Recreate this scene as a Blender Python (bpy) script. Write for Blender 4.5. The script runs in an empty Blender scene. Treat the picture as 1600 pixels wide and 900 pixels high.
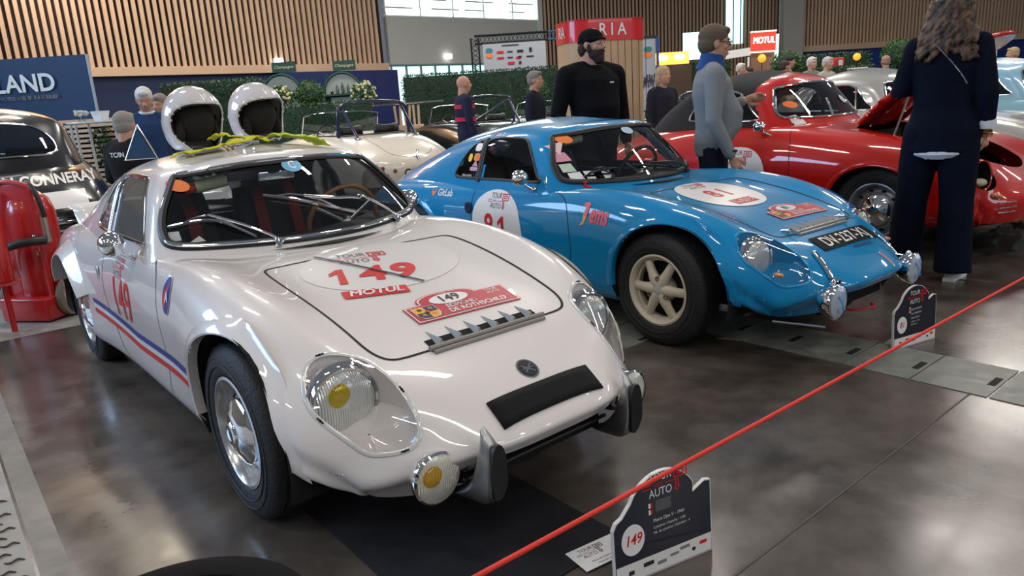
import bpy, bmesh, math, random
import numpy as np
from mathutils import Vector, Matrix, noise
from mathutils.bvhtree import BVHTree
random.seed(7)
PI = math.pi
R = math.radians
scn = bpy.context.scene
col = scn.collection

# ------------------------------------------------------------------ camera, world, lights, exposure
def make_camera():
    p, r, h, f = R(14.16), R(-3.69), 1.303, 1128.3
    F = Vector((0, math.cos(p), -math.sin(p))); U = Vector((0, math.sin(p), math.cos(p))); X = Vector((1, 0, 0))
    c, s = math.cos(r), math.sin(r)
    X2 = c*X + s*U; U2 = -s*X + c*U
    m = Matrix((X2, U2, -F)).transposed().to_4x4()
    m.translation = (0, 0, h)
    cd = bpy.data.cameras.new('camera'); co = bpy.data.objects.new('camera', cd); col.objects.link(co)
    co.matrix_world = m
    cd.sensor_width = 36; cd.lens = 36*f/1600; cd.clip_end = 200; cd.clip_start = .02
    scn.camera = co
make_camera()
scn.view_settings.view_transform = 'Standard'
scn.view_settings.look = 'None'
scn.view_settings.gamma = 1
scn.view_settings.use_curve_mapping = False
scn.view_settings.exposure = 0.08
w = bpy.data.worlds.new('hall_world'); scn.world = w; w.use_nodes = True
bg = w.node_tree.nodes['Background']; bg.inputs[0].default_value = (.80, .86, 1, 1); bg.inputs[1].default_value = .15

def area(name, loc, size, size_y, power, color=(1, 1, 1), rot=(0, 0, 0)):
    l = bpy.data.lights.new(name, 'AREA'); l.shape = 'RECTANGLE'; l.size = size; l.size_y = size_y
    l.energy = power; l.color = color
    o = bpy.data.objects.new(name, l); o.location = loc; o.rotation_euler = rot; col.objects.link(o)
    return o
# rows of hall lamps overhead
for i, y in enumerate((-5, -1.0, 6, 12, 19)):
    for j, x in enumerate((-11, -5, 1.0, 7, 14)):
        area('hall_lamp', (x + (1.5 if i % 2 else 0), y, 7.6), 1.9, .34, (80, 85, 100, 170, 300)[i], (1, .93, .84), (0, 0, R(-20)))
# daylight from the glass side of the hall (left)
area('daylight_window_side', (-13, 3.5, 4.6), 9, 2.6, 900, (.42, .66, 1), (R(90), 0, R(-90)))
area('back_fill_light', (15, -9, 6), 12, 3, 520, (.85, .93, 1), (R(62), 0, R(35)))  # unseen fill light added behind the camera
# warm lamps high on the oak wall and in mid-hall that glint in the floor
area('warm_wall_lamp', (-12.6, 19.3, 6.6), 1.1, .5, 160, (1, .80, .52), (R(70), 0, R(34)))
area('warm_wall_lamp', (-10.6, 20.6, 7.4), 1.1, .3, 110, (1, .80, .52), (R(70), 0, R(34)))
area('warm_hall_lamp', (-7.3, 13, 7.2), .8, .4, 65, (1, .84, .62))

# ------------------------------------------------------------------ materials
_m = {}
def mat(name, rgb=(.8, .8, .8), rough=.5, metal=0, coat=0, emit=None, es=0, trans=0, alpha=1, spec=.5, bump=0, bscale=60, var=0, vscale=8, coatr=.03, ior=1.45):
    if name in _m: return _m[name]
    m = bpy.data.materials.new(name); m.use_nodes = True; nt = m.node_tree; b = nt.nodes['Principled BSDF']
    b.inputs['Base Color'].default_value = (*rgb, 1); b.inputs['Roughness'].default_value = rough
    b.inputs['Metallic'].default_value = metal; b.inputs['Coat Weight'].default_value = coat
    b.inputs['Coat Roughness'].default_value = coatr; b.inputs['IOR'].default_value = ior
    b.inputs['Specular IOR Level'].default_value = spec
    b.inputs['Transmission Weight'].default_value = trans; b.inputs['Alpha'].default_value = alpha
    if emit: b.inputs['Emission Color'].default_value = (*emit, 1); b.inputs['Emission Strength'].default_value = es
    if bump or var:
        tc = nt.nodes.new('ShaderNodeTexCoord')
    if bump:
        n = nt.nodes.new('ShaderNodeTexNoise'); n.inputs['Scale'].default_value = bscale; n.inputs['Detail'].default_value = 6
        bp = nt.nodes.new('ShaderNodeBump'); bp.inputs['Strength'].default_value = bump; bp.inputs['Distance'].default_value = .02
        nt.links.new(tc.outputs['Object'], n.inputs['Vector']); nt.links.new(n.outputs['Fac'], bp.inputs['Height']); nt.links.new(bp.outputs['Normal'], b.inputs['Normal'])
    if var:
        n = nt.nodes.new('ShaderNodeTexNoise'); n.inputs['Scale'].default_value = vscale; n.inputs['Detail'].default_value = 5
        mx = nt.nodes.new('ShaderNodeMix'); mx.data_type = 'RGBA'
        mx.inputs['A'].default_value = (*[c*(1-var) for c in rgb], 1); mx.inputs['B'].default_value = (*[min(1, c*(1+var)) for c in rgb], 1)
        nt.links.new(tc.outputs['Object'], n.inputs['Vector']); nt.links.new(n.outputs['Fac'], mx.inputs['Factor']); nt.links.new(mx.outputs['Result'], b.inputs['Base Color'])
    _m[name] = m
    return m
def glass_mat(name, tint=(1, 1, 1), clear=.8, rough=.0):
    """thin pane: mostly see-through, fresnel reflection on top"""
    if name in _m: return _m[name]
    m = bpy.data.materials.new(name); m.use_nodes = True; nt = m.node_tree; nt.nodes.clear()
    out = nt.nodes.new('ShaderNodeOutputMaterial'); mx = nt.nodes.new('ShaderNodeMixShader')
    tr = nt.nodes.new('ShaderNodeBsdfTransparent'); tr.inputs[0].default_value = (*[t*clear for t in tint], 1)
    gl = nt.nodes.new('ShaderNodeBsdfGlossy'); gl.inputs['Roughness'].default_value = rough; gl.inputs[0].default_value = (1, 1, 1, 1)
    lw = nt.nodes.new('ShaderNodeLayerWeight'); lw.inputs[0].default_value = .5
    pw = nt.nodes.new('ShaderNodeMath'); pw.operation = 'POWER'; pw.inputs[1].default_value = 4.5; nt.links.new(lw.outputs['Facing'], pw.inputs[0])
    fr = nt.nodes.new('ShaderNodeMath'); fr.operation = 'MULTIPLY_ADD'; fr.inputs[1].default_value = .8; fr.inputs[2].default_value = .055; nt.links.new(pw.outputs[0], fr.inputs[0])
    nt.links.new(fr.outputs[0], mx.inputs[0]); nt.links.new(tr.outputs[0], mx.inputs[1]); nt.links.new(gl.outputs[0], mx.inputs[2]); nt.links.new(mx.outputs[0], out.inputs[0])
    _m[name] = m
    return m
M_white = mat('white_paint', (.74, .70, .685), .3, coat=1, spec=.3)
M_blue = mat('blue_paint', (.0, .225, .50), .35, coat=1, spec=.15)
M_red = mat('red_paint', (.50, .008, .004), .35, coat=1, spec=.2)
M_silver = mat('silver_paint', (.42, .42, .40), .3, metal=.35, coat=1)
M_sky = mat('pale_blue_paint', (.22, .42, .55), .3, coat=1)
M_black_paint = mat('black_paint', (.006, .006, .007), .2, coat=1)
M_cream = mat('cream_paint', (.74, .67, .57), .3, coat=1)
M_chrome = mat('chrome', (.85, .85, .86), .06, metal=1)
M_steel = mat('brushed_metal', (.5, .5, .5), .32, metal=1, bump=.1, bscale=120)
M_alu = mat('painted_silver_wheel', (.62, .63, .64), .25, metal=.8)
M_rubber = mat('tyre_rubber', (.018, .018, .019), .62, bump=.25, bscale=90)
M_seal = mat('black_rubber_seal', (.012, .012, .013), .45)
M_dark = mat('dark_void', (.004, .004, .004), .9)
M_gap = mat('panel_gap', (.01, .01, .01), .8)
M_blackp = mat('black_plastic', (.012, .012, .012), .4)
M_glass = glass_mat('clear_pane', (.93, .97, .97), .86)
M_glass_t = glass_mat('tinted_pane', (.75, .75, .72), .55)
M_lensc = mat('lamp_lens', (.8, .8, .75), .12, spec=.8, metal=.55, bump=.35, bscale=70)
M_decalw = mat('white_decal', (.80, .79, .79), .35, coat=.6)
M_decalr = mat('red_decal', (.60, .022, .022), .4, coat=.2, spec=.25)
M_decalb = mat('black_decal', (.012, .012, .015), .35, coat=.5)
M_decalblue = mat('blue_decal', (.012, .04, .26), .4, coat=.2, spec=.25)
M_orange = mat('orange_decal', (.85, .20, .04), .45)
M_yellow = mat('yellow_decal', (.85, .55, .05), .45)

# ------------------------------------------------------------------ mesh helpers
def tag(o, label=None, cat=None, group=None, kind=None):
    if label: o['label'] = label
    if cat: o['category'] = cat
    if group: o['group'] = group
    if kind: o['kind'] = kind
    return o
def empty(name, loc=(0, 0, 0), rz=0, label=None, cat=None, group=None, kind=None):
    o = bpy.data.objects.new(name, None); col.objects.link(o); o.location = loc; o.rotation_euler = (0, 0, rz); o.empty_display_size = .1
    return tag(o, label, cat, group, kind)
def add(name, V, Fc, m, parent=None, smooth=True, mi=None, auto=None):
    me = bpy.data.meshes.new(name); me.from_pydata([tuple(v) for v in V], [], [tuple(f) for f in Fc]); me.validate()
    ms = m if isinstance(m, (list, tuple)) else [m]
    for x in ms: me.materials.append(x)
    if mi is not None and len(mi) == len(me.polygons): me.polygons.foreach_set('material_index', mi)
    if smooth: me.polygons.foreach_set('use_smooth', [True]*len(me.polygons))
    if smooth and auto: me.set_sharp_from_angle(angle=R(auto))
    me.update()
    o = bpy.data.objects.new(name, me); col.objects.link(o); o.parent = parent
    return o
class MB:
    """collects shapes into ONE mesh object"""
    def __init__(s): s.V = []; s.F = []; s.I = []
    def raw(s, V, F, i=0):
        n = len(s.V); s.V += [Vector(v) for v in V]; s.F += [tuple(a+n for a in f) for f in F]; s.I += [i]*len(F); return s
    def box(s, c, d, rot=None, i=0, bev=0):
        if bev:
            bm = bmesh.new(); bmesh.ops.create_cube(bm, size=1)
            for v in bm.verts: v.co = Vector((v.co.x*d[0], v.co.y*d[1], v.co.z*d[2]))
            bmesh.ops.bevel(bm, geom=list(bm.edges), offset=bev, segments=3, affect='EDGES', profile=.5)
            V = [v.co.copy() for v in bm.verts]; bm.verts.index_update(); F = [[v.index for v in f.verts] for f in bm.faces]; bm.free()
        else:
            V = [Vector((x*d[0]/2, y*d[1]/2, z*d[2]/2)) for x in (-1, 1) for y in (-1, 1) for z in (-1, 1)]
            F = [(0, 1, 3, 2), (4, 6, 7, 5), (0, 4, 5, 1), (2, 3, 7, 6), (0, 2, 6, 4), (1, 5, 7, 3)]
        if rot is not None: V = [rot @ v for v in V]
        return s.raw([v+Vector(c) for v in V], F, i)
    def tube(s, pts, r, n=10, closed=False, i=0, caps=True, flat=1.0, up=None):
        pts = [Vector(p) for p in pts]; N = len(pts); rr = r if isinstance(r, (list, tuple)) else [r]*N
        V = []; F = []; prev = None
        for a, p in enumerate(pts):
            if closed: t = pts[(a+1) % N]-pts[a-1]
            else: t = pts[min(a+1, N-1)]-pts[max(a-1, 0)]
            t = t.normalized() if t.length > 1e-9 else Vector((0, 0, 1))
            if up is not None: prev = Vector(up[a]) if isinstance(up, list) else Vector(up)
            if prev is None: prev = Vector((0, 0, 1)) if abs(t.z) < .9 else Vector((1, 0, 0))
            x = prev-t*prev.dot(t)
            if x.length < 1e-6: x = t.orthogonal()
            x.normalize(); y = t.cross(x); prev = x
            for k in range(n):
                an = 2*PI*k/n; V.append(p+(x*math.cos(an)*flat+y*math.sin(an))*rr[a])
        M = N if closed else N-1
        for a in range(M):
            b = (a+1) % N
            for k in range(n): F.append((a*n+k, a*n+(k+1) % n, b*n+(k+1) % n, b*n+k))
        if caps and not closed: F += [tuple(range(n))[::-1], tuple((N-1)*n+k for k in range(n))]
        return s.raw(V, F, i)
    def lathe(s, prof, c=(0, 0, 0), axis='z', n=32, i=0, rot=None):
        """prof: list of (radius, height)"""
        V = []; F = []
        for r, h in prof:
            for k in range(n):
                a = 2*PI*k/n; v = Vector((r*math.cos(a), r*math.sin(a), h))
                if axis == 'y': v = Vector((v.x, v.z, v.y))
                elif axis == 'x': v = Vector((v.z, v.x, v.y))
                if rot is not None: v = rot @ v
                V.append(v+Vector(c))
        for a in range(len(prof)-1):
            for k in range(n): F.append((a*n+k, a*n+(k+1) % n, (a+1)*n+(k+1) % n, (a+1)*n+k))
        return s.raw(V, F, i)
    def ball(s, c, r, n=16, i=0, rot=None):
        r = r if isinstance(r, (list, tuple)) else (r, r, r); V = []; F = []; m = n//2
        for a in range(m+1):
            th = PI*a/m
            for k in range(n):
                ph = 2*PI*k/n; v = Vector((r[0]*math.sin(th)*math.cos(ph), r[1]*math.sin(th)*math.sin(ph), r[2]*math.cos(th)))
                if rot is not None: v = rot @ v
                V.append(v+Vector(c))
        for a in range(m):
            for k in range(n): F.append((a*n+k, a*n+(k+1) % n, (a+1)*n+(k+1) % n, (a+1)*n+k))
        return s.raw(V, F, i)
    def prism(s, poly, h0, h1, fn, i=0):
        """poly 2D outline, extruded between h0 and h1; fn(u,v,h)->3D"""
        n = len(poly); V = [fn(u, v, h0) for u, v in poly]+[fn(u, v, h1) for u, v in poly]
        F = [tuple(range(n))[::-1], tuple(range(n, 2*n))]+[(k, (k+1) % n, n+(k+1) % n, n+k) for k in range(n)]
        return s.raw(V, F, i)
    def grid(s, G, i=0, closed_u=False, closed_v=False):
        a = len(G); b = len(G[0]); V = [v for row in G for v in row]; F = []
        for p in range(a if closed_u else a-1):
            for q in range(b if closed_v else b-1):
                F.append((p*b+q, p*b+(q+1) % b, ((p+1) % a)*b+(q+1) % b, ((p+1) % a)*b+q))
        return s.raw(V, F, i)
    def xf(s, m):
        s.V = [m @ v for v in s.V]; return s
    def build(s, name, m, parent=None, smooth=True, auto=40):
        return add(name, s.V, s.F, m, parent, smooth, s.I, auto)
def spl(n, d):
    """natural cubic spline interpolation matrix: n control values -> (n-1)*d+1 samples"""
    A = np.zeros((n, n)); B = np.zeros((n, n)); A[0, 0] = A[-1, -1] = 1
    for i in range(1, n-1):
        A[i, i-1] = 1; A[i, i] = 4; A[i, i+1] = 1; B[i, i-1] = 6; B[i, i] = -12; B[i, i+1] = 6
    S = np.linalg.solve(A, B); N = (n-1)*d+1; Mx = np.zeros((N, n))
    for k in range(N):
        i = min(k//d, n-2); t = k/d-i
        e = np.zeros(n); e[i] = 1-t; e[i+1] = t
        Mx[k] = e+((1-t)**3-(1-t))/6*S[i]+(t**3-t)/6*S[i+1]
    return Mx
def curve(pts, d=8, closed=False):
    P = np.array(pts, float)
    if closed:
        n = len(P); Q = np.concatenate([P[-3:], P, P[:4]]); r = spl(len(Q), d) @ Q
        r = r[3*d:3*d+n*d]
    else: r = spl(len(P), d) @ P
    return [Vector(v) if len(v) == 3 else tuple(v) for v in r]
def inside(p, poly):
    x, y = p; c = False; n = len(poly); j = n-1
    for i in range(n):
        xi, yi = poly[i]; xj, yj = poly[j]
        if (yi > y) != (yj > y) and x < (xj-xi)*(y-yi)/(yj-yi)+xi: c = not c
        j = i
    return c
def near(p, poly):
    """nearest point on a closed 2D outline"""
    best = 1e9; bq = p; n = len(poly)
    for i in range(n):
        a = poly[i]; b = poly[(i+1) % n]; dx = b[0]-a[0]; dy = b[1]-a[1]; L = dx*dx+dy*dy
        t = 0 if L == 0 else max(0, min(1, ((p[0]-a[0])*dx+(p[1]-a[1])*dy)/L))
        q = (a[0]+t*dx, a[1]+t*dy); d = (q[0]-p[0])**2+(q[1]-p[1])**2
        if d < best: best = d; bq = q
    return math.sqrt(best), bq
class Surf:
    """dense surface of quads kept as lists, so openings can be cut cleanly and decals laid on it"""
    def __init__(s, G):
        a, b = G.shape[:2]; s.V = [Vector(v) for v in G.reshape(-1, 3)]
        s.F = [(p*b+q, p*b+q+1, (p+1)*b+q+1, (p+1)*b+q) for p in range(a-1) for q in range(b-1)]
        s.F0 = list(s.F)
        s.bvh = BVHTree.FromPolygons([v.copy() for v in s.V], s.F)
    def cut(s, poly, uv, cond, snap):
        """remove faces inside the outline; uv(v)->2D, cond(v)->bool picks the side; returns removed faces as (V,F).
        vertices near the outline are pulled onto it so that the edge is clean"""
        xs = [p[0] for p in poly]; ys = [p[1] for p in poly]; x0, x1, y0, y1 = min(xs)-snap, max(xs)+snap, min(ys)-snap, max(ys)+snap
        st = {}
        for i, v in enumerate(s.V):
            if not cond(v): continue
            p = uv(v)
            if not (x0 < p[0] < x1 and y0 < p[1] < y1): continue
            d, q = near(p, poly)
            if d < snap: st[i] = 2; s.V[i] = s.lift(v, q, uv)
            elif inside(p, poly): st[i] = 1
        keep = []; rem = []
        for f in s.F:
            k = [st.get(i, 0) for i in f]
            if all(x > 0 for x in k):
                c = sum((s.V[i] for i in f), Vector())/4
                if 1 in k or inside(uv(c), poly): rem.append(f); continue
            keep.append(f)
        s.F = keep
        return rem
    def lift(s, v, q, uv):
        """move v so that its uv becomes q, staying on the surface approximately"""
        w = v.copy()
        for _ in range(3):
            p = uv(w); e = 1e-3; ax = []
            for d in (Vector((e, 0, 0)), Vector((0, e, 0)), Vector((0, 0, e))):
                pp = uv(w+d); ax.append(((pp[0]-p[0])/e, (pp[1]-p[1])/e))
            du, dv = q[0]-p[0], q[1]-p[1]
            w = w+Vector([ax[k][0]*du+ax[k][1]*dv for k in range(3)])
            h = s.bvh.find_nearest(w)
            if h[0]: n = h[1]; w = w-n*(w-h[0]).dot(n)
        return w
    def part(s, name, F, m, parent, solid=0):
        used = sorted({i for f in F for i in f}); mp = {i: k for k, i in enumerate(used)}
        o = add(name, [s.V[i] for i in used], [[mp[i] for i in f] for f in F], m, parent)
        if solid:
            md = o.modifiers.new('Solidify', 'SOLIDIFY'); md.thickness = solid; md.offset = -1
        return o
    def hit(s, o, d):
        h = s.bvh.ray_cast(Vector(o), Vector(d)); return h[0], h[1]
def merge_bvh(surfs):
    V = []; F = []
    for s in surfs:
        n = len(V); V += [v.copy() for v in s.V]; F += [tuple(i+n for i in f) for f in s.F0]
    return BVHTree.FromPolygons(V, F)
def dens(pts, mx=.03):
    out = []; n = len(pts)
    for i in range(n):
        a = Vector(pts[i]); b = Vector(pts[(i+1) % n]); k = max(1, int((b-a).length/mx))
        out += [tuple(a.lerp(b, t/k)) for t in range(k)]
    return out
def fill2d(polys, cell=.03):
    """triangulate outline(s) (holes by even-odd are not needed) and refine; returns V2,F"""
    bm = bmesh.new()
    for poly in polys:
        vs = [bm.verts.new((p[0], p[1], 0)) for p in poly]
        bm.faces.new(vs)
    bm.normal_update(); bmesh.ops.triangulate(bm, faces=list(bm.faces))
    refine(bm, cell)
    V = [(v.co.x, v.co.y) for v in bm.verts]; bm.verts.index_update(); F = [[v.index for v in f.verts] for f in bm.faces]; bm.free()
    return V, F
def refine(bm, cell):
    for _ in range(7):
        e = [x for x in bm.edges if x.calc_length() > cell]
        if not e or len(bm.faces) > 9000: break
        bmesh.ops.subdivide_edges(bm, edges=e, cuts=1, use_grid_fill=False)
        bm.normal_update(); bmesh.ops.triangulate(bm, faces=[f for f in bm.faces if len(f.verts) > 3])
def ell(cx, cy, rx, ry, n=40, ex=2.0, a0=0):
    out = []
    for k in range(n):
        a = a0+2*PI*k/n; c, s = math.cos(a), math.sin(a)
        out.append((cx+rx*math.copysign(abs(c)**(2/ex), c), cy+ry*math.copysign(abs(s)**(2/ex), s)))
    return out
def text2d(txt, size=1, bold=0, align='CENTER', shear=0, sx=1, res=4):
    cu = bpy.data.curves.new('t', 'FONT'); cu.body = txt; cu.size = size; cu.offset = 0 if 'M' in txt or 'W' in txt else bold; cu.align_x = align; cu.align_y = 'CENTER'; cu.shear = shear
    cu.resolution_u = res; cu.fill_mode = 'FRONT'
    o = bpy.data.objects.new('t', cu); col.objects.link(o); bpy.context.view_layer.update()
    me = o.to_mesh(); V = [(v.co.x*sx, v.co.y) for v in me.vertices]; F = [tuple(p.vertices) for p in me.polygons]
    if bold and ('M' in txt or 'W' in txt):
        V0, F0 = V, F; V, F = [], []
        for dx, dy in ((-bold, 0), (bold, 0), (0, -bold), (0, bold)):
            k = len(V); V += [(a+dx, c+dy) for a, c in V0]; F += [tuple(i+k for i in f) for f in F0]
    o.to_mesh_clear(); bpy.data.objects.remove(o); bpy.data.curves.remove(cu)
    return V, F
def wrap(name, V2, F, m, parent, O, U, Vv, D, bvh, off=.003, cell=.03, flip=False):
    """lay a flat shape on a surface: start O+u*U+v*V, shoot along D, sit off above the surface"""
    O, U, Vv, D = Vector(O), Vector(U), Vector(Vv), Vector(D).normalized()
    bm = bmesh.new(); vs = [bm.verts.new((p[0], p[1], 0)) for p in V2]
    for f in F:
        try: bm.faces.new([vs[i] for i in f])
        except ValueError: pass
    bm.normal_update(); bmesh.ops.triangulate(bm, faces=list(bm.faces)); refine(bm, cell)
    bad = []
    for v in bm.verts:
        o = O+U*v.co.x+Vv*v.co.y-D*1.2
        h = bvh.ray_cast(o, D)
        if h[0] is None: bad.append(v); continue
        n = h[1] if h[1].dot(D) < 0 else -h[1]
        v.co = h[0]+n*off
    if bad: bmesh.ops.delete(bm, geom=bad, context='VERTS')
    bmesh.ops.recalc_face_normals(bm, faces=list(bm.faces))
    me = bpy.data.meshes.new(name); bm.to_mesh(me); bm.free(); me.materials.append(m)
    me.polygons.foreach_set('use_smooth', [True]*len(me.polygons))
    o = bpy.data.objects.new(name, me); col.objects.link(o); o.parent = parent
    return o
def flat(name, V2, F, m, parent, fn):
    """flat text or shape placed by fn(u,v)->3D"""
    return add(name, [fn(u, v) for u, v in V2], F, m, parent, False)
def onsurf(pts2, O, U, Vv, D, bvh, off=0.0):
    O, U, Vv, D = Vector(O), Vector(U), Vector(Vv), Vector(D).normalized(); out = []; nn = []
    for u, v in pts2:
        h = bvh.ray_cast(O+U*u+Vv*v-D*1.2, D)
        if h[0] is None: continue
        n = h[1] if h[1].dot(D) < 0 else -h[1]
        out.append(h[0]+n*off); nn.append(n)
    return out, nn
# ------------------------------------------------------------------ the two sister coupes
def net(half, nd, md):
    """half[station][k]=(x,y,z) from centre to sill; mirrored, splined; returns dense grid array"""
    H = np.array(half, float); Lf = H[:, ::-1].copy(); Rt = H[:, 1:].copy(); Rt[..., 1] *= -1
    C = np.concatenate([Lf, Rt], 1)
    A = spl(C.shape[0], nd); B = spl(C.shape[1], md)
    return np.einsum('ai,ijk,bj->abk', A, C, B)
def st(x, pts): return [(x, y, z) for y, z in pts]
DJ_HULL = [
 [(-3.27,0,.34),(-3.27,.2,.34),(-3.26,.38,.34),(-3.24,.48,.34),(-3.2,.55,.33),(-3.16,.6,.32),(-3.12,.62,.28),(-3.1,.6,.22),(-3.1,.3,.2)],
 [(-3.33,0,.64),(-3.33,.2,.64),(-3.31,.38,.63),(-3.28,.50,.60),(-3.23,.58,.55),(-3.19,.63,.48),(-3.16,.65,.38),(-3.13,.63,.28),(-3.12,.3,.2)],
 st(-2.95, [(0,.71),(.2,.715),(.4,.73),(.55,.735),(.645,.68),(.69,.52),(.69,.38),(.66,.24),(.3,.18)]),
 st(-2.6, [(0,.76),(.2,.76),(.42,.775),(.59,.785),(.69,.71),(.73,.55),(.725,.38),(.68,.22),(.3,.17)]),
 st(-2.2, [(0,.77),(.2,.77),(.42,.785),(.60,.795),(.695,.72),(.73,.55),(.725,.36),(.68,.2),(.3,.16)]),
 st(-1.75, [(0,.77),(.2,.77),(.42,.78),(.59,.79),(.67,.73),(.705,.57),(.70,.38),(.65,.19),(.3,.16)]),
 st(-1.25, [(0,.77),(.2,.77),(.42,.78),(.60,.79),(.67,.73),(.70,.57),(.69,.38),(.64,.19),(.3,.16)]),
 st(-.8, [(0,.775),(.2,.775),(.42,.785),(.60,.795),(.675,.735),(.705,.58),(.695,.38),(.64,.19),(.3,.16)]),
 st(-.45, [(0,.785),(.2,.785),(.41,.79),(.58,.81),(.68,.74),(.715,.58),(.705,.38),(.64,.19),(.3,.16)]),
 st(-.1, [(0,.735),(.2,.735),(.40,.745),(.57,.785),(.685,.72),(.735,.58),(.73,.38),(.65,.2),(.3,.17)]),
 st(.2, [(0,.675),(.2,.675),(.39,.685),(.55,.72),(.67,.66),(.728,.53),(.72,.39),(.66,.25),(.3,.19)]),
 st(.45, [(0,.61),(.2,.61),(.37,.61),(.51,.615),(.625,.55),(.685,.45),(.675,.37),(.63,.29),(.3,.21)]),
 [(.66,0,.525),(.66,.19,.525),(.65,.35,.52),(.62,.48,.50),(.57,.585,.44),(.54,.63,.38),(.53,.615,.32),(.52,.57,.26),(.5,.3,.21)],
 [(.80,0,.445),(.795,.2,.44),(.75,.35,.43),(.69,.46,.41),(.62,.55,.37),(.58,.585,.33),(.56,.57,.285),(.54,.53,.24),(.52,.3,.20)],
 [(.865,0,.39),(.855,.2,.385),(.80,.34,.37),(.73,.45,.34),(.66,.525,.31),(.61,.555,.29),(.58,.545,.26),(.56,.51,.232),(.54,.3,.20)],
 [(.845,0,.345),(.835,.19,.342),(.78,.325,.33),(.71,.43,.30),(.645,.50,.275),(.60,.535,.265),(.575,.525,.245),(.555,.49,.225),(.53,.3,.20)],
 [(.775,0,.235),(.765,.18,.235),(.72,.31,.235),(.665,.41,.23),(.61,.48,.23),(.58,.51,.235),(.56,.505,.23),(.54,.47,.22),(.52,.3,.20)],
]
# greenhouse: columns from windscreen centre round to the rear centre, rows from below the belt up to the spine
DJ_GH = [
 # under belt, belt, mid, top edge, roof shoulder, spine
 [(-.44,0,.74),(-.51,0,.805),(-.665,0,.985),(-.845,0,1.145),(-.97,0,1.172),(-1.08,0,1.188)],
 [(-.475,.22,.74),(-.545,.22,.805),(-.70,.20,.985),(-.87,.17,1.142),(-.98,.11,1.17),(-1.11,0,1.19)],
 [(-.60,.47,.74),(-.665,.45,.808),(-.80,.40,.98),(-.945,.345,1.13),(-1.03,.21,1.165),(-1.16,0,1.195)],
 [(-.79,.645,.74),(-.82,.625,.81),(-.93,.55,.97),(-1.065,.455,1.105),(-1.13,.27,1.165),(-1.24,0,1.2)],
 [(-1.05,.66,.74),(-1.05,.635,.81),(-1.1,.575,.97),(-1.19,.485,1.105),(-1.24,.28,1.17),(-1.34,0,1.203)],
 [(-1.5,.66,.74),(-1.5,.635,.81),(-1.5,.58,.97),(-1.5,.49,1.11),(-1.5,.28,1.175),(-1.5,0,1.202)],
 [(-1.95,.65,.74),(-1.93,.625,.80),(-1.88,.56,.95),(-1.8,.47,1.09),(-1.76,.27,1.155),(-1.72,0,1.19)],
 [(-2.42,.62,.72),(-2.38,.60,.80),(-2.28,.54,.91),(-2.12,.45,1.035),(-2.02,.27,1.115),(-1.94,0,1.165)],
 [(-2.88,.54,.69),(-2.84,.52,.76),(-2.66,.46,.87),(-2.44,.38,.97),(-2.27,.23,1.055),(-2.14,0,1.125)],
 [(-3.17,.31,.66),(-3.13,.30,.73),(-2.93,.27,.84),(-2.68,.22,.935),(-2.47,.13,1.02),(-2.29,0,1.085)],
 [(-3.24,0,.64),(-3.2,0,.72),(-3.0,0,.83),(-2.75,0,.93),(-2.54,0,1.005),(-2.36,0,1.065)],
]
def gh_grid(G, nd, md):
    H = np.array(G, float); L = H.copy(); Rr = H[1:-1][::-1].copy(); Rr[..., 1] *= -1
    C = np.concatenate([L, Rr], 0); n = len(C)
    Q = np.concatenate([C[-3:], C, C[:4]], 0)
    A = (spl(len(Q), nd))[3*nd:3*nd+n*nd+1]
    B = spl(H.shape[1], md)
    return np.einsum('ai,ijk,bj->abk', A, Q, B)
FAX = .075
def make_tyre(parent, rad=.312, wid=.16, rim=.2, grooves=True):
    h = wid/2
    prof = [(rim, -h*.78), (rim+.012, -h*.95), (rim+.03, -h*1.02), ((rad+rim)/2+.01, -h*1.08), (rad-.03, -h*.98), (rad-.010, -h*.86), (rad-.002, -h*.70)]
    for g in (-.45, -.15, .15, .45):
        prof += [(rad, h*(g-.06)), (rad-.006, h*(g-.05)), (rad-.006, h*(g+.05)), (rad, h*(g+.06))]
    prof += [(rad-.002, h*.70), (rad-.010, h*.86), (rad-.03, h*.98), ((rad+rim)/2+.01, h*1.08), (rim+.03, h*1.02), (rim+.012, h*.95), (rim, h*.78)]
    mb = MB(); mb.lathe(prof, axis='y', n=72)
    for r_ in (rim+.045, rim+.072): mb.lathe([(r_-.003, -h*1.06), (r_, -h*1.10), (r_+.003, -h*1.06)], axis='y', n=72)
    return mb.build('tyre', M_rubber, parent)
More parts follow.
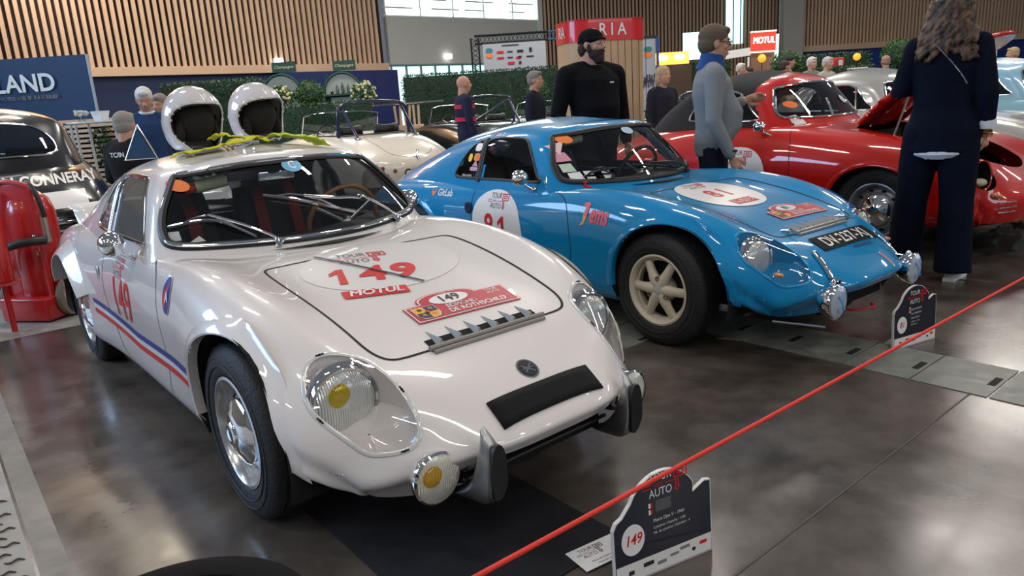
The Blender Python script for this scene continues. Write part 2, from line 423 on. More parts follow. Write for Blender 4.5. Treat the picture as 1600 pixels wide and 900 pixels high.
def wheel(root, loc, style, rad=.306, wid=.16, rim=.186, turn=0):
    """outer face towards -y; turn=PI for the other side"""
    t = make_tyre(root, rad, wid, rim); t.location = loc; t.rotation_euler = (0, 0, turn)
    h = wid/2
    mb = MB()
    mb.lathe([(rim+.004, -h*.92), (rim+.008, -h*.97), (rim-.002, -h*1.0), (rim-.012, -h*.88), (rim-.018, -h*.55), (rim-.022, h*.7), (rim, h*.9)], axis='y', n=64)
    if style == 'steel':
        mb.lathe([(rim-.018, -h*.5), (rim-.03, -h*.2), (rim-.055, -h*.42), (rim-.085, -h*.60), (.06, -h*.62), (.0, -h*.62)], axis='y', n=64)
        r = mb.build('wheel_rim', M_alu, t)
        d = MB()
        for k in range(10):
            a = 2*PI*k/10; d.ball((math.cos(a)*(rim-.046), -h*.34, math.sin(a)*(rim-.046)), (.012, .008, .012), 12)
        d.build('vent_slots', M_dark, t)
        c = MB(); c.lathe([(rim-.072, -h*.60), (rim-.070, -h*.78), (rim-.082, -h*.9), (rim-.105, -h*.98), (.07, -h*1.08), (.046, -h*1.12), (.04, -h*1.22), (.030, -h*1.26), (.022, -h*1.22), (.0, -h*1.24)], axis='y', n=64)
        c.build('hub_cap', M_chrome, t)
    elif style == 'spoke':
        m = mat('cream_wheel', (.62, .56, .44), .35, coat=.3)
        mb.lathe([(rim-.015, -h*.55), (rim-.03, -h*.5), (rim-.03, -h*.2), (rim-.018, -h*.1)], axis='y', n=64)
        for k in range(6):
            a = 2*PI*k/6; ca, sa = math.cos(a), math.sin(a)
            pts = [(ca*q, yy, sa*q) for q, yy in ((.03, -h*.62), (.07, -h*.66), (.11, -h*.62), (.15, -h*.55), (rim-.022, -h*.45))]
            mb.tube(pts, [.034, .032, .026, .025, .030], 12, flat=.8, up=(0, 1, 0))
        mb.lathe([(.075, h*.1), (.072, -h*.5), (.062, -h*.72), (.05, -h*.74), (0, -h*.74)], axis='y', n=40)
        mb.build('wheel_rim', m, t)
        d = MB(); d.lathe([(rim-.025, 0), (.0, 0)], axis='y', n=40); d.build('brake_backplate', M_dark, t)
        c = MB(); c.lathe([(.036, -h*.7), (.035, -h*.88), (.030, -h*.92), (0, -h*.92)], axis='y', n=40); c.build('centre_cap', mat('cap_grey', (.5, .5, .48), .35), t)
        for k in range(3):
            n_ = MB(); a = 2*PI*(k+.75)/3; c0 = (math.cos(a)*.062, -h*.70, math.sin(a)*.062)
            n_.lathe([(.014, -.012), (.013, -.02), (.009, -.02), (.009, -.004), (0, -.004)], c0, 'y', 20); n_.build('wheel_nut', mat('nut_brown', (.22, .15, .10), .5), t)
    else:   # vented disc wheel with a domed chrome cap
        mb.lathe([(rim-.018, -h*.5), (rim-.03, -h*.25), (rim-.06, -h*.5), (rim-.09, -h*.45), (.02, -h*.45)], axis='y', n=64)
        mb.build('wheel_rim', mat('grey_wheel', (.32, .33, .35), .3, metal=.6), t)
        d = MB()
        for k in range(10):
            a = 2*PI*k/10; d.ball((math.cos(a)*(rim-.052), -h*.46, math.sin(a)*(rim-.052)), (.02, .006, .013), 12, rot=None)
        d.build('vent_slots', M_dark, t)
        c = MB(); c.lathe([(rim-.085, -h*.5), (rim-.088, -h*.75), (rim-.12, -h*1.0), (.04, -h*1.15), (.035, -h*1.22), (.0, -h*1.25)], axis='y', n=48)
        c.build('hub_cap', M_chrome, t)
    return t
def tubeon(mb, pts2, O, U, V, D, bvh, r, off=0, closed=True, n=8, i=0, flat=1):
    P, N = onsurf(pts2, O, U, V, D, bvh, off)
    mb.tube(P, r, n, closed, i, flat=flat, up=N); return P
def ribbon(mb, pts2, O, U, V, D, bvh, wd, off=.0015, closed=False, i=0):
    P, N = onsurf(pts2, O, U, V, D, bvh, off); n = len(P)
    G = []
    for a in range(n):
        t = (P[(a+1) % n]-P[a-1]) if closed else (P[min(a+1, n-1)]-P[max(a-1, 0)])
        s = t.cross(N[a]).normalized()*wd/2
        G.append([P[a]-s, P[a]+s])
    mb.grid(G, i, closed_u=closed); return P
SIDE = ((0, 0, 0), (1, 0, 0), (0, 0, 1))      # u=x, v=z
def make_djet(name, body_m, variant, loc, rz):
    root = empty(name, loc, rz)
    wht = variant == 'white'
    H = Surf(net(DJ_HULL, 13, 8)); G = Surf(gh_grid(DJ_GH, 9, 8))
    hullbvh = H.bvh; allbvh = merge_bvh([H, G])
    RS = (Vector((0, -1, 0)), Vector((0, 1, 0)))   # right side: origin offset, shooting direction
    # ---- openings in the hull
    fa = ell(FAX, .33, .372, .345, 64); ra = ell(-2.38, .33, .37, .33, 64)
    for s in (-1, 1):
        for poly in (fa, ra):
            H.cut(poly, lambda v: (v.x, v.z), lambda v, s=s: v.y*s > .3 and not (v.z > .7 and abs(v.y) < .6), .016)
        H.cut([(x, z) for x, z in fa], lambda v: (v.x, v.z), lambda v, s=s: v.y*s > .2 and v.z < .35, .0)
    # mouth
    H.cut([(-.335, .2), (.335, .2), (.335, .345), (-.335, .345)] if False else ell(0, .287, .32, .052, 48, ex=5), lambda v: (v.y, v.z), lambda v: v.x > .62, .014)
    # headlamp bowls: outline in (x, y) seen from above
    covers = []
    for s in (-1, 1):
        out = HL_OUT(s)
        rem = H.cut(out, lambda v: (v.x, v.y), lambda v: v.z > .33, .010)
        covers.append((s, out, rem))
    # open the hull under the greenhouse so that the cabin is hollow
    cab = [(-.62, 0), (-.72, .3), (-.9, .52), (-1.3, .56), (-1.9, .54), (-2.4, .50), (-2.82, .40), (-2.95, .22), (-3.0, 0), (-2.95, -.22), (-2.82, -.40), (-2.4, -.50), (-1.9, -.54), (-1.3, -.56), (-.9, -.52), (-.72, -.3)]
    H.cut(cab, lambda v: (v.x, v.y), lambda v: v.z > .7, .0)
    # ---- openings in the greenhouse
    ws = curve([(0, .820), (.30, .824), (.53, .832), (.583, .868), (.55, .96), (.47, 1.075), (.41, 1.103), (.22, 1.124), (0, 1.130), (-.22, 1.124), (-.41, 1.103), (-.47, 1.075), (-.55, .96), (-.583, .868), (-.53, .832), (-.30, .824)], 6, True)
    fw = lambda v: v.x > -.93-(v.z-.81)*.6
    wsF = G.cut(ws, lambda v: (v.y, v.z), fw, .012)
    dw = curve([(-.99, .832), (-1.3, .832), (-1.55, .832), (-1.585, .86), (-1.585, 1.0), (-1.575, 1.075), (-1.45, 1.095), (-1.28, 1.092), (-1.18, 1.075), (-1.10, 1.00), (-1.02, .90), (-.97, .85)], 5, True)
    qw = curve([(-1.64, .832), (-1.78, .832), (-1.89, .838), (-1.90, .88), (-1.84, .97), (-1.76, 1.04), (-1.68, 1.075), (-1.635, 1.06), (-1.625, .95), (-1.625, .86)], 5, True)
    sideF = []
    for s in (-1, 1):
        for poly in (dw, qw):
            sideF.append((s, G.cut(poly, lambda v: (v.x, v.z), lambda v, s=s: v.y*s > .3 and not fw(v), .012)))
    rwp = curve([(-2.33, 0), (-2.34, .2), (-2.40, .325), (-2.60, .40), (-2.82, .44), (-2.95, .41), (-3.05, .25), (-3.09, 0), (-3.05, -.25), (-2.95, -.41), (-2.82, -.44), (-2.60, -.40), (-2.40, -.325), (-2.34, -.2)], 5, True)
    rwF = G.cut(rwp, lambda v: (v.x, v.y), lambda v: v.x < -2.1 and v.z > .7, .012)
    H.part('body_shell', H.F, body_m, root)
    G.part('roof_shell', G.F, body_m, root)
    gm = M_glass if not wht else M_glass
    G.part('windscreen', wsF, gm, root)
    for k, (s, Fs) in enumerate(sideF): G.part('door_window' if k % 2 == 0 else 'quarter_window', Fs, mat('grey_reflection_pane', (.15, .145, .13), .12, alpha=.8) if wht else gm, root)  # grey in the white car's side panes stands for a reflection
    G.part('rear_window', rwF, glass_mat('rear_pane', (.7, .74, .78), .6), root)
    # ---- seals and bright trims
    mb = MB(); P, N = onsurf(ws, (0, 0, 0), (0, 1, 0), (0, 0, 1), (-1, 0, 0), G.bvh, .004)
    mb.tube(P, .019, 8, True, flat=.5, up=N); mb.build('windscreen_seal', M_seal, root)
    if wht:
        mb = MB(); P, N = onsurf(ws, (0, 0, 0), (0, 1, 0), (0, 0, 1), (-1, 0, 0), G.bvh, .012)
        mb.tube(P, .0075, 8, True, flat=.7, up=N); mb.build('windscreen_trim', M_chrome, root)
    for s in (-1, 1):
        mb = MB()
        for poly in (dw, qw): tubeon(mb, poly, (0, 0, 0), (1, 0, 0), (0, 0, 1), (0, -s, 0), G.bvh, .009, .003, flat=.6)
        mb.build('side_window_trim', M_chrome if wht else M_seal, root)
        mb = MB(); P, N = onsurf([(-1.603, .81+.28*t/8) for t in range(9)], (0, 0, 0), (1, 0, 0), (0, 0, 1), (0, -s, 0), G.bvh, .006)
        mb.tube(P, .018, 8, False, flat=.5, up=N); mb.build('door_pillar', M_seal if not wht else mat('pillar_blue_chrome', (.6, .62, .66), .12, metal=.9), root)
        # arch lips
        for poly, nm in ((fa, 'front_arch_lip'), (ra, 'rear_arch_lip')):
            flare = wht and nm[0] == 'r'; zt = .45 if flare else .285
            arc = [p for p in poly if p[1] > zt]
            k0 = next(i for i in range(len(poly)) if poly[i][1] > zt and poly[i-1][1] <= zt)
            arc = [poly[(k0+i) % len(poly)] for i in range(len(arc))]
            cx, cz = (FAX, .33) if nm[0] == 'f' else (-2.38, .33); rows = []
            def ring(dr, dy):
                out = []
                for x, z in arc:
                    L = math.hypot(x-cx, z-cz); x2, z2 = cx+(x-cx)*(L+dr)/L, cz+(z-cz)*(L+dr)/L
                    h = hullbvh.ray_cast(Vector((x2, -s*-2 if False else s*2, z2)), Vector((0, -s, 0)))
                    y = h[0].y if h[0] else s*.68
                    out.append(Vector((x2, s*max(abs(y), .645 if nm[0] == 'f' else .62)+s*dy, z2)))
                return out
            if flare: rows = [ring(.075, -.003), ring(.05, .012), ring(.02, .035), ring(-.004, .046), ring(-.010, .044), ring(-.006, .03), ring(0, -.03)]
            else: rows = [ring(.045, -.002), ring(.028, .003), ring(.010, .007), ring(-.002, .008), ring(-.008, .003), ring(-.004, -.03)]
            mb = MB(); mb.grid(rows); mb.build('flared_arch' if flare else nm, body_m, root)
    # wheel housings and the dark floor pan
    for s in (-1, 1):
        for cx, rr in ((FAX, .375), (-2.38, .38)):
            mb = MB(); A = []
            for k in range(0, 25):
                a = -.3+(PI+.6)*k/24
                A.append([Vector((cx+rr*math.cos(a), s*yy, .33+rr*math.sin(a)*(.92 if math.sin(a) > 0 else 1))) for yy in (.69, .55, .42, .36)]+[Vector((cx, s*.36, .33))])
            mb.grid(A); mb.build('wheel_housing', M_dark, root)
    mb = MB(); mb.prism([(.42, -.36), (.62, -.3), (.70, 0), (.62, .3), (.42, .36), (-.4, .40), (-.45, .58), (-1.95, .60), (-2.0, .4), (-2.8, .38), (-3.1, .3), (-3.1, -.3), (-2.8, -.38), (-2.0, -.4), (-1.95, -.60), (-.45, -.58), (-.4, -.40)], .195, .215, lambda u, v, h: Vector((u, v, h)))
    mb.build('floor_pan', M_dark, root)
    # ---- wheels
    ws_ = 'steel' if wht else 'spoke'
    yw = .602
    for x in (0, -2.4):
        wheel(root, (x, -yw, .306), ws_, turn=0); wheel(root, (x, yw, .306), ws_, turn=PI)
    # ---- bonnet shut line
    mb = MB(); 
    ribbon(mb, HOOD, (0, 0, 0), (1, 0, 0), (0, 1, 0), (0, 0, -1), hullbvh, .0095, .0012, True); mb.build('bonnet_gap', M_gap, root)
    # door shut lines
    mb = MB()
    for s in (-1, 1):
        for pts in (curve([(-.90, .80), (-.74, .77), (-.66, .70), (-.63, .55), (-.64, .40), (-.70, .25)], 6), curve([(-1.60, .80), (-1.62, .65), (-1.60, .5), (-1.52, .36), (-1.40, .25)], 6)):
            ribbon(mb, pts, (0, 0, 0), (1, 0, 0), (0, 0, 1), (0, -s, 0), hullbvh, .005)
    mb.build('door_gap', M_gap, root)
    # ---- headlamps in their bowls under clear covers
    for s, out, rem in covers:
        top, N = onsurf(dens(out, .02), (0, 0, 0), (1, 0, 0), (0, 1, 0), (0, 0, -1), hullbvh, 0)
        cc = sum(top, Vector())/len(top)
        D = Vector((-.25, -s*.10, -.08))
        A = [top]
        for t in (.35, .7, 1.0):
            A.append([Vector((cc.x, cc.y, cc.z)).lerp(p, 1-.10*t*t)+Vector((0, -s*.01*t, (-.035-.075*max(0, min(1, (.66-p.x)/.16)))*t)) for p in top])
        for t in (.6, .25, 0.02):
            c2 = cc+Vector((.0, -s*.01, -.085)); A.append([c2.lerp(A[3][k], t)+Vector((0, 0, -.01)) for k in range(len(top))])
        mb = MB(); mb.grid(A, closed_v=True)
        mb.build('headlamp_bowl', body_m, root)
        mb = MB(); mb.tube([p+n*.001 for p, n in zip(top, N)], .0075, 8, True, flat=.35, up=N)
        mb.build('cover_rim', mat('cover_rim_clear', (.62, .62, .60), .12, coat=1) if wht else body_m, root)
        for k in ((.08, .33, .58, .83) if wht else ()):
            mb = MB(); i = int(k*len(top)); p = top[i]+N[i]*.004; t = (top[(i+1) % len(top)]-top[i-1]).normalized()
            mb.box(p, (.024, .005, .003), Matrix((t, N[i].cross(t), N[i])).transposed()); mb.ball(p, .0042, 8); mb.build('cover_screw', M_gap, root)
        H.part('headlamp_cover', rem, glass_mat('lamp_cover', (.97, .97, .97), .95), root)
        # lamp unit
        lc = Vector((HLC[0], s*HLC[1], HLC[2])); rot = Vector((1, s*.06, .06)).to_track_quat('Z', 'Y').to_matrix()
        mb = MB(); mb.lathe([(.08, -.09), (.098, -.06), (.106, -.02), (.106, .0), (.100, .012), (.092, .008)], lc, n=48, rot=rot); 
        mb.lathe([(.112, -.035), (.115, -.015), (.108, -.008)], lc, n=48, rot=rot)
        mb.build('headlamp_ring', M_chrome, root)
        mb = MB(); mb.lathe([(.093, .004), (.077, .016), (.05, .026), (.02, .031), (0, .032)], lc, n=48, rot=rot); ln = mb.build('headlamp_lens', LENS(variant), root)
        if wht and s < 0:
            mb = MB(); mb.ball(lc+Vector((.024, -.026, .030)), (.010, .034, .036), 20); mb.build('yellow_lens_glow', glass_mat('yellow_glow_tint', (.95, .80, .10), .95), root)  # yellow see-through ball stands for the glow inside the lens
        if not wht:
            mb = MB(); mb.ball(lc+Vector((.13, s*.03, -.055)), (.028, .016, .012), 16); mb.build('indicator_lamp', mat('amber_lens', (.55, .22, .08), .2, coat=1), root)
    return root, H, G, hullbvh, allbvh
def LENS(v):
    return lens_mat('headlamp_glass')
def lens_mat(name, tint=(.75, .77, .74)):
    if name in _m: return _m[name]
    m = bpy.data.materials.new(name); m.use_nodes = True; nt = m.node_tree; b = nt.nodes['Principled BSDF']
    b.inputs['Base Color'].default_value = (*[min(1, t*1.15) for t in tint], 1); b.inputs['Metallic'].default_value = .5; b.inputs['Roughness'].default_value = .14; b.inputs['Coat Weight'].default_value = 1
    tc = nt.nodes.new('ShaderNodeTexCoord'); wv = nt.nodes.new('ShaderNodeTexWave'); wv.inputs['Scale'].default_value = 45; wv.bands_direction = 'Y'; wv.inputs['Distortion'].default_value = 1.5; wv.inputs['Detail'].default_value = 1
    bp = nt.nodes.new('ShaderNodeBump'); bp.inputs['Strength'].default_value = .5; bp.inputs['Distance'].default_value = .01
    nt.links.new(tc.outputs['Object'], wv.inputs[0]); nt.links.new(wv.outputs['Fac'], bp.inputs['Height']); nt.links.new(bp.outputs[0], b.inputs['Normal'])
    _m[name] = m; return m
HLC = (.492, .512, .505)
def HL_OUT(s):
    return [(x, y*s) for x, y in curve([(.415, .585), (.410, .535), (.438, .470), (.489, .420), (.570, .398), (.654, .394), (.703, .400), (.716, .42), (.702, .453), (.663, .500), (.613, .548), (.553, .592), (.499, .618), (.455, .615)], 6, True)]
HOOD = curve([(-.30, 0), (-.30, .25), (-.28, .385), (-.20, .42), (0, .42), (.3, .405), (.44, .395), (.50, .36), (.515, .26), (.52, 0), (.515, -.26), (.50, -.36), (.44, -.395), (.3, -.405), (0, -.42), (-.20, -.42), (-.28, -.385), (-.30, -.25)], 6, True)
WPOS = ((-.4216, 2.6583, 0), R(-50.37)); BPOS = ((1.300, 4.1193, 0), R(-51.9))
white_car = make_djet('coupe_car', M_white, 'white', *WPOS)
blue_car = make_djet('coupe_car', M_blue, 'blue', *BPOS)
# ------------------------------------------------------------------ writing and emblems
def tour_logo(place, black, red, parent, k=1.0, year='2025'):
    """place(name,V,F,mat) lays a flat 2D shape; k scales"""
    def T(t, x, y, s, m, sx=.82, b=0): 
        V, F = text2d(t, s*k, b*k, 'CENTER', 0, sx); place('logo_letters', [(a+x*k, c+y*k) for a, c in V], F, m)
    T('TOUR', -.10, .085, .13, black); T('AUTO', -.10, -.085, .13, black)
    T(year, -.13, .0, .05, red, 1.2)
    def bar(x0, y0, x1, y1, m, w=.008): 
        dx, dy = x1-x0, y1-y0; L = math.hypot(dx, dy); nx, ny = -dy/L*w, dx/L*w
        place('logo_line', [((x0+nx)*k, (y0+ny)*k), ((x1+nx)*k, (y1+ny)*k), ((x1-nx)*k, (y1-ny)*k), ((x0-nx)*k, (y0-ny)*k)], [(3, 2, 1, 0)], m)
    bar(-.33, .018, -.22, .018, red, .005); bar(-.33, -.014, -.22, -.014, red, .005); bar(-.04, .0, .12, .0, red, .005)
    for a in ((.06, .12, .24, .12), (.24, .12, .24, .02), (.24, .02, .08, .02), (.08, .02, .08, .12), (.12, .09, .20, .09), (.20, .09, .20, .05), (.20, .05, .12, .05), (.12, .05, .12, .09), (.10, .0, .10, -.09), (.13, .0, .13, -.09), (.08, -.08, .115, -.13), (.15, -.08, .115, -.13)): bar(*a, red)
def placer(parent, O, th, bvh, kind='hood', off=.003, cell=.02):
    c, s = math.cos(th), math.sin(th)
    if kind == 'hood': U = Vector((-s*-1, c, 0)); Vv = Vector((-c, s, 0)); D = (0, 0, -1)
    elif kind == 'side': U = Vector((c, 0, s)); Vv = Vector((-s, 0, c)); D = (0, 1, 0)
    elif kind == 'front': U = Vector((0, c, s)); Vv = Vector((0, -s, c)); D = (-1, 0, 0)
    def place(name, V, F, m, o=off): return wrap(name, V, F, m, parent, O, U, Vv, D, bvh, o, cell)
    return place
def poly_place(place, name, poly, m, off): 
    return place(name, poly, [tuple(range(len(poly)))], m, off)
def txt_place(place, t, x, y, s, m, off, b=0, sx=1, shear=0, name='letters', align='CENTER'):
    V, F = text2d(t, s, b, align, shear, sx); return place(name, [(a+x, c+y) for a, c in V], F, m, off)
def plate_outline(w, h, hx, hr, g=0):
    """wide plate with an arched top"""
    pts = [(-w-g, -h-g), (w+g, -h-g), (w+g, h*.75+g), (hx+hr+g, h*.75+g)]
    for k in range(1, 14):
        a = PI*k/14; pts.append((hx+(hr+g)*math.cos(a), h*.75+g+hr*.42*math.sin(a)))
    pts += [(hx-hr-g, h*.55+g), (-w-g, h*.45+g)]
    return pts
def rally_plate(root, place, num):
    o = .004
    poly_place(place, 'plate_edge', plate_outline(.205, .062, -.025, .115, .009), M_decalr, o)
    poly_place(place, 'plate_border', plate_outline(.205, .062, -.025, .115, .005), M_decalw, o+.0012)
    poly_place(place, 'plate_field', plate_outline(.205, .062, -.025, .115, 0), mat('plate_red', (.45, .015, .03), .4), o+.0024)
    poly_place(place, 'plate_number_oval', ell(-.025, .040, .078, .036, 32), M_decalw, o+.0036)
    txt_place(place, num, -.025, .040, .062, M_decalb, o+.0052, .001, .95)
    txt_place(place, '7 - 12 AVRIL 2024', -.025, .086, .014, M_decalw, o+.0036)
    txt_place(place, 'EDMOND', -.005, -.012, .032, M_decalw, o+.0036, .0006, .9)
    txt_place(place, 'DE ROTHSCHILD', .045, -.042, .034, M_decalw, o+.0036, .0006, .92)
    txt_place(place, 'TOUR', .150, .032, .02, M_decalw, o+.0036); txt_place(place, 'AUTO', .150, .012, .02, M_decalw, o+.0036)
    # quartered shield
    poly_place(place, 'shield_border', [(-.195, .02), (-.105, .02), (-.105, -.035), (-.12, -.055), (-.15, -.06), (-.18, -.055), (-.195, -.035)], M_decalw, o+.0036)
    Y, B = mat('shield_yellow', (.75, .42, .02), .4), mat('shield_navy', (.01, .012, .06), .4)
    poly_place(place, 'shield_quarter', [(-.192, .017), (-.151, .017), (-.151, -.02), (-.192, -.02)], Y, o+.0048)
    poly_place(place, 'shield_quarter', [(-.149, .017), (-.108, .017), (-.108, -.02), (-.149, -.02)], B, o+.0048)
    poly_place(place, 'shield_quarter', [(-.192, -.021), (-.151, -.021), (-.151, -.057), (-.178, -.052), (-.192, -.035)], B, o+.0048)
    poly_place(place, 'shield_quarter', [(-.149, -.021), (-.108, -.021), (-.108, -.035), (-.122, -.052), (-.149, -.057)], Y, o+.0048)
    star = [( -.171+(.014 if k % 2 else .005)*math.cos(k*PI/6), (.014 if k % 2 else .005)*math.sin(k*PI/6)) for k in range(12)]
    poly_place(place, 'shield_eagle', star, M_decalb, o+.0058)
    poly_place(place, 'shield_arrows', [(x+.042, y) for x, y in star], mat('arrow_gold', (.35, .25, .1), .4), o+.0058)
    poly_place(place, 'shield_arrows', [(x, y-.036) for x, y in star], mat('arrow_gold', (.35, .25, .1), .4), o+.0058)
    poly_place(place, 'shield_lion', [(x+.040, y*.9-.036) for x, y in star], M_orange, o+.0058)
    poly_place(place, 'shield_centre', ell(-.15, -.019, .008, .009, 12), M_decalr, o+.0068)
def motul(place, x, y, w, h, off=.004, inv=False):
    a, b = (M_decalr, M_decalw)
    poly_place(place, 'oil_label', [(x-w/2, y-h/2), (x+w/2, y-h/2), (x+w/2, y+h/2), (x-w/2, y+h/2)], a, off)
    if inv: poly_place(place, 'oil_label_field', [(x-w*.44, y-h*.34), (x+w*.44, y-h*.34), (x+w*.44, y+h*.34), (x-w*.44, y+h*.34)], b, off+.0012)
    txt_place(place, 'MOTUL', x, y, h*.98, a if inv else b, off+.0026, h*.03, w/h*.25, .22)
def nose_grille(root, bvh, n, w0, w1, m):
    def S(x, y, o=0):
        h = bvh.ray_cast(Vector((x, y, 2)), Vector((0, 0, -1))); return h[0]+Vector((0, 0, o))
    mb = MB(); A = [[S(.470+.046*t, w0+(w1-w0)*k/16, .0015) for k in range(17)] for t in (0, .5, 1)]; mb.grid(A); mb.build('grille_opening', M_dark, root)
    mb = MB(); mb.tube([S(.522, w0-.012+(w1-w0+.024)*k/12, .010) for k in range(13)], .009, 8, flat=1); mb.tube([S(.535, w0-.005+(w1-w0+.01)*k/12, .004) for k in range(13)], .008, 8); mb.build('grille_bar', m, root)
    for k in range(n):
        y = w0+(w1-w0)*(k+.5)/n; a, b, c = S(.425, y, .000), S(.520, y, .002), S(.516, y, .026)
        mb = MB(); d = Vector((0, .003, 0)); e = Vector((.0, .015, 0))
        V = [a-d*.4, a+d*.4, b-e, b+e, c-d*.4, c+d*.4]
        mb.raw(V, [(0, 1, 3, 2), (0, 2, 4), (1, 5, 3), (0, 4, 5, 1), (2, 3, 5, 4)]); mb.build('grille_fin', m, root, auto=20)
def interior(root, belt_m, seat_m, rim_m, wood=True):
    mb = MB()
    for s in (-1, 1): mb.box((-1.35, s*.565, .50), (1.9, .02, .56))
    mb.box((-2.3, 0, .52), (.03, 1.1, .5)); mb.box((-.58, 0, .48), (.03, 1.1, .5)); mb.prism([(-2.3, -.54), (-2.3, .54), (-2.75, .44), (-3.0, .2), (-3.0, -.2), (-2.75, -.44)], .70, .715, lambda u, v, h: Vector((u, v, h)))
    mb.build('cabin_lining', M_blackp, root)
    mb = MB(); mb.prism([(-.50, .792), (-.60, .808), (-.86, .80), (-.90, .77), (-.88, .66), (-.80, .60), (-.5, .60)], -.545, .545, lambda u, v, h: Vector((u-.20*abs(h)/.545*1.1, h, v)))
    A = [[Vector((-.46-.36*(abs(y)/.6)**1.7-.42*t*(1-.25*abs(y)), y*(1-.05*t), .792+.018*math.sin(t*PI*.9))) for y in np.linspace(-.59, .59, 19)] for t in np.linspace(0, 1, 8)]
    mb = MB(); mb.grid(A); B = [[A[-1][k], A[-1][k]+Vector((-.015, 0, -.05)), A[-1][k]+Vector((.02, 0, -.16))] for k in range(19)]; mb.grid(B); mb.build('dashboard', M_blackp, root)
    for s in (-1, 1):
        mb = MB()
        A = []
        for k in range(15):
            t = k/14
            if t < .4: c = Vector((-1.22-.45*t/.4, 0, .36-.04*t/.4)); n = Vector((0, 0, 1)); w_ = .21
            else: q = (t-.4)/.6; c = Vector((-1.68-.20*q, 0, .34+.60*q)); n = Vector((1, 0, .3)).normalized(); w_ = .22-.05*q*q
            A.append([c+Vector((0, s*.29+w_*x, 0))+n*(.05*abs(x)**3) for x in (-1, -.8, -.4, 0, .4, .8, 1)])
        mb.grid(A); o = mb.build('seat', seat_m, root); md = o.modifiers.new('Solidify', 'SOLIDIFY'); md.thickness = .07; md.offset = -1
        for q in (-1, 1):
            mb = MB(); P = [(-1.9, s*.29+q*.06, .97), (-1.83, s*.29+q*.085, .95), (-1.78, s*.29+q*.10, .85), (-1.72, s*.29+q*.10, .65), (-1.62, s*.29+q*.06, .45)]
            mb.tube(P, .032, 8, flat=.15, up=(1, 0, .2)); mb.build('harness_strap', belt_m, root)
    # steering wheel
    c = Vector((-.99, .30, .80)); rot = Vector((-.93, 0, .36)).to_track_quat('Z', 'Y').to_matrix()
    mb = MB(); mb.tube([c+rot @ Vector((.185*math.cos(a), .185*math.sin(a), 0)) for a in np.linspace(0, 2*PI, 49)[:-1]], .012, 10, True); sw = mb.build('steering_wheel', rim_m, root)
    mb = MB()
    for a in (.5, 2.6, 4.71): mb.tube([c+rot @ Vector((.18*math.cos(a), .18*math.sin(a), 0)), c+rot @ Vector((.03*math.cos(a), .03*math.sin(a), -.03))], .012, 8, flat=.3, up=rot @ Vector((0, 0, 1)))
    mb.ball(c+rot @ Vector((0, 0, -.03)), .035, 14); mb.build('wheel_spokes', M_steel, sw)
    mb = MB(); mb.tube([(-2.0, -.5, .5), (-2.0, -.48, .95), (-1.98, -.38, 1.07), (-1.97, 0, 1.10), (-1.98, .38, 1.07), (-2.0, .48, .95), (-2.0, .5, .5)], .02, 10); mb.tube([(-1.98, -.36, 1.06), (-2.0, .35, .5)], .018, 8); mb.build('roll_hoop', M_blackp, root)
def headliner(root, G):
    n = len(G.V); V = [v.copy() for v in G.V]; cen = Vector((-1.7, 0, .9))
    nn = [Vector() for _ in V]
    for f in G.F0:
        a = (G.V[f[1]]-G.V[f[0]]).cross(G.V[f[2]]-G.V[f[0]])
        for i in f: nn[i] += a
    V = []
    for v, a in zip(G.V, nn):
        if a.length < 1e-9: V.append(v.copy()); continue
        a = a.normalized(); a = -a if a.dot(v-cen) > 0 else a
        V.append(v+a*.012)
    add('headliner', V, G.F, mat('dark_lining', (.02, .02, .02), .8), root)
def wiper(root, bvh, piv, arm, blade, m):
    """points on the screen seen from the front as (y,z)"""
    mb = MB(); P, N = onsurf(curve(blade, 6), (0, 0, 0), (0, 1, 0), (0, 0, 1), (-1, 0, 0), bvh, .018)
    mb.tube(P, .0045, 6)
    Q, _ = onsurf(curve(blade, 6), (0, 0, 0), (0, 1, 0), (0, 0, 1), (-1, 0, 0), bvh, .010)
    mb.tube(Q, .003, 6)
    n = len(P); mid = P[n//2]; up = Vector((.012, 0, .018))
    mb.tube([P[n//5], P[n//5].lerp(mid, .5)+up, mid+up*1.2, P[-n//5].lerp(mid, .5)+up, P[-n//5]], .0038, 6)
    p0 = Vector(piv); am = [p0, p0+Vector((.0, 0, .022))]+[x+up*1.3 for x in onsurf(curve(arm, 4), (0, 0, 0), (0, 1, 0), (0, 0, 1), (-1, 0, 0), bvh, .02)[0]]+[mid+up*1.2]
    am = curve([tuple(v) for v in am], 3)
    mb.tube(am, .0055, 8); mb.tube([v+Vector((.004, .012*math.sin(PI*k/len(am)), -.004)) for k, v in enumerate(am)], .003, 6)
    mb.lathe([(.014, -.012), (.014, .012), (.009, .026), (0, .028)], piv, n=16)
    mb.build('wiper', m, root)
def round_mirror(root, head, foot, s, r=.052, m=None):
    m = m or M_chrome; head, foot = Vector(head), Vector(foot)
    mb = MB(); rot = Vector((1, s*.1, 0)).to_track_quat('Z', 'Y').to_matrix()
    mb.lathe([(r*.9, -.03), (r, -.026), (r*1.02, -.012), (r*.95, .012), (r*.72, .035), (r*.35, .05), (0, .054)], head, n=32, rot=rot)
    mb.tube([head+Vector((0, -s*.01, -r*.6)), head.lerp(foot, .5)+Vector((0, 0, -.015)), foot], [.008, .008, .014], 10)
    mb.ball(foot, (.035, .014, .014), 14); o = mb.build('door_mirror', m, root)
    mb = MB(); mb.lathe([(r*.88, -.031), (0, -.032)], head, n=32, rot=rot); mb.build('mirror_glass', M_chrome, o)
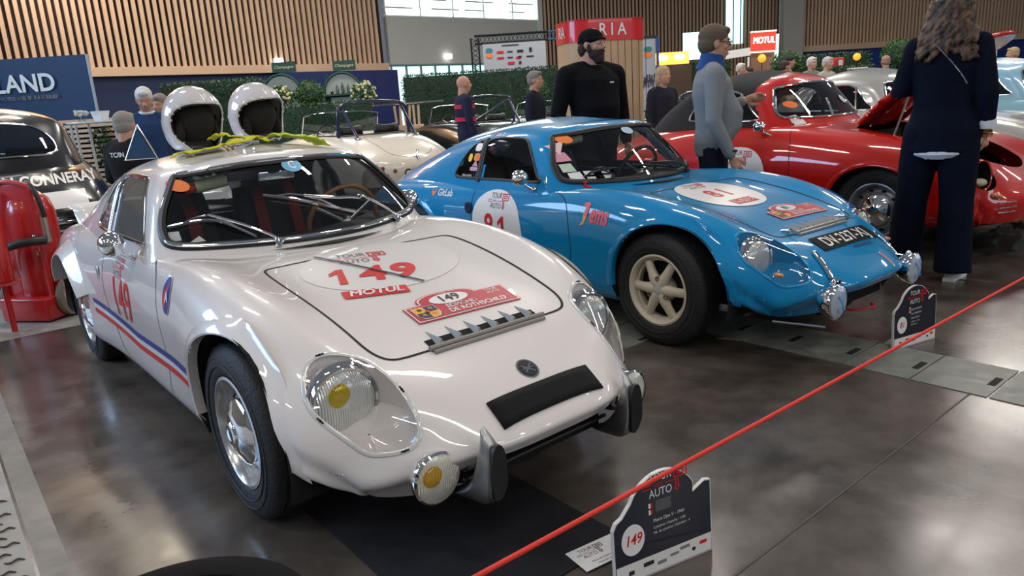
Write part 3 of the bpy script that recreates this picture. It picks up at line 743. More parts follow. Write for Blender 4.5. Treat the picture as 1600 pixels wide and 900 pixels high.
def fog_lamp(root, c, r, yellow, m, lens=None):
    c = Vector(c); rot = Vector((1, 0, 0)).to_track_quat('Z', 'Y').to_matrix()
    mb = MB(); mb.lathe([(.0, -.085), (r*.35, -.082), (r*.75, -.06), (r*.98, -.025), (r*1.03, -.01), (r*1.08, 0), (r*1.08, .012), (r, .018)], c, n=40, rot=rot); o = mb.build('fog_lamp', m, root)
    mb = MB(); mb.lathe([(r, .014), (r*.7, .024), (r*.35, .03), (0, .032)], c, n=40, rot=rot); mb.build('fog_lens', lens_mat('fog_glass', (.85, .83, .72)) if lens is None else lens, o)
    if yellow: mb = MB(); mb.ball(c+Vector((.028, -r*.35, r*.28)), (.008, r*.42, r*.42), 20); mb.build('yellow_lens_glow', glass_mat('fog_glow_tint', (.95, .72, .22), .95), o)  # glow inside the fog lens, put in as a yellow tinted ball
    return o
# ------------------------------------------------------------------ details of the white coupe
def finish_white(t):
    root, H, G, hb, ab = t; D = math.radians(14)
    hd = placer(root, (-.02, -.07, 0), D, hb)
    big = placer(root, (-.12, 0, 0), 0, hb)
    poly_place(big, 'number_roundel', ell(0, 0, .325, .235, 48), mat('faint_roundel', (.765, .73, .715), .3, coat=1, spec=.3), .0015)
    p = placer(root, (-.215, -.03, 0), D, hb); tour_logo(lambda n, V, F, m: p(n, V, F, m, .004), mat('decal_grey_letters', (.10, .09, .09), .4), M_decalr, root, .40)
    p = placer(root, (-.045, -.085, 0), D, hb)
    poly_place(p, 'letters', [(-.140, -.070), (-.110, -.070), (-.098, .072), (-.120, .072), (-.156, .040), (-.158, .014), (-.126, .034)], M_decalr, .004); txt_place(p, '4', -.005, 0, .19, M_decalr, .004, .0065, 1.05, .12); txt_place(p, '9', .115, 0, .19, M_decalr, .004, .0065, 1.05, .12)
    p = placer(root, (.107, -.163, 0), D, hb); motul(p, 0, 0, .235, .062)
    # strip of black tape across the number
    a, b = Vector((-.315, -.188)), Vector((.116, .034)); n = Vector((-(b-a).y, (b-a).x)).normalized()*.006
    wrap('black_tape', [tuple(a-n), tuple(b-n), tuple(b+n), tuple(a+n)], [(0, 1, 2, 3)], M_decalb, root, (0, 0, 0), (1, 0, 0), (0, 1, 0), (0, 0, -1), hb, .007, .04)
    p = placer(root, (.322, .045, 0), R(2), hb, off=.004); rally_plate(root, p, '149')
    nose_grille(root, hb, 6, -.215, .235, mat('grille_alu', (.26, .245, .225), .5, metal=.2, spec=.3))
    p = placer(root, (.700, .009, 0), 0, hb)
    poly_place(p, 'badge', ell(0, 0, .036, .036, 28), M_chrome, .003); poly_place(p, 'badge_face', ell(0, 0, .030, .030, 28), M_decalb, .0045)
    for q in ([(-.022, -.012), (.02, .016), (.024, .012), (-.016, -.016)], [(-.016, .014), (.018, -.016), (.014, -.02), (-.02, .008)], [(-.022, -.003), (.022, -.003), (.022, .001), (-.022, .001)]): poly_place(p, 'badge_arrow', q, M_chrome, .0055)
    # black number plate on the nose
    mb = MB(); Q = [[hb.ray_cast(Vector((.752+.078*u, -.203+.41*v, 2)), Vector((0, 0, -1)))[0]+Vector((.006, 0, .006)) for v in np.linspace(0, 1, 13)] for u in np.linspace(0, 1, 5)]
    mb.grid(Q); o = mb.build('front_number_plate', mat('plate_black', (.010, .010, .011), .7, spec=.15), root); md = o.modifiers.new('Solidify', 'SOLIDIFY'); md.thickness = .006; md.offset = 1
    # side graphics
    for s in (-1,):
        p = placer(root, (-1.33, 0, .56), 0, hb, 'side')
        txt_place(p, '149', 0.06, -.01, .26, M_decalr, .003, .002, .9)
        p2 = placer(root, (-1.30, 0, .70), 0, hb, 'side'); tour_logo(lambda n, V, F, m: p2(n, V, F, m, .003), mat('decal_grey_letters', (.10, .09, .09), .4), M_decalr, root, .36)
        p = placer(root, (-.505, 0, .735), R(20), hb, 'side')
        p = placer(root, (-.50, 0, .70), R(12), hb, 'side')
        poly_place(p, 'side_badge_rim', ell(0, 0, .052, .07, 32), M_decalw, .003); poly_place(p, 'side_badge', ell(0, 0, .048, .066, 32), M_decalblue, .0036)
        poly_place(p, 'side_badge_flash', [(-.045, -.02), (-.01, -.045), (.01, .0), (.035, .05), (0, .03), (-.03, .02)], M_decalr, .0044)
        txt_place(p, 'A', .008, -.005, .05, M_decalw, .005, .003)
        # tricolour sill stripe
        for z, m, nm in ((.435, M_decalblue, 'blue_stripe'), (.408, M_decalw, 'white_stripe'), (.381, M_decalr, 'red_stripe')):
            def seg(x0, x1, zz0, zz1): return [(x0, zz0), (x1, zz1), (x1, zz1+.024), (x0, zz0+.024)]
            q = lambda V: wrap(nm, V, [(0, 1, 2, 3)], m, root, (0, 0, 0), (1, 0, 0), (0, 0, 1), (0, 1, 0), hb, .0025, .06)
            q(seg(-1.90, -1.10, z+.015, z-.022)); q(seg(-1.10, -.30, z-.022, z+.01))
    # recessed door handle
    mb = MB(); h = hb.ray_cast(Vector((-1.70, -2, .62)), Vector((0, 1, 0))); mb.ball(h[0], (.028, .006, .045), 20); mb.build('door_handle', M_steel, root)
    mb = MB(); 
    for s in (-1, 1):
        pts = curve([(-2.7, s*.52, .775), (-2.95, s*.50, .785), (-3.2, s*.46, .835)], 4)
    A = [[Vector((-2.98-.22*t, y, .735+.10*t*t+.02*t-(.03 if abs(y) > .45 else 0)*(1-t))) for y in np.linspace(-.52, .52, 15)] for t in np.linspace(0, 1, 5)]
    mb.grid(A); o = mb.build('tail_spoiler', M_white, root); md = o.modifiers.new('Solidify', 'SOLIDIFY'); md.thickness = .012
    # overriders
    for s in (-1, 1):
        y0 = s*.285
        A = []
        prof = [(.842, .458, .002, .0), (.862, .44, .009, .015), (.882, .412, .019, .03), (.892, .38, .027, .05), (.895, .34, .029, .07), (.893, .30, .029, .09), (.885, .262, .028, .125), (.868, .235, .024, .16), (.845, .222, .018, .155), (.82, .215, .008, .13)]
        for x, z, w_, dep in prof:
            A.append([Vector((x-dep, y0+s*.012+w_*1.15, z-dep*.10)), Vector((x-dep*.4, y0+w_*1.05, z-dep*.02)), Vector((x-.006, y0+w_*.98, z)), Vector((x, y0+w_*.6, z)), Vector((x, y0-w_*.6, z)), Vector((x-.006, y0-w_*.98, z)), Vector((x-dep*.4, y0-w_*1.05, z-dep*.02)), Vector((x-dep, y0+s*.012-w_*1.15, z-dep*.10))])
        mb = MB(); mb.grid(A, closed_v=True); o = mb.build('overrider', mat('dull_alloy', (.42, .42, .42), .3, metal=.9), root)
        sub = o.modifiers.new('Subsurf', 'SUBSURF'); sub.levels = 1; sub.render_levels = 2
        mb = MB(); P = []
        mb.prism(ell(0, .335, .026, .086, 28, ex=2.4), 0, .012, lambda u, v, h: Vector((.893+h-.25*max(0, .30-v)**1.0, y0+u, v)))
        mb.build('rubber_pad', M_seal, o)
    for s in (-1, 1): fog_lamp(root, (.765, s*.404, .322), .072, s < 0, M_chrome)
    for s in (-1, 1):
        mb = MB(); mb.tube([(.55, s*.40, .22), (.70, s*.398, .245)], .012, 8); mb.build('lamp_bracket', M_blackp, root)
    # intake grille, tow hook and lower lip
    mb = MB(); mb.box((.70, 0, .28), (.02, .62, .13)); mb.build('intake_void', M_dark, root)
    mb = MB(); mb.box((.752, 0, .300), (.012, .60, .022), bev=.004); mb.box((.75, 0, .265), (.01, .60, .008)); mb.build('intake_bar', mat('dull_bar', (.12, .12, .13), .35, metal=.8), root)
    mb = MB(); mb.tube([(.70, -.22, .30), (.79, -.225, .295), (.815, -.225, .27), (.79, -.225, .25), (.72, -.22, .255)], .012, 10, flat=.6, up=(0, 1, 0)); mb.tube([(.78, -.20, .30), (.785, -.25, .30)], .010, 8); mb.build('tow_hook', mat('hook_red', (.35, .015, .02), .4), root)
    interior(root, mat('belt_red', (.42, .03, .02), .7), mat('seat_black', (.02, .02, .022), .7), mat('wood_rim', (.30, .13, .04), .35, coat=.5)); headliner(root, G)
    gb = G.bvh
    wiper(root, gb, (-.548, -.226, .815), [(-.32, .865)], [(-.555, .90), (-.46, .915), (-.38, .905), (-.29, .84)], M_chrome)
    wiper(root, gb, (-.605, .38, .82), [(.22, .91), (.06, .93)], [(-.20, .992), (-.06, .955), (.15, .88)], M_chrome)
    round_mirror(root, (-1.05, -.735, .845), (-1.09, -.662, .775), -1)
    round_mirror(root, (-1.05, .735, .845), (-1.09, .662, .775), 1)
    f = placer(root, (0, 0, 0), 0, gb, 'front', .005)
    poly_place(f, 'orange_sticker', ell(-.46, 1.058, .034, .024, 24)+[], M_orange, .006)
    poly_place(f, 'round_blue_sticker', ell(-.022, 1.103, .043, .026, 28), mat('pale_blue_sticker', (.12, .42, .68), .4), .006)
    txt_place(f, 'C', -.022, 1.104, .042, M_decalw, .007, .001)
    poly_place(f, 'paper_slip', [(-.572, .855), (-.535, .858), (-.532, .892), (-.567, .89)], M_decalw, -.004)
    poly_place(f, 'paper_slip', [(-.52, .845), (-.46, .85), (-.475, .87), (-.50, .855)], M_decalw, -.004)
    mb = MB(); mb.tube([(-.99, -.43, 1.035), (-.985, -.385, 1.043)], .018, 14, i=0); mb.build('red_cap_tube', mat('belt_red', (.5, .03, .02), .6), root)
    mb = MB(); mb.tube([(-.98, -.385, 1.045), (-.955, -.26, 1.065)], .028, 16); mb.build('rolled_sun_visor', mat('beige_vinyl', (.42, .40, .28), .5), root)
    mb = MB(); mb.box((-.96, -.10, 1.075), (.012, .30, .045), Matrix.Rotation(R(20), 3, 'Y'), bev=.004); mb.build('sun_visor', mat('smoke_visor', (.10, .08, .12), .15), root)
    mb = MB(); mb.box((-.90, -.05, 1.065), (.015, .17, .045), bev=.006); mb.build('rear_view_mirror', M_chrome, root)
    sg = placer(root, (-1.77, 0, .90), 0, gb, 'side'); txt_place(sg, 'F. ARDOUIN', .03, .01, .022, M_decalw, .004); txt_place(sg, 'F. LAMBERT', .03, -.02, .022, M_decalw, .004)
# ------------------------------------------------------------------ details of the blue coupe
def finish_blue(t):
    root, H, G, hb, ab = t
    c0 = placer(root, (-.085, -.01, 0), 0, hb)
    poly_place(c0, 'number_roundel', ell(0, 0, .255, .245, 56, ex=2.25), M_decalw, .003)
    p = placer(root, (-.26, -.01, 0), 0, hb); tour_logo(lambda n, V, F, m: p(n, V, F, m, .0045), mat('decal_grey_letters', (.10, .09, .09), .4), M_decalr, root, .34)
    p = placer(root, (-.085, -.01, 0), 0, hb); txt_place(p, '8', -.055, 0, .18, M_decalr, .0045, .003, .85); txt_place(p, '1', .05, 0, .18, M_decalr, .0045, .003, .85)
    p = placer(root, (.075, -.01, 0), 0, hb); motul(p, 0, 0, .20, .075, .0045, True)
    p = placer(root, (.322, .10, 0), R(2), hb); rally_plate(root, p, '81')
    nose_grille(root, hb, 7, -.215, .245, mat('grille_grey', (.30, .30, .30), .4, metal=.4))
    for s in (-1, 1):
        mb = MB(); h = hb.ray_cast(Vector((.50, s*.27+.01, 2)), Vector((0, 0, -1)))[0]
        mb.tube([h+Vector((-.06, -.01, .006)), h+Vector((-.02, 0, .018)), h+Vector((.03, .005, .012)), h+Vector((.06, .01, .004))], .006, 8); mb.ball(h+Vector((0, 0, .014)), .012, 12); mb.build('bonnet_catch', M_chrome, root)
    p = placer(root, (.634, .045, 0), R(1), hb)
    poly_place(p, 'front_number_plate', [(-.265, -.05), (.265, -.05), (.265, .05), (-.265, .05)], mat('plate_black', (.010, .010, .011), .7, spec=.15), .005)
    txt_place(p, 'DV-237-XJ', 0.0, -.002, .098, M_decalw, .0065, .0012, .95)
    txt_place(p, 'AVIA RACING', .05, -.073, .03, mat('navy_letters', (.005, .03, .12), .5), .003, .0008)
    p = placer(root, (.815, .13, 0), 0, hb); poly_place(p, 'badge', ell(0, 0, .010, .042, 20, ex=4), M_decalw, .003); poly_place(p, 'badge_face', ell(0, 0, .0055, .035, 20, ex=4), M_decalr, .004)
    # side graphics (driver's right door, wing and quarter)
    p = placer(root, (-1.345, 0, .585), 0, hb, 'side', cell=.05)
    poly_place(p, 'number_roundel', curve([(0, .185), (-.12, .165), (-.215, .10), (-.255, 0), (-.255, -.14), (-.20, -.26), (0, -.30), (.2, -.26), (.265, -.14), (.255, 0), (.215, .10), (.12, .165)], 4, True), M_decalw, .003)
    txt_place(p, '8', -.075, -.06, .22, M_decalr, .0045, .005, .9); poly_place(p, 'letters', [(.055, -.145), (.082, -.145), (.088, .02), (.066, .02), (.022, -.02), (.022, -.045), (.058, -.02)], M_decalr, .0045)
    p = placer(root, (-1.31, 0, .70), 0, hb, 'side'); tour_logo(lambda n, V, F, m: p(n, V, F, m, .0045), mat('decal_grey_letters', (.10, .09, .09), .4), M_decalr, root, .38)
    pk = mat('pink_decal', (.85, .12, .16), .4); yl = mat('apricot_decal', (.85, .45, .12), .4)
    p = placer(root, (-.40, 0, .668), R(-3), hb, 'side')
    V = curve([(-.10, .03), (-.072, .035), (-.09, -.03), (-.11, -.055), (-.135, -.062), (-.120, -.045), (-.108, -.02)], 3, True); poly_place(p, 'script_initial', V, yl, .003)
    V = curve([(-.12, .05), (-.10, .068), (-.066, .068), (-.07, .04), (-.078, .0), (-.10, .0), (-.095, .045)], 3, True); poly_place(p, 'script_initial', V, pk, .0035)
    txt_place(p, 'ems', .012, .012, .145, pk, .003, .005, .62, .25)
    p = placer(root, (-1.97, 0, .722), 0, hb, 'side'); txt_place(p, 'GitLab', .03, 0, .065, M_decalw, .003, .0012)
    poly_place(p, 'fox_mark', [(-.125, .03), (-.115, .005), (-.098, .005), (-.088, .03), (-.08, .0), (-.107, -.03), (-.133, .0)], M_orange, .003)
    p = placer(root, (-1.50, 0, 1.115), 0, ab, 'side'); poly_place(p, 'flag_mark', [(-.09, -.012), (-.07, -.012), (-.06, .012), (-.08, .012)], M_decalr, .004); txt_place(p, 'Jules M.', .0, 0, .03, M_decalw, .004)
    mb = MB(); h = hb.ray_cast(Vector((-1.645, -2, .638)), Vector((0, 1, 0)))[0]; mb.lathe([(.04, 0), (.04, .006), (.03, .008), (0, .003)], h+Vector((0, -.004, 0)), n=24, rot=Matrix.Rotation(R(90), 3, 'X')); mb.build('fuel_cap', mat('dark_cap', (.02, .04, .09), .3, metal=.5), root)
    interior(root, mat('belt_dark', (.02, .02, .03), .7), mat('seat_black', (.02, .02, .022), .7), M_blackp); headliner(root, G)
    gb = G.bvh; f = placer(root, (0, 0, 0), 0, gb, 'front', .005)
    poly_place(f, 'orange_sticker', ell(-.430, 1.077, .036, .028, 24), M_orange, .006)
    poly_place(f, 'triangle_sticker', [(-.525, 1.04), (-.44, 1.065), (-.505, .985)], mat('pale_pink', (.75, .55, .55), .5), .005)
    poly_place(f, 'pink_sticker', [(-.545, .945), (-.475, .95), (-.478, 1.0), (-.54, .995)], mat('pink_sticker', (.65, .28, .36), .5), .005)
    poly_place(f, 'green_sticker', [(-.555, .885), (-.49, .888), (-.492, .935), (-.548, .932)], mat('pale_green_sticker', (.50, .60, .48), .5), .005)
    poly_place(f, 'paper_sticker', [(-.545, .838), (-.475, .842), (-.478, .885), (-.54, .88)], M_decalw, .005)
    for a, b in ((-.44, .875), (-.44, .842), (-.35, .878), (-.35, .846)): poly_place(f, 'small_paper_sticker', [(a-.022, b-.011), (a+.022, b-.011), (a+.022, b+.011), (a-.022, b+.011)], M_decalw, .005)
    poly_place(f, 'round_pale_sticker', ell(-.022, 1.10, .045, .022, 24), mat('pale_round', (.45, .60, .70), .4), .006)
    mb = MB(); mb.tube([(-.985, -.40, 1.06), (-.955, -.27, 1.075)], .028, 16); mb.build('rolled_sun_visor', mat('beige_vinyl', (.42, .40, .28), .5), root)
    sg = placer(root, (-1.70, 0, .93), 0, gb, 'side')
    poly_place(sg, 'white_sticker', ell(.02, .105, .042, .026, 20, ex=3), M_decalw, .004)
    poly_place(sg, 'yellow_sticker', ell(-.055, .035, .026, .028, 20), M_yellow, .004); poly_place(sg, 'orange_sticker', ell(.03, .04, .04, .026, 20, ex=3), M_orange, .004)
    poly_place(sg, 'pink_triangle_sticker', [(-.01, -.02), (.06, -.02), (.025, .02)], mat('pink_sticker', (.65, .28, .36), .5), .004); poly_place(sg, 'mauve_sticker', ell(.02, -.038, .05, .013, 20, ex=4), mat('mauve_sticker', (.5, .3, .45), .5), .004)
    txt_place(sg, 'Belle de Nuit', -.05, -.082, .022, M_decalw, .004)
    wm = M_blackp
    wiper(root, gb, (-.56, .30, .82), [(.15, .855)], [(-.18, .895), (0, .872), (.2, .84)], wm)
    wiper(root, gb, (-.62, -.33, .835), [(-.38, .855)], [(-.48, .85), (-.40, .875), (-.29, .885)], wm)
    round_mirror(root, (-1.02, -.73, .868), (-1.0, -.655, .79), -1, .05)
    mb = MB(); 
    for y in (-.50, .40):
        h = hb.ray_cast(Vector((-.69+.0*y, y, 2)), Vector((0, 0, -1)))[0]; m_ = MB(); m_.lathe([(.009, 0), (.009, .028), (.014, .03), (.014, .036), (0, .038)], h, n=12); m_.tube([h+Vector((0, 0, .006)), h+Vector((.03, .02, .004))], .006, 8); m_.build('bonnet_pin', mat('pin_red', (.6, .02, .02), .4), root)
    # chrome lamp brackets and lamps
    for s, yy, zz, yl_ in ((-1, -.435, .335, 0), (1, .355, .345, 0)):
        P = [hb.ray_cast(Vector((x, y, 2)), Vector((0, 0, -1)))[0]+Vector((0, 0, .008)) for x, y in ((.665, s*.305), (.70, s*.315), (.74, s*.325), (.775, s*.335))]+[Vector((.815, s*.345, .415)), Vector((.83, yy*.98, .408))]
        mb = MB(); mb.tube(P, .018, 10, flat=.25, up=(.3, 0, 1))
        mb.tube([(.83, yy*.98, .425), (.83, yy, .385)], .010, 10); mb.ball((.83, yy*.98, .425), .014, 12)
        for p_ in (P[0], P[2]): mb.ball(p_+Vector((0, 0, .004)), .008, 10)
        mb.build('lamp_bracket', M_chrome, root)
        fl = fog_lamp(root, (.85, yy, zz), .078, False, M_chrome, lens_mat('blue_tint_lens', (.62, .72, .85)))
        for a in (35, -35): MB().box((.881, yy, zz), (.004, .014, .096), Matrix.Rotation(R(a), 3, 'X'), bev=.0015).build('tape_strip', mat('blue_tape', (.16, .36, .62), .4, coat=.5), fl)
    mb = MB(); mb.tube([(.70, -.20, .225), (.82, -.19, .235), (.87, -.10, .24), (.83, -.03, .235)], .011, 10, flat=.5); mb.build('tow_hook', mat('hook_red', (.35, .015, .02), .4), root)
    mb = MB(); mb.tube([(.55, -.46, .19), (.80, -.42, .20)], .008, 8); mb.build('lower_rail', M_chrome, root)
    mb = MB(); mb.box((.70, 0, .28), (.02, .62, .13)); mb.build('intake_void', M_dark, root)
finish_white(white_car); finish_blue(blue_car)
tag(white_car[0], 'white low racing coupe numbered 149 with red rally plate on the bonnet', 'car')
tag(blue_car[0], 'bright blue low racing coupe numbered 81 parked behind the white one', 'car')
# ------------------------------------------------------------------ the hall: floor, walls, windows
def struct(o): o['kind'] = 'structure'; return o
def concrete(name, dark, light, r0, r1, scale=.8, cracks=True):
    m = bpy.data.materials.new(name); m.use_nodes = True; nt = m.node_tree; b = nt.nodes['Principled BSDF']; L = nt.links.new
    tc = nt.nodes.new('ShaderNodeTexCoord')
    n1 = nt.nodes.new('ShaderNodeTexNoise'); n1.inputs['Scale'].default_value = scale; n1.inputs['Detail'].default_value = 9; n1.inputs['Roughness'].default_value = .62; n1.inputs['Distortion'].default_value = .6
    n2 = nt.nodes.new('ShaderNodeTexNoise'); n2.inputs['Scale'].default_value = scale*7; n2.inputs['Detail'].default_value = 6
    L(tc.outputs['Object'], n1.inputs['Vector']); L(tc.outputs['Object'], n2.inputs['Vector'])
    cr = nt.nodes.new('ShaderNodeValToRGB'); cr.color_ramp.elements[0].position = .36; cr.color_ramp.elements[0].color = (*dark, 1); cr.color_ramp.elements[1].position = .66; cr.color_ramp.elements[1].color = (*light, 1)
    mx = nt.nodes.new('ShaderNodeMath'); mx.operation = 'MULTIPLY_ADD'; mx.inputs[1].default_value = .28; L(n2.outputs['Fac'], mx.inputs[0]); L(n1.outputs['Fac'], mx.inputs[2])
    sb = nt.nodes.new('ShaderNodeMath'); sb.operation = 'SUBTRACT'; sb.inputs[1].default_value = .14; L(mx.outputs[0], sb.inputs[0]); L(sb.outputs[0], cr.inputs[0]); L(cr.outputs[0], b.inputs['Base Color'])
    rr = nt.nodes.new('ShaderNodeMapRange'); rr.inputs['From Min'].default_value = .3; rr.inputs['From Max'].default_value = .7; rr.inputs['To Min'].default_value = r0; rr.inputs['To Max'].default_value = r1
    L(n2.outputs['Fac'], rr.inputs[0]); L(rr.outputs[0], b.inputs['Roughness'])
    n3 = nt.nodes.new('ShaderNodeTexNoise'); n3.inputs['Scale'].default_value = 9; n3.inputs['Detail'].default_value = 3; L(tc.outputs['Object'], n3.inputs['Vector'])
    bp = nt.nodes.new('ShaderNodeBump'); bp.inputs['Strength'].default_value = .10; bp.inputs['Distance'].default_value = .004; L(n3.outputs['Fac'], bp.inputs['Height']); L(bp.outputs[0], b.inputs['Normal'])
    return m
M_floor = concrete('polished_concrete', (.040, .034, .031), (.135, .116, .100), .17, .25)
M_light = concrete('pale_concrete', (.22, .215, .20), (.38, .37, .345), .35, .6, 1.6)
M_slab = concrete('slab_concrete', (.15, .16, .145), (.26, .27, .245), .35, .6, 2.5)
HALL = Matrix.Rotation(R(-51), 4, 'Z')            # the hall's own axes: +x runs the way the cars face
def hall(u, n, z=0): return Vector((.6293*u+.7771*n, -.7771*u+.6293*n, z))
mb = MB(); mb.box((4, 16, -.05), (70, 60, .1)); struct(mb.build('floor', M_floor))
def patch(u0, u1, n0, n1, z0, z1, m, name, i=0):
    mb = MB(); V = [hall(u, n, z) for z in (z0, z1) for u, n in ((u0, n0), (u1, n0), (u1, n1), (u0, n1))]
    mb.raw(V, [(3, 2, 1, 0), (4, 5, 6, 7), (0, 1, 5, 4), (1, 2, 6, 5), (2, 3, 7, 6), (3, 0, 4, 7)]); return mb.build(name, m, None, False)
struct(patch(-14, 3, -3.2, .055, -.01, .002, M_light, 'floor_trench_cover'))
struct(patch(-14, 3, .065, .145, -.01, .003, concrete('kerb_concrete', (.12, .115, .105), (.22, .21, .195), .3, .6, 2), 'floor_kerb'))
struct(patch(-12, -5.72, .15, 12, -.01, .002, M_light, 'floor_pale_area'))
for k in range(-9, 12):
    u = k*.62
    for n0, n1 in ((3.26, 3.66),)+(((2.77, 3.25),) if u < -2.5 else ()):
        for h in (0, .31):
            struct(patch(u+h+.004, u+h+.306, n0, n1, -.01, .004, M_slab, 'floor_slab'))
            mb = MB(); c = hall(u+h+.29, n0+.09, .0045); struct(patch(u+h+.262, u+h+.292, n0+.14, n0+.25, 0, .0052, M_gap, 'trim_1'))
for n in (5.2,): struct(patch(-14, 8, n, n+.012, -.01, .002, M_gap, 'floor_joint'))
for u in (-1.0, 2.6): struct(patch(u, u+.008, .15, 3.25, -.01, .0015, mat('joint_grey', (.04, .036, .032), .5), 'floor_joint'))
# curled cable holes in the pale trench cover
for k in range(11):
    u, n = -3.10+.062*k, .010-(.030 if k % 2 else 0)
    pts = curve([tuple(hall(u-.012, n-.022, .003)), tuple(hall(u+.006, n-.006, .006)), tuple(hall(u-.004, n+.012, .006)), tuple(hall(u+.010, n+.028, .003))], 4)
    mb = MB(); mb.tube(pts, .0032, 6); tag(mb.build('lifting_hook', mat('rusty_iron', (.06, .045, .035), .7)), 'dark iron lifting hook curling out of the pale concrete trench cover', 'hook', 'iron hooks in the trench cover at lower left')
# black carpet under the nose of the white car, green one under its tail
tag(patch(-4.2, -1.33, .815, 1.46, .002, .007, mat('black_carpet', (.010, .010, .014), .95, bump=.3, bscale=200)), 'black carpet runner lying under the nose of the white coupe', 'carpet') if False else None
o = patch(-4.3, -1.33, .815, 1.46, .002, .007, mat('black_carpet', (.010, .010, .014), .95, bump=.3, bscale=200), 'carpet_runner'); tag(o, 'black carpet runner lying under the nose of the white coupe', 'carpet')
o = patch(-5.6, -4.52, .84, 1.5, .002, .007, mat('green_carpet', (.05, .16, .07), .8, bump=.3, bscale=200), 'carpet_mat'); tag(o, 'green carpet mat lying under the tail of the white coupe', 'carpet')

# ---- slatted walls
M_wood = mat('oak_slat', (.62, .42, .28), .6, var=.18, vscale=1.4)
M_woodd = mat('oak_slat_dark', (.38, .25, .16), .6, var=.15, vscale=1.2)  # same slat in a darker tone, for the far wall
M_back = mat('slat_backing', (.030, .014, .010), .9)
M_navy = mat('navy_wall', (.008, .020, .075), .6)
M_wall = mat('grey_wall', (.50, .50, .47), .8)
def slat_wall(name, p0, p1, z0, z1, period, wd, m, board=.24, off=.12, lean=0):
    a, b = Vector((*p0, 0)), Vector((*p1, 0)); d = (b-a); L = d.length; d.normalize(); nrm = Vector((d.y, -d.x, 0))
    rot = Matrix((d, nrm, Vector((0, 0, 1)))).transposed(); mb = MB()
    c = (a+b)/2; mb.box((c.x, c.y, (z0+z1)/2), (L, .04, z1-z0), rot, 1)
    k = int(L/period)
    for i in range(k):
        p = a+d*(i+.5)*period+nrm*off*.5; mb.box((p.x, p.y, (z0+z1)/2), (wd, off, z1-z0), rot, 0)
    if board:
        p = c+nrm*off*.6; mb.box((p.x, p.y, z0-board/2+.02), (L+.25, off*1.5, board), rot, 0)
    return struct(mb.build(name, [m, M_back], None, False))
def plain_wall(name, p0, p1, z0, z1, m, th=.1, back=.0):
    a, b = Vector((*p0, 0)), Vector((*p1, 0)); d = (b-a); L = d.length; d.normalize(); nrm = Vector((d.y, -d.x, 0)); rot = Matrix((d, nrm, Vector((0, 0, 1)))).transposed()
    c = (a+b)/2-nrm*(th/2+back); mb = MB(); mb.box((c.x, c.y, (z0+z1)/2), (L, th, z1-z0), rot); return struct(mb.build(name, m, None, False))
D39 = Vector((.773, .634, 0)); A0 = Vector((-10.93, 21.05, 0))
def LW(s, o=0): p = A0+D39*s+Vector((.634, -.773, 0))*o; return (p.x, p.y)
slat_wall('wall_left', LW(-11), LW(8.95), 3.0, 11, .187, .098, M_wood)
plain_wall('wall_left_lower', LW(-11), LW(9.2), 0, 2.8, M_navy)
plain_wall('wall_left_backing', LW(-11), LW(8.95), 2.7, 11, M_back, .1, .08)
mb = MB(); 
struct(mb.box((*LW(7.1, .35), 1.35), (4.3, .06, 2.85), Matrix.Rotation(R(39.4), 3, 'Z')).build('trim_2', mat('royal_navy_panel', (.012, .024, .12), .5), None, False))
# pale wall with the high window and the glass doors beneath
def BW(s, o=0): p = Vector((-3.6, 27.35, 0))+D39*s+Vector((.634, -.773, 0))*o; return (p.x, p.y)
plain_wall('wall_back', BW(-.3), BW(7.15), 3.0, 4.62, M_wall, .2)
plain_wall('wall_back_upper', BW(-.3), BW(7.6), 8.4, 11, M_wall, .2)
plain_wall('wall_back_edge', BW(6.95), BW(7.45), 0, 11, mat('pale_edge', (.62, .62, .58), .7), .25, -.05)
def day_mat(name, rgb, s): return mat(name, rgb, .9, emit=rgb, es=s)
def window(name, s0, s1, z0, z1, n, rows, m, fm, fn=BW):
    rz = Matrix.Rotation(R(39.4), 3, 'Z'); c = fn((s0+s1)/2, -.12); mb = MB(); mb.box((*c, (z0+z1)/2), (s1-s0, .02, z1-z0), rz); o = struct(mb.build(name, m, None, False))
    f = MB()
    for i in range(n+1): f.box((*fn(s0+(s1-s0)*i/n, -.05), (z0+z1)/2), (.05, .08, z1-z0), rz)
    for i in range(rows+1): f.box((*fn((s0+s1)/2, -.05), z0+(z1-z0)*i/rows), (s1-s0, .08, .05), rz)
    struct(f.build('window_frame', fm, o, False)); return o
M_frame = mat('window_frame_pale', (.75, .82, .82), .4)
window('window_1', -.3, 7.1, 4.66, 8.4, 5, 2, day_mat('daylight_outside', (.90, 1.0, 1.0), 2.3), M_frame)
window('window_2', -.9, 4.2, 0, 2.95, 8, 1, day_mat('daylight_doors', (.62, .92, .95), 1.1), mat('door_frame_green', (.12, .20, .19), .4))
# louvres outside the high window
mb = MB()
for k in range(14):
    s = .2+1.9*(k % 4)+.3*math.sin(k*2.1); z = 4.95+.32*(k//4); mb.box((*BW(s, -.08), z), (1.1+.3*math.cos(k), .02, .05), Matrix.Rotation(R(39.4), 3, 'Z'))
struct(mb.build('trim_3', mat('louvre_grey', (.42, .55, .60), .6), None, False))
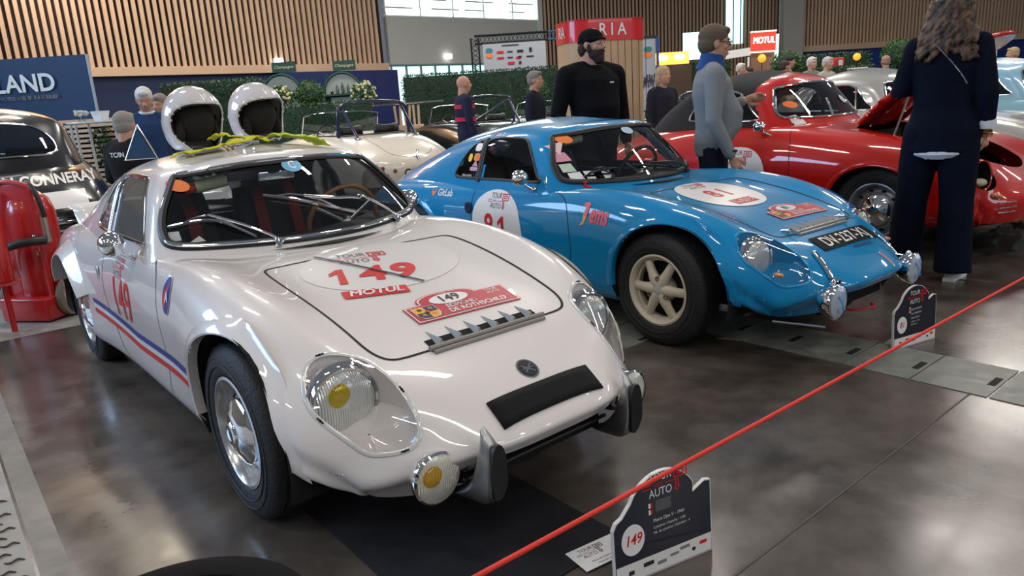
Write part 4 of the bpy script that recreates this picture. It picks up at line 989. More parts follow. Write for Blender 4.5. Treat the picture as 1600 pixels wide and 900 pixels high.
# far wall of darker oak, tall slit window, grey pillar, right-hand wall
FW0, FW1, RW0, RW1 = (2.0, 31.9), (12.5, 33.6), (13.25, 33.3), (28, 35.0)
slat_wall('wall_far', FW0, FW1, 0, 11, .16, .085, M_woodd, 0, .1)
mb = MB(); mb.box((10.35, 33.05, 7.2), (.78, .06, 7.8)); o = struct(mb.build('window_3', day_mat('daylight_slit', (.72, 1.0, 1.0), 1.9), None, False))
mb = MB()
for x in (9.95, 10.30, 10.62, 10.75): mb.box((x, 32.98, 7.2), (.05, .06, 7.8))
struct(mb.build('window_frame', mat('teal_frame', (.12, .32, .33), .4), o, False))
mb = MB(); mb.box((12.85, 33.0, 5.5), (.85, .6, 11), None, bev=.03); struct(mb.build('wall_pillar', mat('pillar_grey', (.36, .34, .31), .7), None, False))
slat_wall('wall_right', RW0, RW1, 3.0, 11, .165, .088, M_wood)
plain_wall('wall_right_lower', RW0, RW1, 0, 2.8, mat('blue_wall', (.010, .04, .20), .6))
plain_wall('wall_right_backing', RW0, RW1, 2.7, 11, M_back, .1, .08)
plain_wall('wall_side', (28, 35), (28, -6), 0, 9, mat('side_wall', (.35, .34, .32), .8))
plain_wall('wall_side_left', (-19.5, -6), (-19.5, 14.05), 0, 9, mat('side_wall', (.35, .34, .32), .8))
for nm, (x, y), z in (('a', LW(5.0, .25), 3.12), ('b', BW(2.2, .1), 3.25), ('c', BW(4.4, .1), 3.25)):
    mb = MB(); mb.box((x, y, z), (.30, .12, .18), Matrix.Rotation(R(39.4), 3, 'Z'), bev=.03); tag(mb.build('exit_lamp', mat('exit_lamp_glow', (1, 1, .95), .4, emit=(1, 1, .95), es=3)), {'a': 'small glowing lamp on the lower edge of the oak slats at left', 'b': 'small glowing lamp on the pale wall, the left one of two', 'c': 'small glowing lamp on the pale wall beside the sponsor truss'}[nm], 'lamp')
# navy banner stand with its name
Bn = Vector((-7.30, 13.62, 0)); Bd = Vector((-1, -.02, 0))
root = empty('banner_wall', Bn, 0, 'tall navy exhibition banner wall with pale name lettering at far left', 'banner')
mb = MB(); mb.box((-2.3, .0, 1.33), (4.6, .04, 2.66)); mb.build('panel', mat('banner_navy', (.012, .04, .11), .6), root, False)
mb = MB(); mb.box((-.0, -.01, 1.33), (.03, .05, 2.66)); mb.build('edge_strip', mat('banner_edge', (.30, .36, .42), .5), root, False)
V, F = text2d('ARTLAND', .42, .010, 'RIGHT', 0, .97); flat('banner_letters', V, F, mat('banner_letter', (.62, .68, .72), .5), root, lambda u, v: (u-.62, -.07, v+2.21))
V, F = text2d('VENDRE OU ACHETER, ASSUREZ VOTRE AVENIR IMMOBILIER', .085, .002, 'RIGHT', 0, 1.0); flat('banner_letters', V, F, mat('banner_letter', (.62, .68, .72), .5), root, lambda u, v: (u-.60, -.07, v+1.97))
# ------------------------------------------------------------------ the other cars
P_HULL = [
 [(-3.0,0,.30),(-3.0,.2,.30),(-2.98,.38,.30),(-2.93,.5,.30),(-2.87,.6,.30),(-2.8,.66,.28),(-2.75,.68,.26),(-2.7,.64,.22),(-2.7,.3,.2)],
 [(-3.12,0,.50),(-3.12,.2,.50),(-3.09,.38,.49),(-3.03,.52,.48),(-2.95,.62,.46),(-2.86,.69,.42),(-2.8,.71,.36),(-2.76,.67,.25),(-2.74,.3,.2)],
 st(-2.95, [(0,.69),(.2,.69),(.38,.67),(.52,.63),(.63,.58),(.71,.50),(.735,.39),(.68,.24),(.3,.2)]),
 st(-2.6, [(0,.82),(.2,.82),(.4,.80),(.56,.76),(.68,.69),(.76,.56),(.77,.40),(.70,.22),(.3,.18)]),
 st(-2.2, [(0,.87),(.2,.87),(.42,.86),(.60,.83),(.72,.74),(.79,.58),(.79,.40),(.71,.20),(.3,.17)]),
 st(-1.7, [(0,.87),(.2,.87),(.42,.875),(.62,.87),(.735,.78),(.80,.60),(.79,.40),(.71,.18),(.3,.16)]),
 st(-1.2, [(0,.87),(.2,.87),(.42,.875),(.63,.87),(.74,.79),(.805,.60),(.79,.40),(.71,.18),(.3,.16)]),
 st(-.75, [(0,.885),(.2,.885),(.42,.88),(.62,.865),(.74,.78),(.80,.60),(.785,.40),(.71,.18),(.3,.16)]),
 st(-.35, [(0,.85),(.2,.85),(.40,.84),(.58,.835),(.72,.77),(.80,.60),(.79,.40),(.71,.18),(.3,.16)]),
 st(0, [(0,.79),(.2,.79),(.38,.78),(.56,.80),(.71,.74),(.80,.58),(.79,.40),(.71,.20),(.3,.17)]),
 st(.33, [(0,.70),(.2,.70),(.36,.69),(.54,.725),(.68,.68),(.755,.54),(.745,.38),(.68,.22),(.3,.18)]),
 st(.58, [(0,.585),(.2,.585),(.34,.575),(.50,.62),(.62,.60),(.675,.49),(.67,.36),(.62,.24),(.3,.2)]),
 [(.77,0,.46),(.76,.2,.46),(.735,.34,.455),(.70,.46,.465),(.665,.55,.46),(.635,.605,.41),(.62,.60,.34),(.6,.57,.25),(.58,.3,.2)],
 [(.84,0,.36),(.83,.2,.36),(.80,.34,.36),(.76,.45,.36),(.715,.53,.35),(.67,.57,.33),(.645,.575,.30),(.62,.55,.24),(.6,.3,.2)],
 [(.80,0,.24),(.79,.2,.24),(.765,.33,.24),(.73,.43,.24),(.69,.50,.24),(.65,.54,.24),(.63,.545,.235),(.61,.52,.22),(.58,.3,.2)],
]
P_GH = [
 [(-.60,0,.83),(-.66,0,.90),(-.80,0,1.06),(-.96,0,1.21),(-1.08,0,1.265),(-1.20,0,1.29)],
 [(-.62,.22,.83),(-.68,.22,.90),(-.82,.21,1.06),(-.975,.18,1.21),(-1.09,.12,1.262),(-1.23,0,1.295)],
 [(-.72,.46,.83),(-.77,.45,.90),(-.89,.41,1.05),(-1.03,.36,1.20),(-1.14,.22,1.255),(-1.28,0,1.30)],
 [(-.89,.63,.83),(-.92,.61,.90),(-1.01,.55,1.04),(-1.13,.48,1.17),(-1.22,.28,1.25),(-1.36,0,1.31)],
 [(-1.12,.66,.83),(-1.13,.635,.90),(-1.17,.585,1.04),(-1.24,.51,1.175),(-1.31,.29,1.26),(-1.42,0,1.315)],
 [(-1.55,.66,.83),(-1.55,.64,.90),(-1.54,.59,1.05),(-1.53,.52,1.19),(-1.52,.29,1.275),(-1.52,0,1.315)],
 [(-1.98,.64,.82),(-1.95,.62,.89),(-1.88,.57,1.04),(-1.80,.50,1.17),(-1.74,.28,1.255),(-1.64,0,1.305)],
 [(-2.32,.55,.78),(-2.28,.53,.85),(-2.15,.48,1.0),(-2.01,.41,1.12),(-1.90,.24,1.22),(-1.74,0,1.29)],
 [(-2.52,.34,.76),(-2.48,.33,.83),(-2.33,.30,.98),(-2.15,.25,1.10),(-1.99,.14,1.20),(-1.82,0,1.275)],
 [(-2.60,0,.75),(-2.56,0,.82),(-2.40,0,.98),(-2.21,0,1.10),(-2.05,0,1.19),(-1.88,0,1.265)],
]
def make_classic(name, body_m, loc, rz, S=1.0, sz=1.0, top='coupe', roof_m=None, lid_open=False, seat_m=None, hoop=False, disc=True, glass=None, rear=False):
    root = empty(name, loc, rz)
    sc = Matrix.Diagonal((S, S, S*sz))
    Hn = net(P_HULL, 13, 8); Hn[..., 0] *= S; Hn[..., 1] *= S; Hn[..., 2] *= S*sz
    H = Surf(Hn); hb = H.bvh
    def q(x, y, z): return Vector((x*S, y*S, z*S*sz))
    fa = ell(0, .34*S, .355*S, .315*S, 48); ra = ell(-2.1*S, .34*S, .34*S, .30*S, 48)
    for s in (-1, 1):
        for poly in (fa, ra): H.cut(poly, lambda v: (v.x, v.z), lambda v, s=s: v.y*s > .3*S and not (v.z > .72*S*sz and abs(v.y) < .6*S), .02)
    lamps = []
    for s in (-1, 1):
        poly = [(y*S, z*S*sz) for y, z in ell(s*.555, .545, .092, .092, 28)]
        H.cut(poly, lambda v: (v.y, v.z), lambda v: v.x > .4*S, .012)
    lid = None
    if lid_open:
        lp = [(x*S, y*S) for x, y in curve([(-.40, 0), (-.38, .30), (-.30, .38), (0, .375), (.3, .34), (.52, .26), (.62, .12), (.64, 0), (.62, -.12), (.52, -.26), (.3, -.34), (0, -.375), (-.30, -.38), (-.38, -.30)], 4, True)]
        lid = H.cut(lp, lambda v: (v.x, v.y), lambda v: v.z > .35*S, .02)
    cab = [(x*S, y*S) for x, y in ((-.78, 0), (-.85, .3), (-1.0, .52), (-1.3, .57), (-1.8, .56), (-2.05, .45), (-2.12, 0), (-2.05, -.45), (-1.8, -.56), (-1.3, -.57), (-1.0, -.52), (-.85, -.3))]
    H.cut(cab, lambda v: (v.x, v.y), lambda v: v.z > .7*S*sz, .012 if top == 'open' else 0)
    H.part('body_shell', H.F, body_m, root)
    if lid:
        c = q(-.40, 0, .86); Rm = Matrix.Rotation(R(-51), 4, 'Y'); used = sorted({i for f in lid for i in f}); mp = {i: k for k, i in enumerate(used)}
        V = [c+Rm @ (H.V[i]-c) for i in used]; o = add('bonnet', V, [[mp[i] for i in f] for f in lid], body_m, root); md = o.modifiers.new('Solidify', 'SOLIDIFY'); md.thickness = .03; md.offset = -1
        mb = MB()
        for y in (-.2, .2): mb.tube([c+Rm @ (q(x, y, z)-c)+Vector((.01, 0, -.04)) for x, z in ((-.3, .82), (.1, .76), (.45, .63))], .022, 8)
        mb.tube([c+Rm @ (q(.1, y, .75)-c)+Vector((.01, 0, -.045)) for y in (-.3, 0, .3)], .022, 8); mb.build('bonnet_brace', mat('dark_red_underside', (.22, .008, .006), .35, coat=.5), o)
        mb = MB(); mb.tube([q(-.1, -.33, .74), c+Rm @ (q(.12, -.30, .74)-c)], .008, 8); mb.build('bonnet_stay', M_steel, root)
        mb = MB(); mb.box(q(.1, 0, .5), (.95*S, .62*S, .02)); mb.box(q(-.36, 0, .66), (.02, .68*S, .3*S)); mb.build('luggage_tray', M_dark, root)
        mb = MB(); mb.lathe([(.14, 0), (.2, .02), (.24, .06), (.25, .1), (.2, .13), (.12, .12)], q(.32, 0, .45), n=28, rot=Matrix.Rotation(R(20), 3, 'Y')); mb.build('spare_wheel', M_rubber, root)
        mb = MB(); mb.box(q(-.12, -.1, .60), (.34, .40, .16), Matrix.Rotation(R(8), 3, 'Y'), bev=.03); mb.build('fuel_tank', M_blackp, root)
        mb = MB(); mb.box(q(.05, .16, .66), (.26, .22, .05), Matrix.Rotation(R(20), 3, 'Z'), bev=.02); mb.build('folded_cloth', mat('pale_cloth', (.6, .55, .52), .8), root)
    if top != 'open':
        Gn = gh_grid(P_GH, 10, 7); Gn[..., 0] *= S; Gn[..., 1] *= S; Gn[..., 2] *= S*sz
        G = Surf(Gn)
        ws = [(y*S, z*S*sz) for y, z in curve([(0, .925), (.3, .925), (.50, .93), (.56, .955), (.53, 1.04), (.46, 1.14), (.40, 1.165), (.2, 1.185), (0, 1.19), (-.2, 1.185), (-.40, 1.165), (-.46, 1.14), (-.53, 1.04), (-.56, .955), (-.50, .93), (-.3, .925)], 5, True)]
        fw = lambda v: v.x/S > -1.02-(v.z/(S*sz)-.90)*.62
        wsF = G.cut(ws, lambda v: (v.y, v.z), fw, .012)
        sw = [(x*S, z*S*sz) for x, z in curve([(-1.08, .925), (-1.4, .925), (-1.72, .93), (-1.78, .96), (-1.72, 1.08), (-1.62, 1.145), (-1.45, 1.155), (-1.32, 1.145), (-1.22, 1.08), (-1.12, .98)], 5, True)]
        sF = [(s, G.cut(sw, lambda v: (v.x, v.z), lambda v, s=s: v.y*s > .3*S and not fw(v), .012)) for s in (-1, 1)]
        if rear:
            rw = [(y*S, z*S*sz) for y, z in curve([(0, .93), (.3, .93), (.44, .95), (.43, 1.04), (.34, 1.13), (.2, 1.165), (0, 1.175), (-.2, 1.165), (-.34, 1.13), (-.43, 1.04), (-.44, .95), (-.3, .93)], 5, True)]
            rF = G.cut(rw, lambda v: (v.y, v.z), lambda v: v.x < -1.9*S, .012); G.part('rear_window', rF, glass_mat('rear_pane_dark', (.35, .4, .42), .4), root)
            mb = MB(); P, N = onsurf(rw, (-5, 0, 0), (0, 1, 0), (0, 0, 1), (1, 0, 0), G.bvh, .006)
            if len(P) > 10: mb.tube(P, .010, 8, True, flat=.6, up=N); mb.build('rear_window_trim', M_chrome, root)
        if top == 'soft':
            fr = [f for f in G.F if all(fw(G.V[i]+Vector((.035, 0, 0))) and G.V[i].x/S > -1.175 for i in f)]; sset = set(fr)
            G.part('windscreen_frame', fr, body_m, root); o = G.part('soft_top', [f for f in G.F if f not in sset], roof_m, root)
        else: G.part('roof_shell', G.F, roof_m or body_m, root)
        G.part('windscreen', wsF, glass or M_glass, root)
        for s, Fs in sF: G.part('side_window', Fs, glass_mat('dark_side_pane', (.35, .38, .42), .55), root)
        mb = MB(); P, N = onsurf(ws, (0, 0, 0), (0, 1, 0), (0, 0, 1), (-1, 0, 0), G.bvh, .006); mb.tube(P, .012, 8, True, flat=.6, up=N); mb.build('windscreen_trim', M_chrome, root)
        for s in (-1, 1):
            mb = MB(); P, N = onsurf(sw, (0, 0, 0), (1, 0, 0), (0, 0, 1), (0, -s, 0), G.bvh, .004); mb.tube(P, .009, 8, True, flat=.6, up=N)
            P, N = onsurf([(-1.22*S, .92*S*sz), (-1.27*S, 1.13*S*sz)], (0, 0, 0), (1, 0, 0), (0, 0, 1), (0, -s, 0), G.bvh, .006); mb.tube(P, .010, 8)
            mb.build('side_window_trim', M_chrome, root)
    for s in (-1, 1):
        for cx, poly in ((0, fa), (-2.1*S, ra)):
            arc = [p for p in poly if p[1] > .24*S]; k0 = next(i for i in range(len(poly)) if poly[i][1] > .24*S and poly[i-1][1] <= .24*S); arc = [poly[(k0+i) % len(poly)] for i in range(len(arc))]
            rows = []
            for dr, dy in ((.035, -.003), (.018, .004), (.002, .006), (-.010, .002), (-.006, -.04)):
                row = []
                for x, z in arc:
                    L_ = math.hypot(x-cx, z-.34*S); x2, z2 = cx+(x-cx)*(L_+dr)/L_, .34*S+(z-.34*S)*(L_+dr)/L_
                    h = hb.ray_cast(Vector((x2, s*2, z2)), Vector((0, -s, 0))); row.append(Vector((x2, s*(abs(h[0].y) if h[0] else .7*S)+s*dy, z2)))
                rows.append(row)
            mb = MB(); mb.grid(rows); mb.build('arch_lip', body_m, root)
    # lamps
    for s in (-1, 1):
        c = q(.60, s*.555, .545); rot = Vector((1, s*.12, .12)).to_track_quat('Z', 'Y').to_matrix()
        if lid_open and s < 0:
            mb = MB(); mb.lathe([(.095*S, .03), (.09*S, -.02), (.085*S, -.10), (0, -.11)], c, n=32, rot=rot); mb.build('lamp_recess', M_dark, root)
            mb = MB(); mb.lathe([(.093*S, .028), (.102*S, .034), (.105*S, .02)], c, n=32, rot=rot); mb.build('lamp_rim', body_m, root)
            mb = MB(); mb.ball(c+Vector((.0, .0, -.05)), (.05, .08, .03), 16); mb.build('rolled_cloth', mat('beige_cloth', (.5, .42, .30), .9), root)
        else:
            mb = MB(); mb.lathe([(.09*S, -.04), (.102*S, 0), (.10*S, .022), (.088*S, .024)], c, n=32, rot=rot); mb.build('headlamp_ring', M_chrome, root)
            mb = MB(); mb.lathe([(.088*S, .018), (.06*S, .04), (.03*S, .048), (0, .05)], c, n=32, rot=rot); mb.build('headlamp_lens', lens_mat('headlamp_glass'), root)
        mb = MB(); mb.ball(q(.70, s*.53, .42), (.045, .028, .022), 16); mb.build('indicator', mat('amber_lens', (.55, .22, .08), .2, coat=1), root)
        mb = MB(); mb.ball(q(-3.02, s*.56, .50), (.04, .045, .05), 16); mb.build('tail_lamp', mat('tail_red', (.4, .01, .01), .2, coat=1), root)
        mb = MB(); 
        for k in range(3): P, N = onsurf([((.40+.03*j)*S*s, (.315+.03*k)*S*sz) for j in range(5)], (0, 0, 0), (0, 1, 0), (0, 0, 1), (-1, 0, 0), hb, .006); mb.tube(P, .006, 6)
        mb.build('horn_grille', M_chrome, root)
        mb = MB(); ribbon(mb, [(x*S, z*S*sz) for x, z in curve([(-.74, .86), (-.68, .74), (-.66, .5), (-.70, .22)], 5)], (0, 0, 0), (1, 0, 0), (0, 0, 1), (0, -s, 0), hb, .006); mb.build('door_gap', M_gap, root)
    hood = [(x*S, y*S) for x, y in curve([(-.40, 0), (-.38, .30), (-.30, .38), (0, .375), (.3, .34), (.52, .26), (.62, .12), (.64, 0), (.62, -.12), (.52, -.26), (.3, -.34), (0, -.375), (-.30, -.38), (-.38, -.30)], 4, True)]
    if not lid_open: mb = MB(); ribbon(mb, hood, (0, 0, 0), (1, 0, 0), (0, 1, 0), (0, 0, -1), hb, .006, .001, True); mb.build('bonnet_gap', M_gap, root)
    mb = MB(); 
    tl = [(x*S, y*S) for x, y in curve([(-2.30, 0), (-2.34, .30), (-2.5, .38), (-2.8, .36), (-3.0, .28), (-3.06, 0), (-3.0, -.28), (-2.8, -.36), (-2.5, -.38), (-2.34, -.30)], 4, True)]
    ribbon(mb, tl, (0, 0, 0), (1, 0, 0), (0, 1, 0), (0, 0, -1), hb, .006, .001, True); mb.build('boot_gap', M_gap, root)
    mb = MB(); mb.tube([q(.60, -.62, .30), q(.78, -.5, .30), q(.87, -.25, .30), q(.89, 0, .30), q(.87, .25, .30), q(.78, .5, .30), q(.60, .62, .30)], .022, 10, flat=.6, up=(1, 0, 0)); 
    if top == 'coupe': mb.build('front_bumper', M_chrome, root)
    mb = MB()
    for s in (-1, 1):
        for cx, rr in ((0, .35), (-2.1, .35)):
            mb = MB(); A = []
            for k in range(0, 21):
                a = -.3+(PI+.6)*k/20; A.append([Vector((cx*S+rr*S*math.cos(a), s*yy*S, .34*S+rr*S*math.sin(a)*.95)) for yy in (.72, .55, .40)]+[Vector((cx*S, s*.40*S, .34*S))])
            mb.grid(A); mb.build('wheel_housing', M_dark, root)
        for x in (0, -2.1): wheel(root, (x*S, s*.66*S, .32*S), 'disc', .32*S, .155*S, .195*S, 0 if s < 0 else PI)
    mb = MB(); mb.prism([(x*S, y*S) for x, y in ((.45, -.3), (.55, 0), (.45, .3), (-.4, .36), (-.45, .62), (-1.7, .62), (-1.75, .36), (-2.7, .3), (-2.7, -.3), (-1.75, -.36), (-1.7, -.62), (-.45, -.62), (-.4, -.36))], .17*S, .20*S, lambda u, v, h: Vector((u, v, h))); mb.build('floor_pan', M_dark, root)
    # cabin
    mb = MB()
    for s in (-1, 1): mb.box(q(-1.45, s*.585, .55), (1.25*S, .02, .60*S))
    mb.box(q(-.82, 0, .58), (.03, 1.1*S, .5*S)); mb.box(q(-2.08, 0, .55), (.03, 1.0*S, .56*S)); mb.build('cabin_lining', M_blackp, root)
    A = [[q(-.70-.30*(abs(y)/.6)**1.7-.28*t, y*(1-.05*t), .885+.012*math.sin(t*PI*.9)-(.05 if t > .95 else 0)) for y in np.linspace(-.57, .57, 13)] for t in np.linspace(0, 1, 6)]
    mb = MB(); mb.grid(A); mb.build('dashboard', body_m if top == 'open' else M_blackp, root)
    c = q(-1.16, .30, .86); rot = Vector((-.93, 0, .36)).to_track_quat('Z', 'Y').to_matrix()
    mb = MB(); mb.tube([c+rot @ Vector((.185*math.cos(a), .185*math.sin(a), 0)) for a in np.linspace(0, 2*PI, 37)[:-1]], .012, 8, True); sw_ = mb.build('steering_wheel', M_blackp, root)
    mb = MB()
    for a in (.5, 2.6, 4.71): mb.tube([c+rot @ Vector((.18*math.cos(a), .18*math.sin(a), 0)), c+rot @ Vector((.03*math.cos(a), .03*math.sin(a), -.03))], .012, 8, flat=.3, up=rot @ Vector((0, 0, 1)))
    mb.build('wheel_spokes', M_steel, sw_)
    for s in (-1, 1):
        A = []
        for k in range(13):
            t = k/12
            if t < .4: cc = Vector((-1.25-.40*t/.4, 0, .42-.04*t/.4)); n_ = Vector((0, 0, 1)); w_ = .21
            else: p_ = (t-.4)/.6; cc = Vector((-1.67-.18*p_, 0, .40+.58*p_)); n_ = Vector((1, 0, .3)).normalized(); w_ = .23-.09*p_*p_
            A.append([q(*(cc+Vector((0, s*.29+w_*x, 0))+n_*(.05*abs(x)**3))) for x in (-1, -.8, -.4, 0, .4, .8, 1)])
        mb = MB(); mb.grid(A); o = mb.build('seat', seat_m or M_blackp, root); md = o.modifiers.new('Solidify', 'SOLIDIFY'); md.thickness = .07; md.offset = -1
    if top == 'open':
        mb = MB(); P = [q(-.90, -.62, .88), q(-1.02, -.60, 1.13), q(-.92, -.40, 1.16), q(-.88, 0, 1.17), q(-.92, .40, 1.16), q(-1.02, .60, 1.13), q(-.90, .62, .88)]
        mb.tube(P, .011, 8); mb.tube([q(-.90, -.62, .88), q(-.80, -.35, .90), q(-.77, 0, .905), q(-.80, .35, .90), q(-.90, .62, .88)], .011, 8); fr = mb.build('windscreen_frame', M_chrome, root)
        A = [[q(-.90+.13*(1-(y/.62)**2)-t*(.12+.0*y), y*(1-.03*t), .90+.25*t) for y in np.linspace(-.61, .61, 13)] for t in (0, .5, 1)]
        mb = MB(); mb.grid(A); mb.build('windscreen_pane', M_glass, fr)
        # cockpit edge padding
        mb = MB(); P, N = onsurf(cab, (0, 0, 0), (1, 0, 0), (0, 1, 0), (0, 0, -1), hb, .005); mb.tube(P, .014, 8, True, up=N); mb.build('cockpit_edge', M_seal, root)
    if hoop:
        mb = MB(); P = curve([tuple(q(-2.02, -.55, .80)), tuple(q(-2.02, -.53, 1.12)), tuple(q(-2.02, -.42, 1.24)), tuple(q(-2.02, 0, 1.27)), tuple(q(-2.02, .42, 1.24)), tuple(q(-2.02, .53, 1.12)), tuple(q(-2.02, .55, .80))], 4)
        mb.tube(P, .026, 10)
        for s in (-1, 1): mb.tube([q(-2.02, s*.46, 1.20), q(-2.38, s*.44, .84)], .024, 10)
        if hoop == 2: mb.tube([q(-2.02, -.46, 1.2), q(-2.1, .5, .84)], .022, 10); mb.tube([q(-2.02, -.5, 1.10), q(-1.0, -.56, 1.08)], .02, 10) if False else None
        mb.build('roll_hoop', mat('hoop_navy', (.012, .016, .05), .25, coat=.8), root)
        for s in (-1, 1): mb = MB(); mb.ball(q(-2.38, s*.44, .845), (.06, .05, .012), 12); mb.build('hoop_foot', M_chrome, root)
    return root, H, hb, (G if top != 'open' else None)
red = make_classic('convertible_car', M_red, (3.461, 5.975, 0), R(-53.9), 1.062, 1.06, 'soft', mat('black_canvas', (.010, .010, .012), .85, bump=.25, bscale=260), lid_open=True)
tag(red[0], 'red vintage convertible with a black canvas roof and its front bonnet raised', 'car')
def q_(S, x, y, z): return Vector((x*S, y*S, z*S))
# roundel and mirror of the red car
p = placer(red[0], (-1.20, 0, .60), 0, red[2], 'side', cell=.06)
poly_place(p, 'number_roundel', ell(0, -.02, .27, .24, 40, ex=2.3), M_decalw, .003); txt_place(p, '93', 0, -.10, .22, M_decalr, .0045, .003, .9)
p = placer(red[0], (-1.18, 0, .73), 0, red[2], 'side'); tour_logo(lambda n, V, F, m: p(n, V, F, m, .0045), mat('decal_grey_letters', (.10, .09, .09), .4), M_decalr, red[0], .46)
round_mirror(red[0], (-1.02, -.80, .99), (-.90, -.735, .90), -1, .05)
f = placer(red[0], (0, 0, 0), 0, red[3].bvh, 'front', .005)
poly_place(f, 'orange_sticker', ell(-.47, 1.155, .05, .03, 24), M_orange, .008); poly_place(f, 'green_sticker', [(-.56, 1.0), (-.49, 1.01), (-.49, 1.07), (-.55, 1.06)], mat('pale_green_sticker', (.50, .60, .48), .5), .006)
poly_place(f, 'paper_slip', [(-.55, .985), (-.46, .99), (-.465, 1.03), (-.55, 1.02)], M_decalw, .006); poly_place(f, 'round_pale_sticker', ell(.18, 1.17, .04, .035, 24), mat('pale_round', (.45, .60, .70), .4), .008)
mb = MB(); mb.tube([(-1.08, -.36, 1.20), (-1.06, -.18, 1.215)], .035, 14); mb.build('rolled_sun_visor', mat('beige_vinyl', (.42, .40, .28), .5), red[0])
mb = MB(); mb.tube([(-1.0, .20, 1.19), (-.90, .20, .98)], .018, 8, flat=.4); mb.build('mirror_bracket', M_steel, red[0])
silver = make_classic('coupe_car', M_silver, (5.10, 7.25, 0), R(-53), 1.06, 1.05, 'coupe')
tag(silver[0], 'silver vintage coupe parked behind the red convertible', 'car')
pale = make_classic('coupe_car', M_sky, (7.35, 8.40, 0), R(-53), 1.06, 1.08, 'coupe', M_sky)
tag(pale[0], 'pale blue vintage coupe at the right edge beyond the silver one', 'car')
f = placer(pale[0], (0, 0, 0), 0, pale[3].bvh, 'front', .005); poly_place(f, 'orange_sticker', ell(-.40, 1.04, .05, .04, 24), M_orange, .008)
blackcar = make_classic('saloon_car', M_black_paint, (-5.95, 8.65, 0), R(124), 1.14, 1.07, 'coupe', rear=True)
rd = make_classic('roadster_car', M_cream, (-3.11, 12.45, 0), R(127), 1.04, 1.13, 'open', hoop=1)
tag(rd[0], 'cream white open roadster with dark roll hoop seen from behind', 'car')
S_ = 1.08
for nm, (y, z), r_ in (('tail_lamp', (-.44, .47), .028), ('round_reflector', (-.50, .56), .03)):
    pass
hb = rd[2]
def tail(y, z): h = hb.ray_cast(Vector((-5, y, z)), Vector((1, 0, 0))); return h[0] if h[0] else Vector((-3.3, y, z))
mb = MB(); h = hb.ray_cast(Vector((-2.80*S_, .46*S_, 3)), Vector((0, 0, -1)))[0]
rt = Matrix.Rotation(R(180), 4, 'Z')
def tail_decal(name, V, F, m, off, x, y, dz=0):
    return wrap(name, V, F, m, rd[0], (0, y, x), (0, -1, 0), (0, 0, 1), (1, 0, 0), hb, off, .05) if False else wrap(name, V, F, m, rd[0], (-5+1.2, y, x), (0, -1, 0), (0, 0, 1), (1, 0, 0), hb, off, .05)
V, F = text2d('CC-810', .13, .004); tail_decal('plate_letters', V, F, M_decalb, .004, .52, 0)
mb = MB(); mb.tube([tail(-.1, .80)+Vector((-.01, 0, 0)), tail(-.02, .72)+Vector((-.015, 0, 0)), tail(-.04, .68)+Vector((-.01, 0, 0))], .014, 8, flat=.5); mb.build('boot_handle', M_chrome, rd[0])
for y, z, r_ in ((.50, .60, .035), (.44, .50, .03), (.34, .56, .03), (-.50, .60, .035)):
    p_ = tail(y, z); mb = MB(); mb.ball(p_, (.02, r_, r_), 14); mb.build('tail_lamp', mat('dark_tail_lamp', (.16, .02, .015), .2, coat=1), rd[0])
rb = make_classic('roadster_car', M_black_paint, (-1.35, 15.6, 0), R(122), 1.04, 1.14, 'open', hoop=2)
tag(rb[0], 'black open roadster with a diagonal-braced roll hoop behind the blue coupe', 'car')
rg = make_classic('roadster_car', mat('pale_green_paint', (.42, .52, .50), .3, coat=1), (.35, 17.6, 0), R(122), 1.06, 1.10, 'open')
tag(rg[0], 'pale green open roadster behind the bearded man in black', 'car')
rs = make_classic('roadster_car', mat('ivory_paint', (.55, .53, .46), .3, coat=1), (1.93, 13.45, 0), R(129), 1.0, 1.05, 'open', hoop=2)
tag(rs[0], 'ivory open roadster half hidden between the kiosk and the man in grey', 'car')
tag(blackcar[0], 'black old saloon with white lettering behind the fire extinguisher trolley', 'car')
def rear_place(root, hb, z0):
    def place(name, V, F, m, off): return wrap(name, V, F, m, root, (-3.9, 0, z0), (0, -1, 0), (0, 0, 1), (1, 0, 0), hb, off, .05)
    return place
p = rear_place(blackcar[0], blackcar[2], .98)
txt_place(p, 'ON CONNERAY', .36, -.05, .11, M_decalw, .004, .003, 1.0); txt_place(p, 'ANTS', -.25, -.19, .08, M_decalw, .004, .002)
poly_place(p, 'white_panel', [(.12, -.27), (.62, -.27), (.62, -.14), (.12, -.14)], M_decalw, .004)
for z in (.60, .54): mb = MB(); P, N = onsurf([(y, z) for y in np.linspace(-.65, .65, 12)], (-3.9, 0, 0), (0, 1, 0), (0, 0, 1), (1, 0, 0), blackcar[2], .01); mb.tube(P, .012, 8); mb.build('chrome_bar', M_chrome, blackcar[0])
# ------------------------------------------------------------------ people
def fuse(name, mb, m, parent, vox, smooth=3, it=None):
    o = mb.build(name, m, parent, True, None)
    r = o.modifiers.new('Remesh', 'REMESH'); r.mode = 'VOXEL'; r.voxel_size = vox; r.use_smooth_shade = True
    s = o.modifiers.new('Smooth', 'SMOOTH'); s.factor = .5; s.iterations = smooth
    return o
def cap(mb, pts, rad, n=14, flat=1.0, up=None):
    """limb: tapered tube with rounded ends"""
    mb.tube(pts, rad, n, flat=flat, up=up)
    mb.ball(pts[0], rad[0]*.99, n); mb.ball(pts[-1], rad[-1]*.99, n)
def torso(mb, secs, g=0, n=24):
    """secs: (x, y, z, rx, ry) horizontal ellipses"""
    A = []
    for x, y, z, rx, ry in secs: A.append([Vector((x+(rx+g)*math.cos(2*PI*k/n), y+(ry+g)*math.sin(2*PI*k/n), z)) for k in range(n)])
    m = len(mb.V); mb.grid(A, closed_v=True); a = len(A)
    mb.F += [tuple(m+k for k in range(n))[::-1], tuple(m+(a-1)*n+k for k in range(n))]; mb.I += [0, 0]
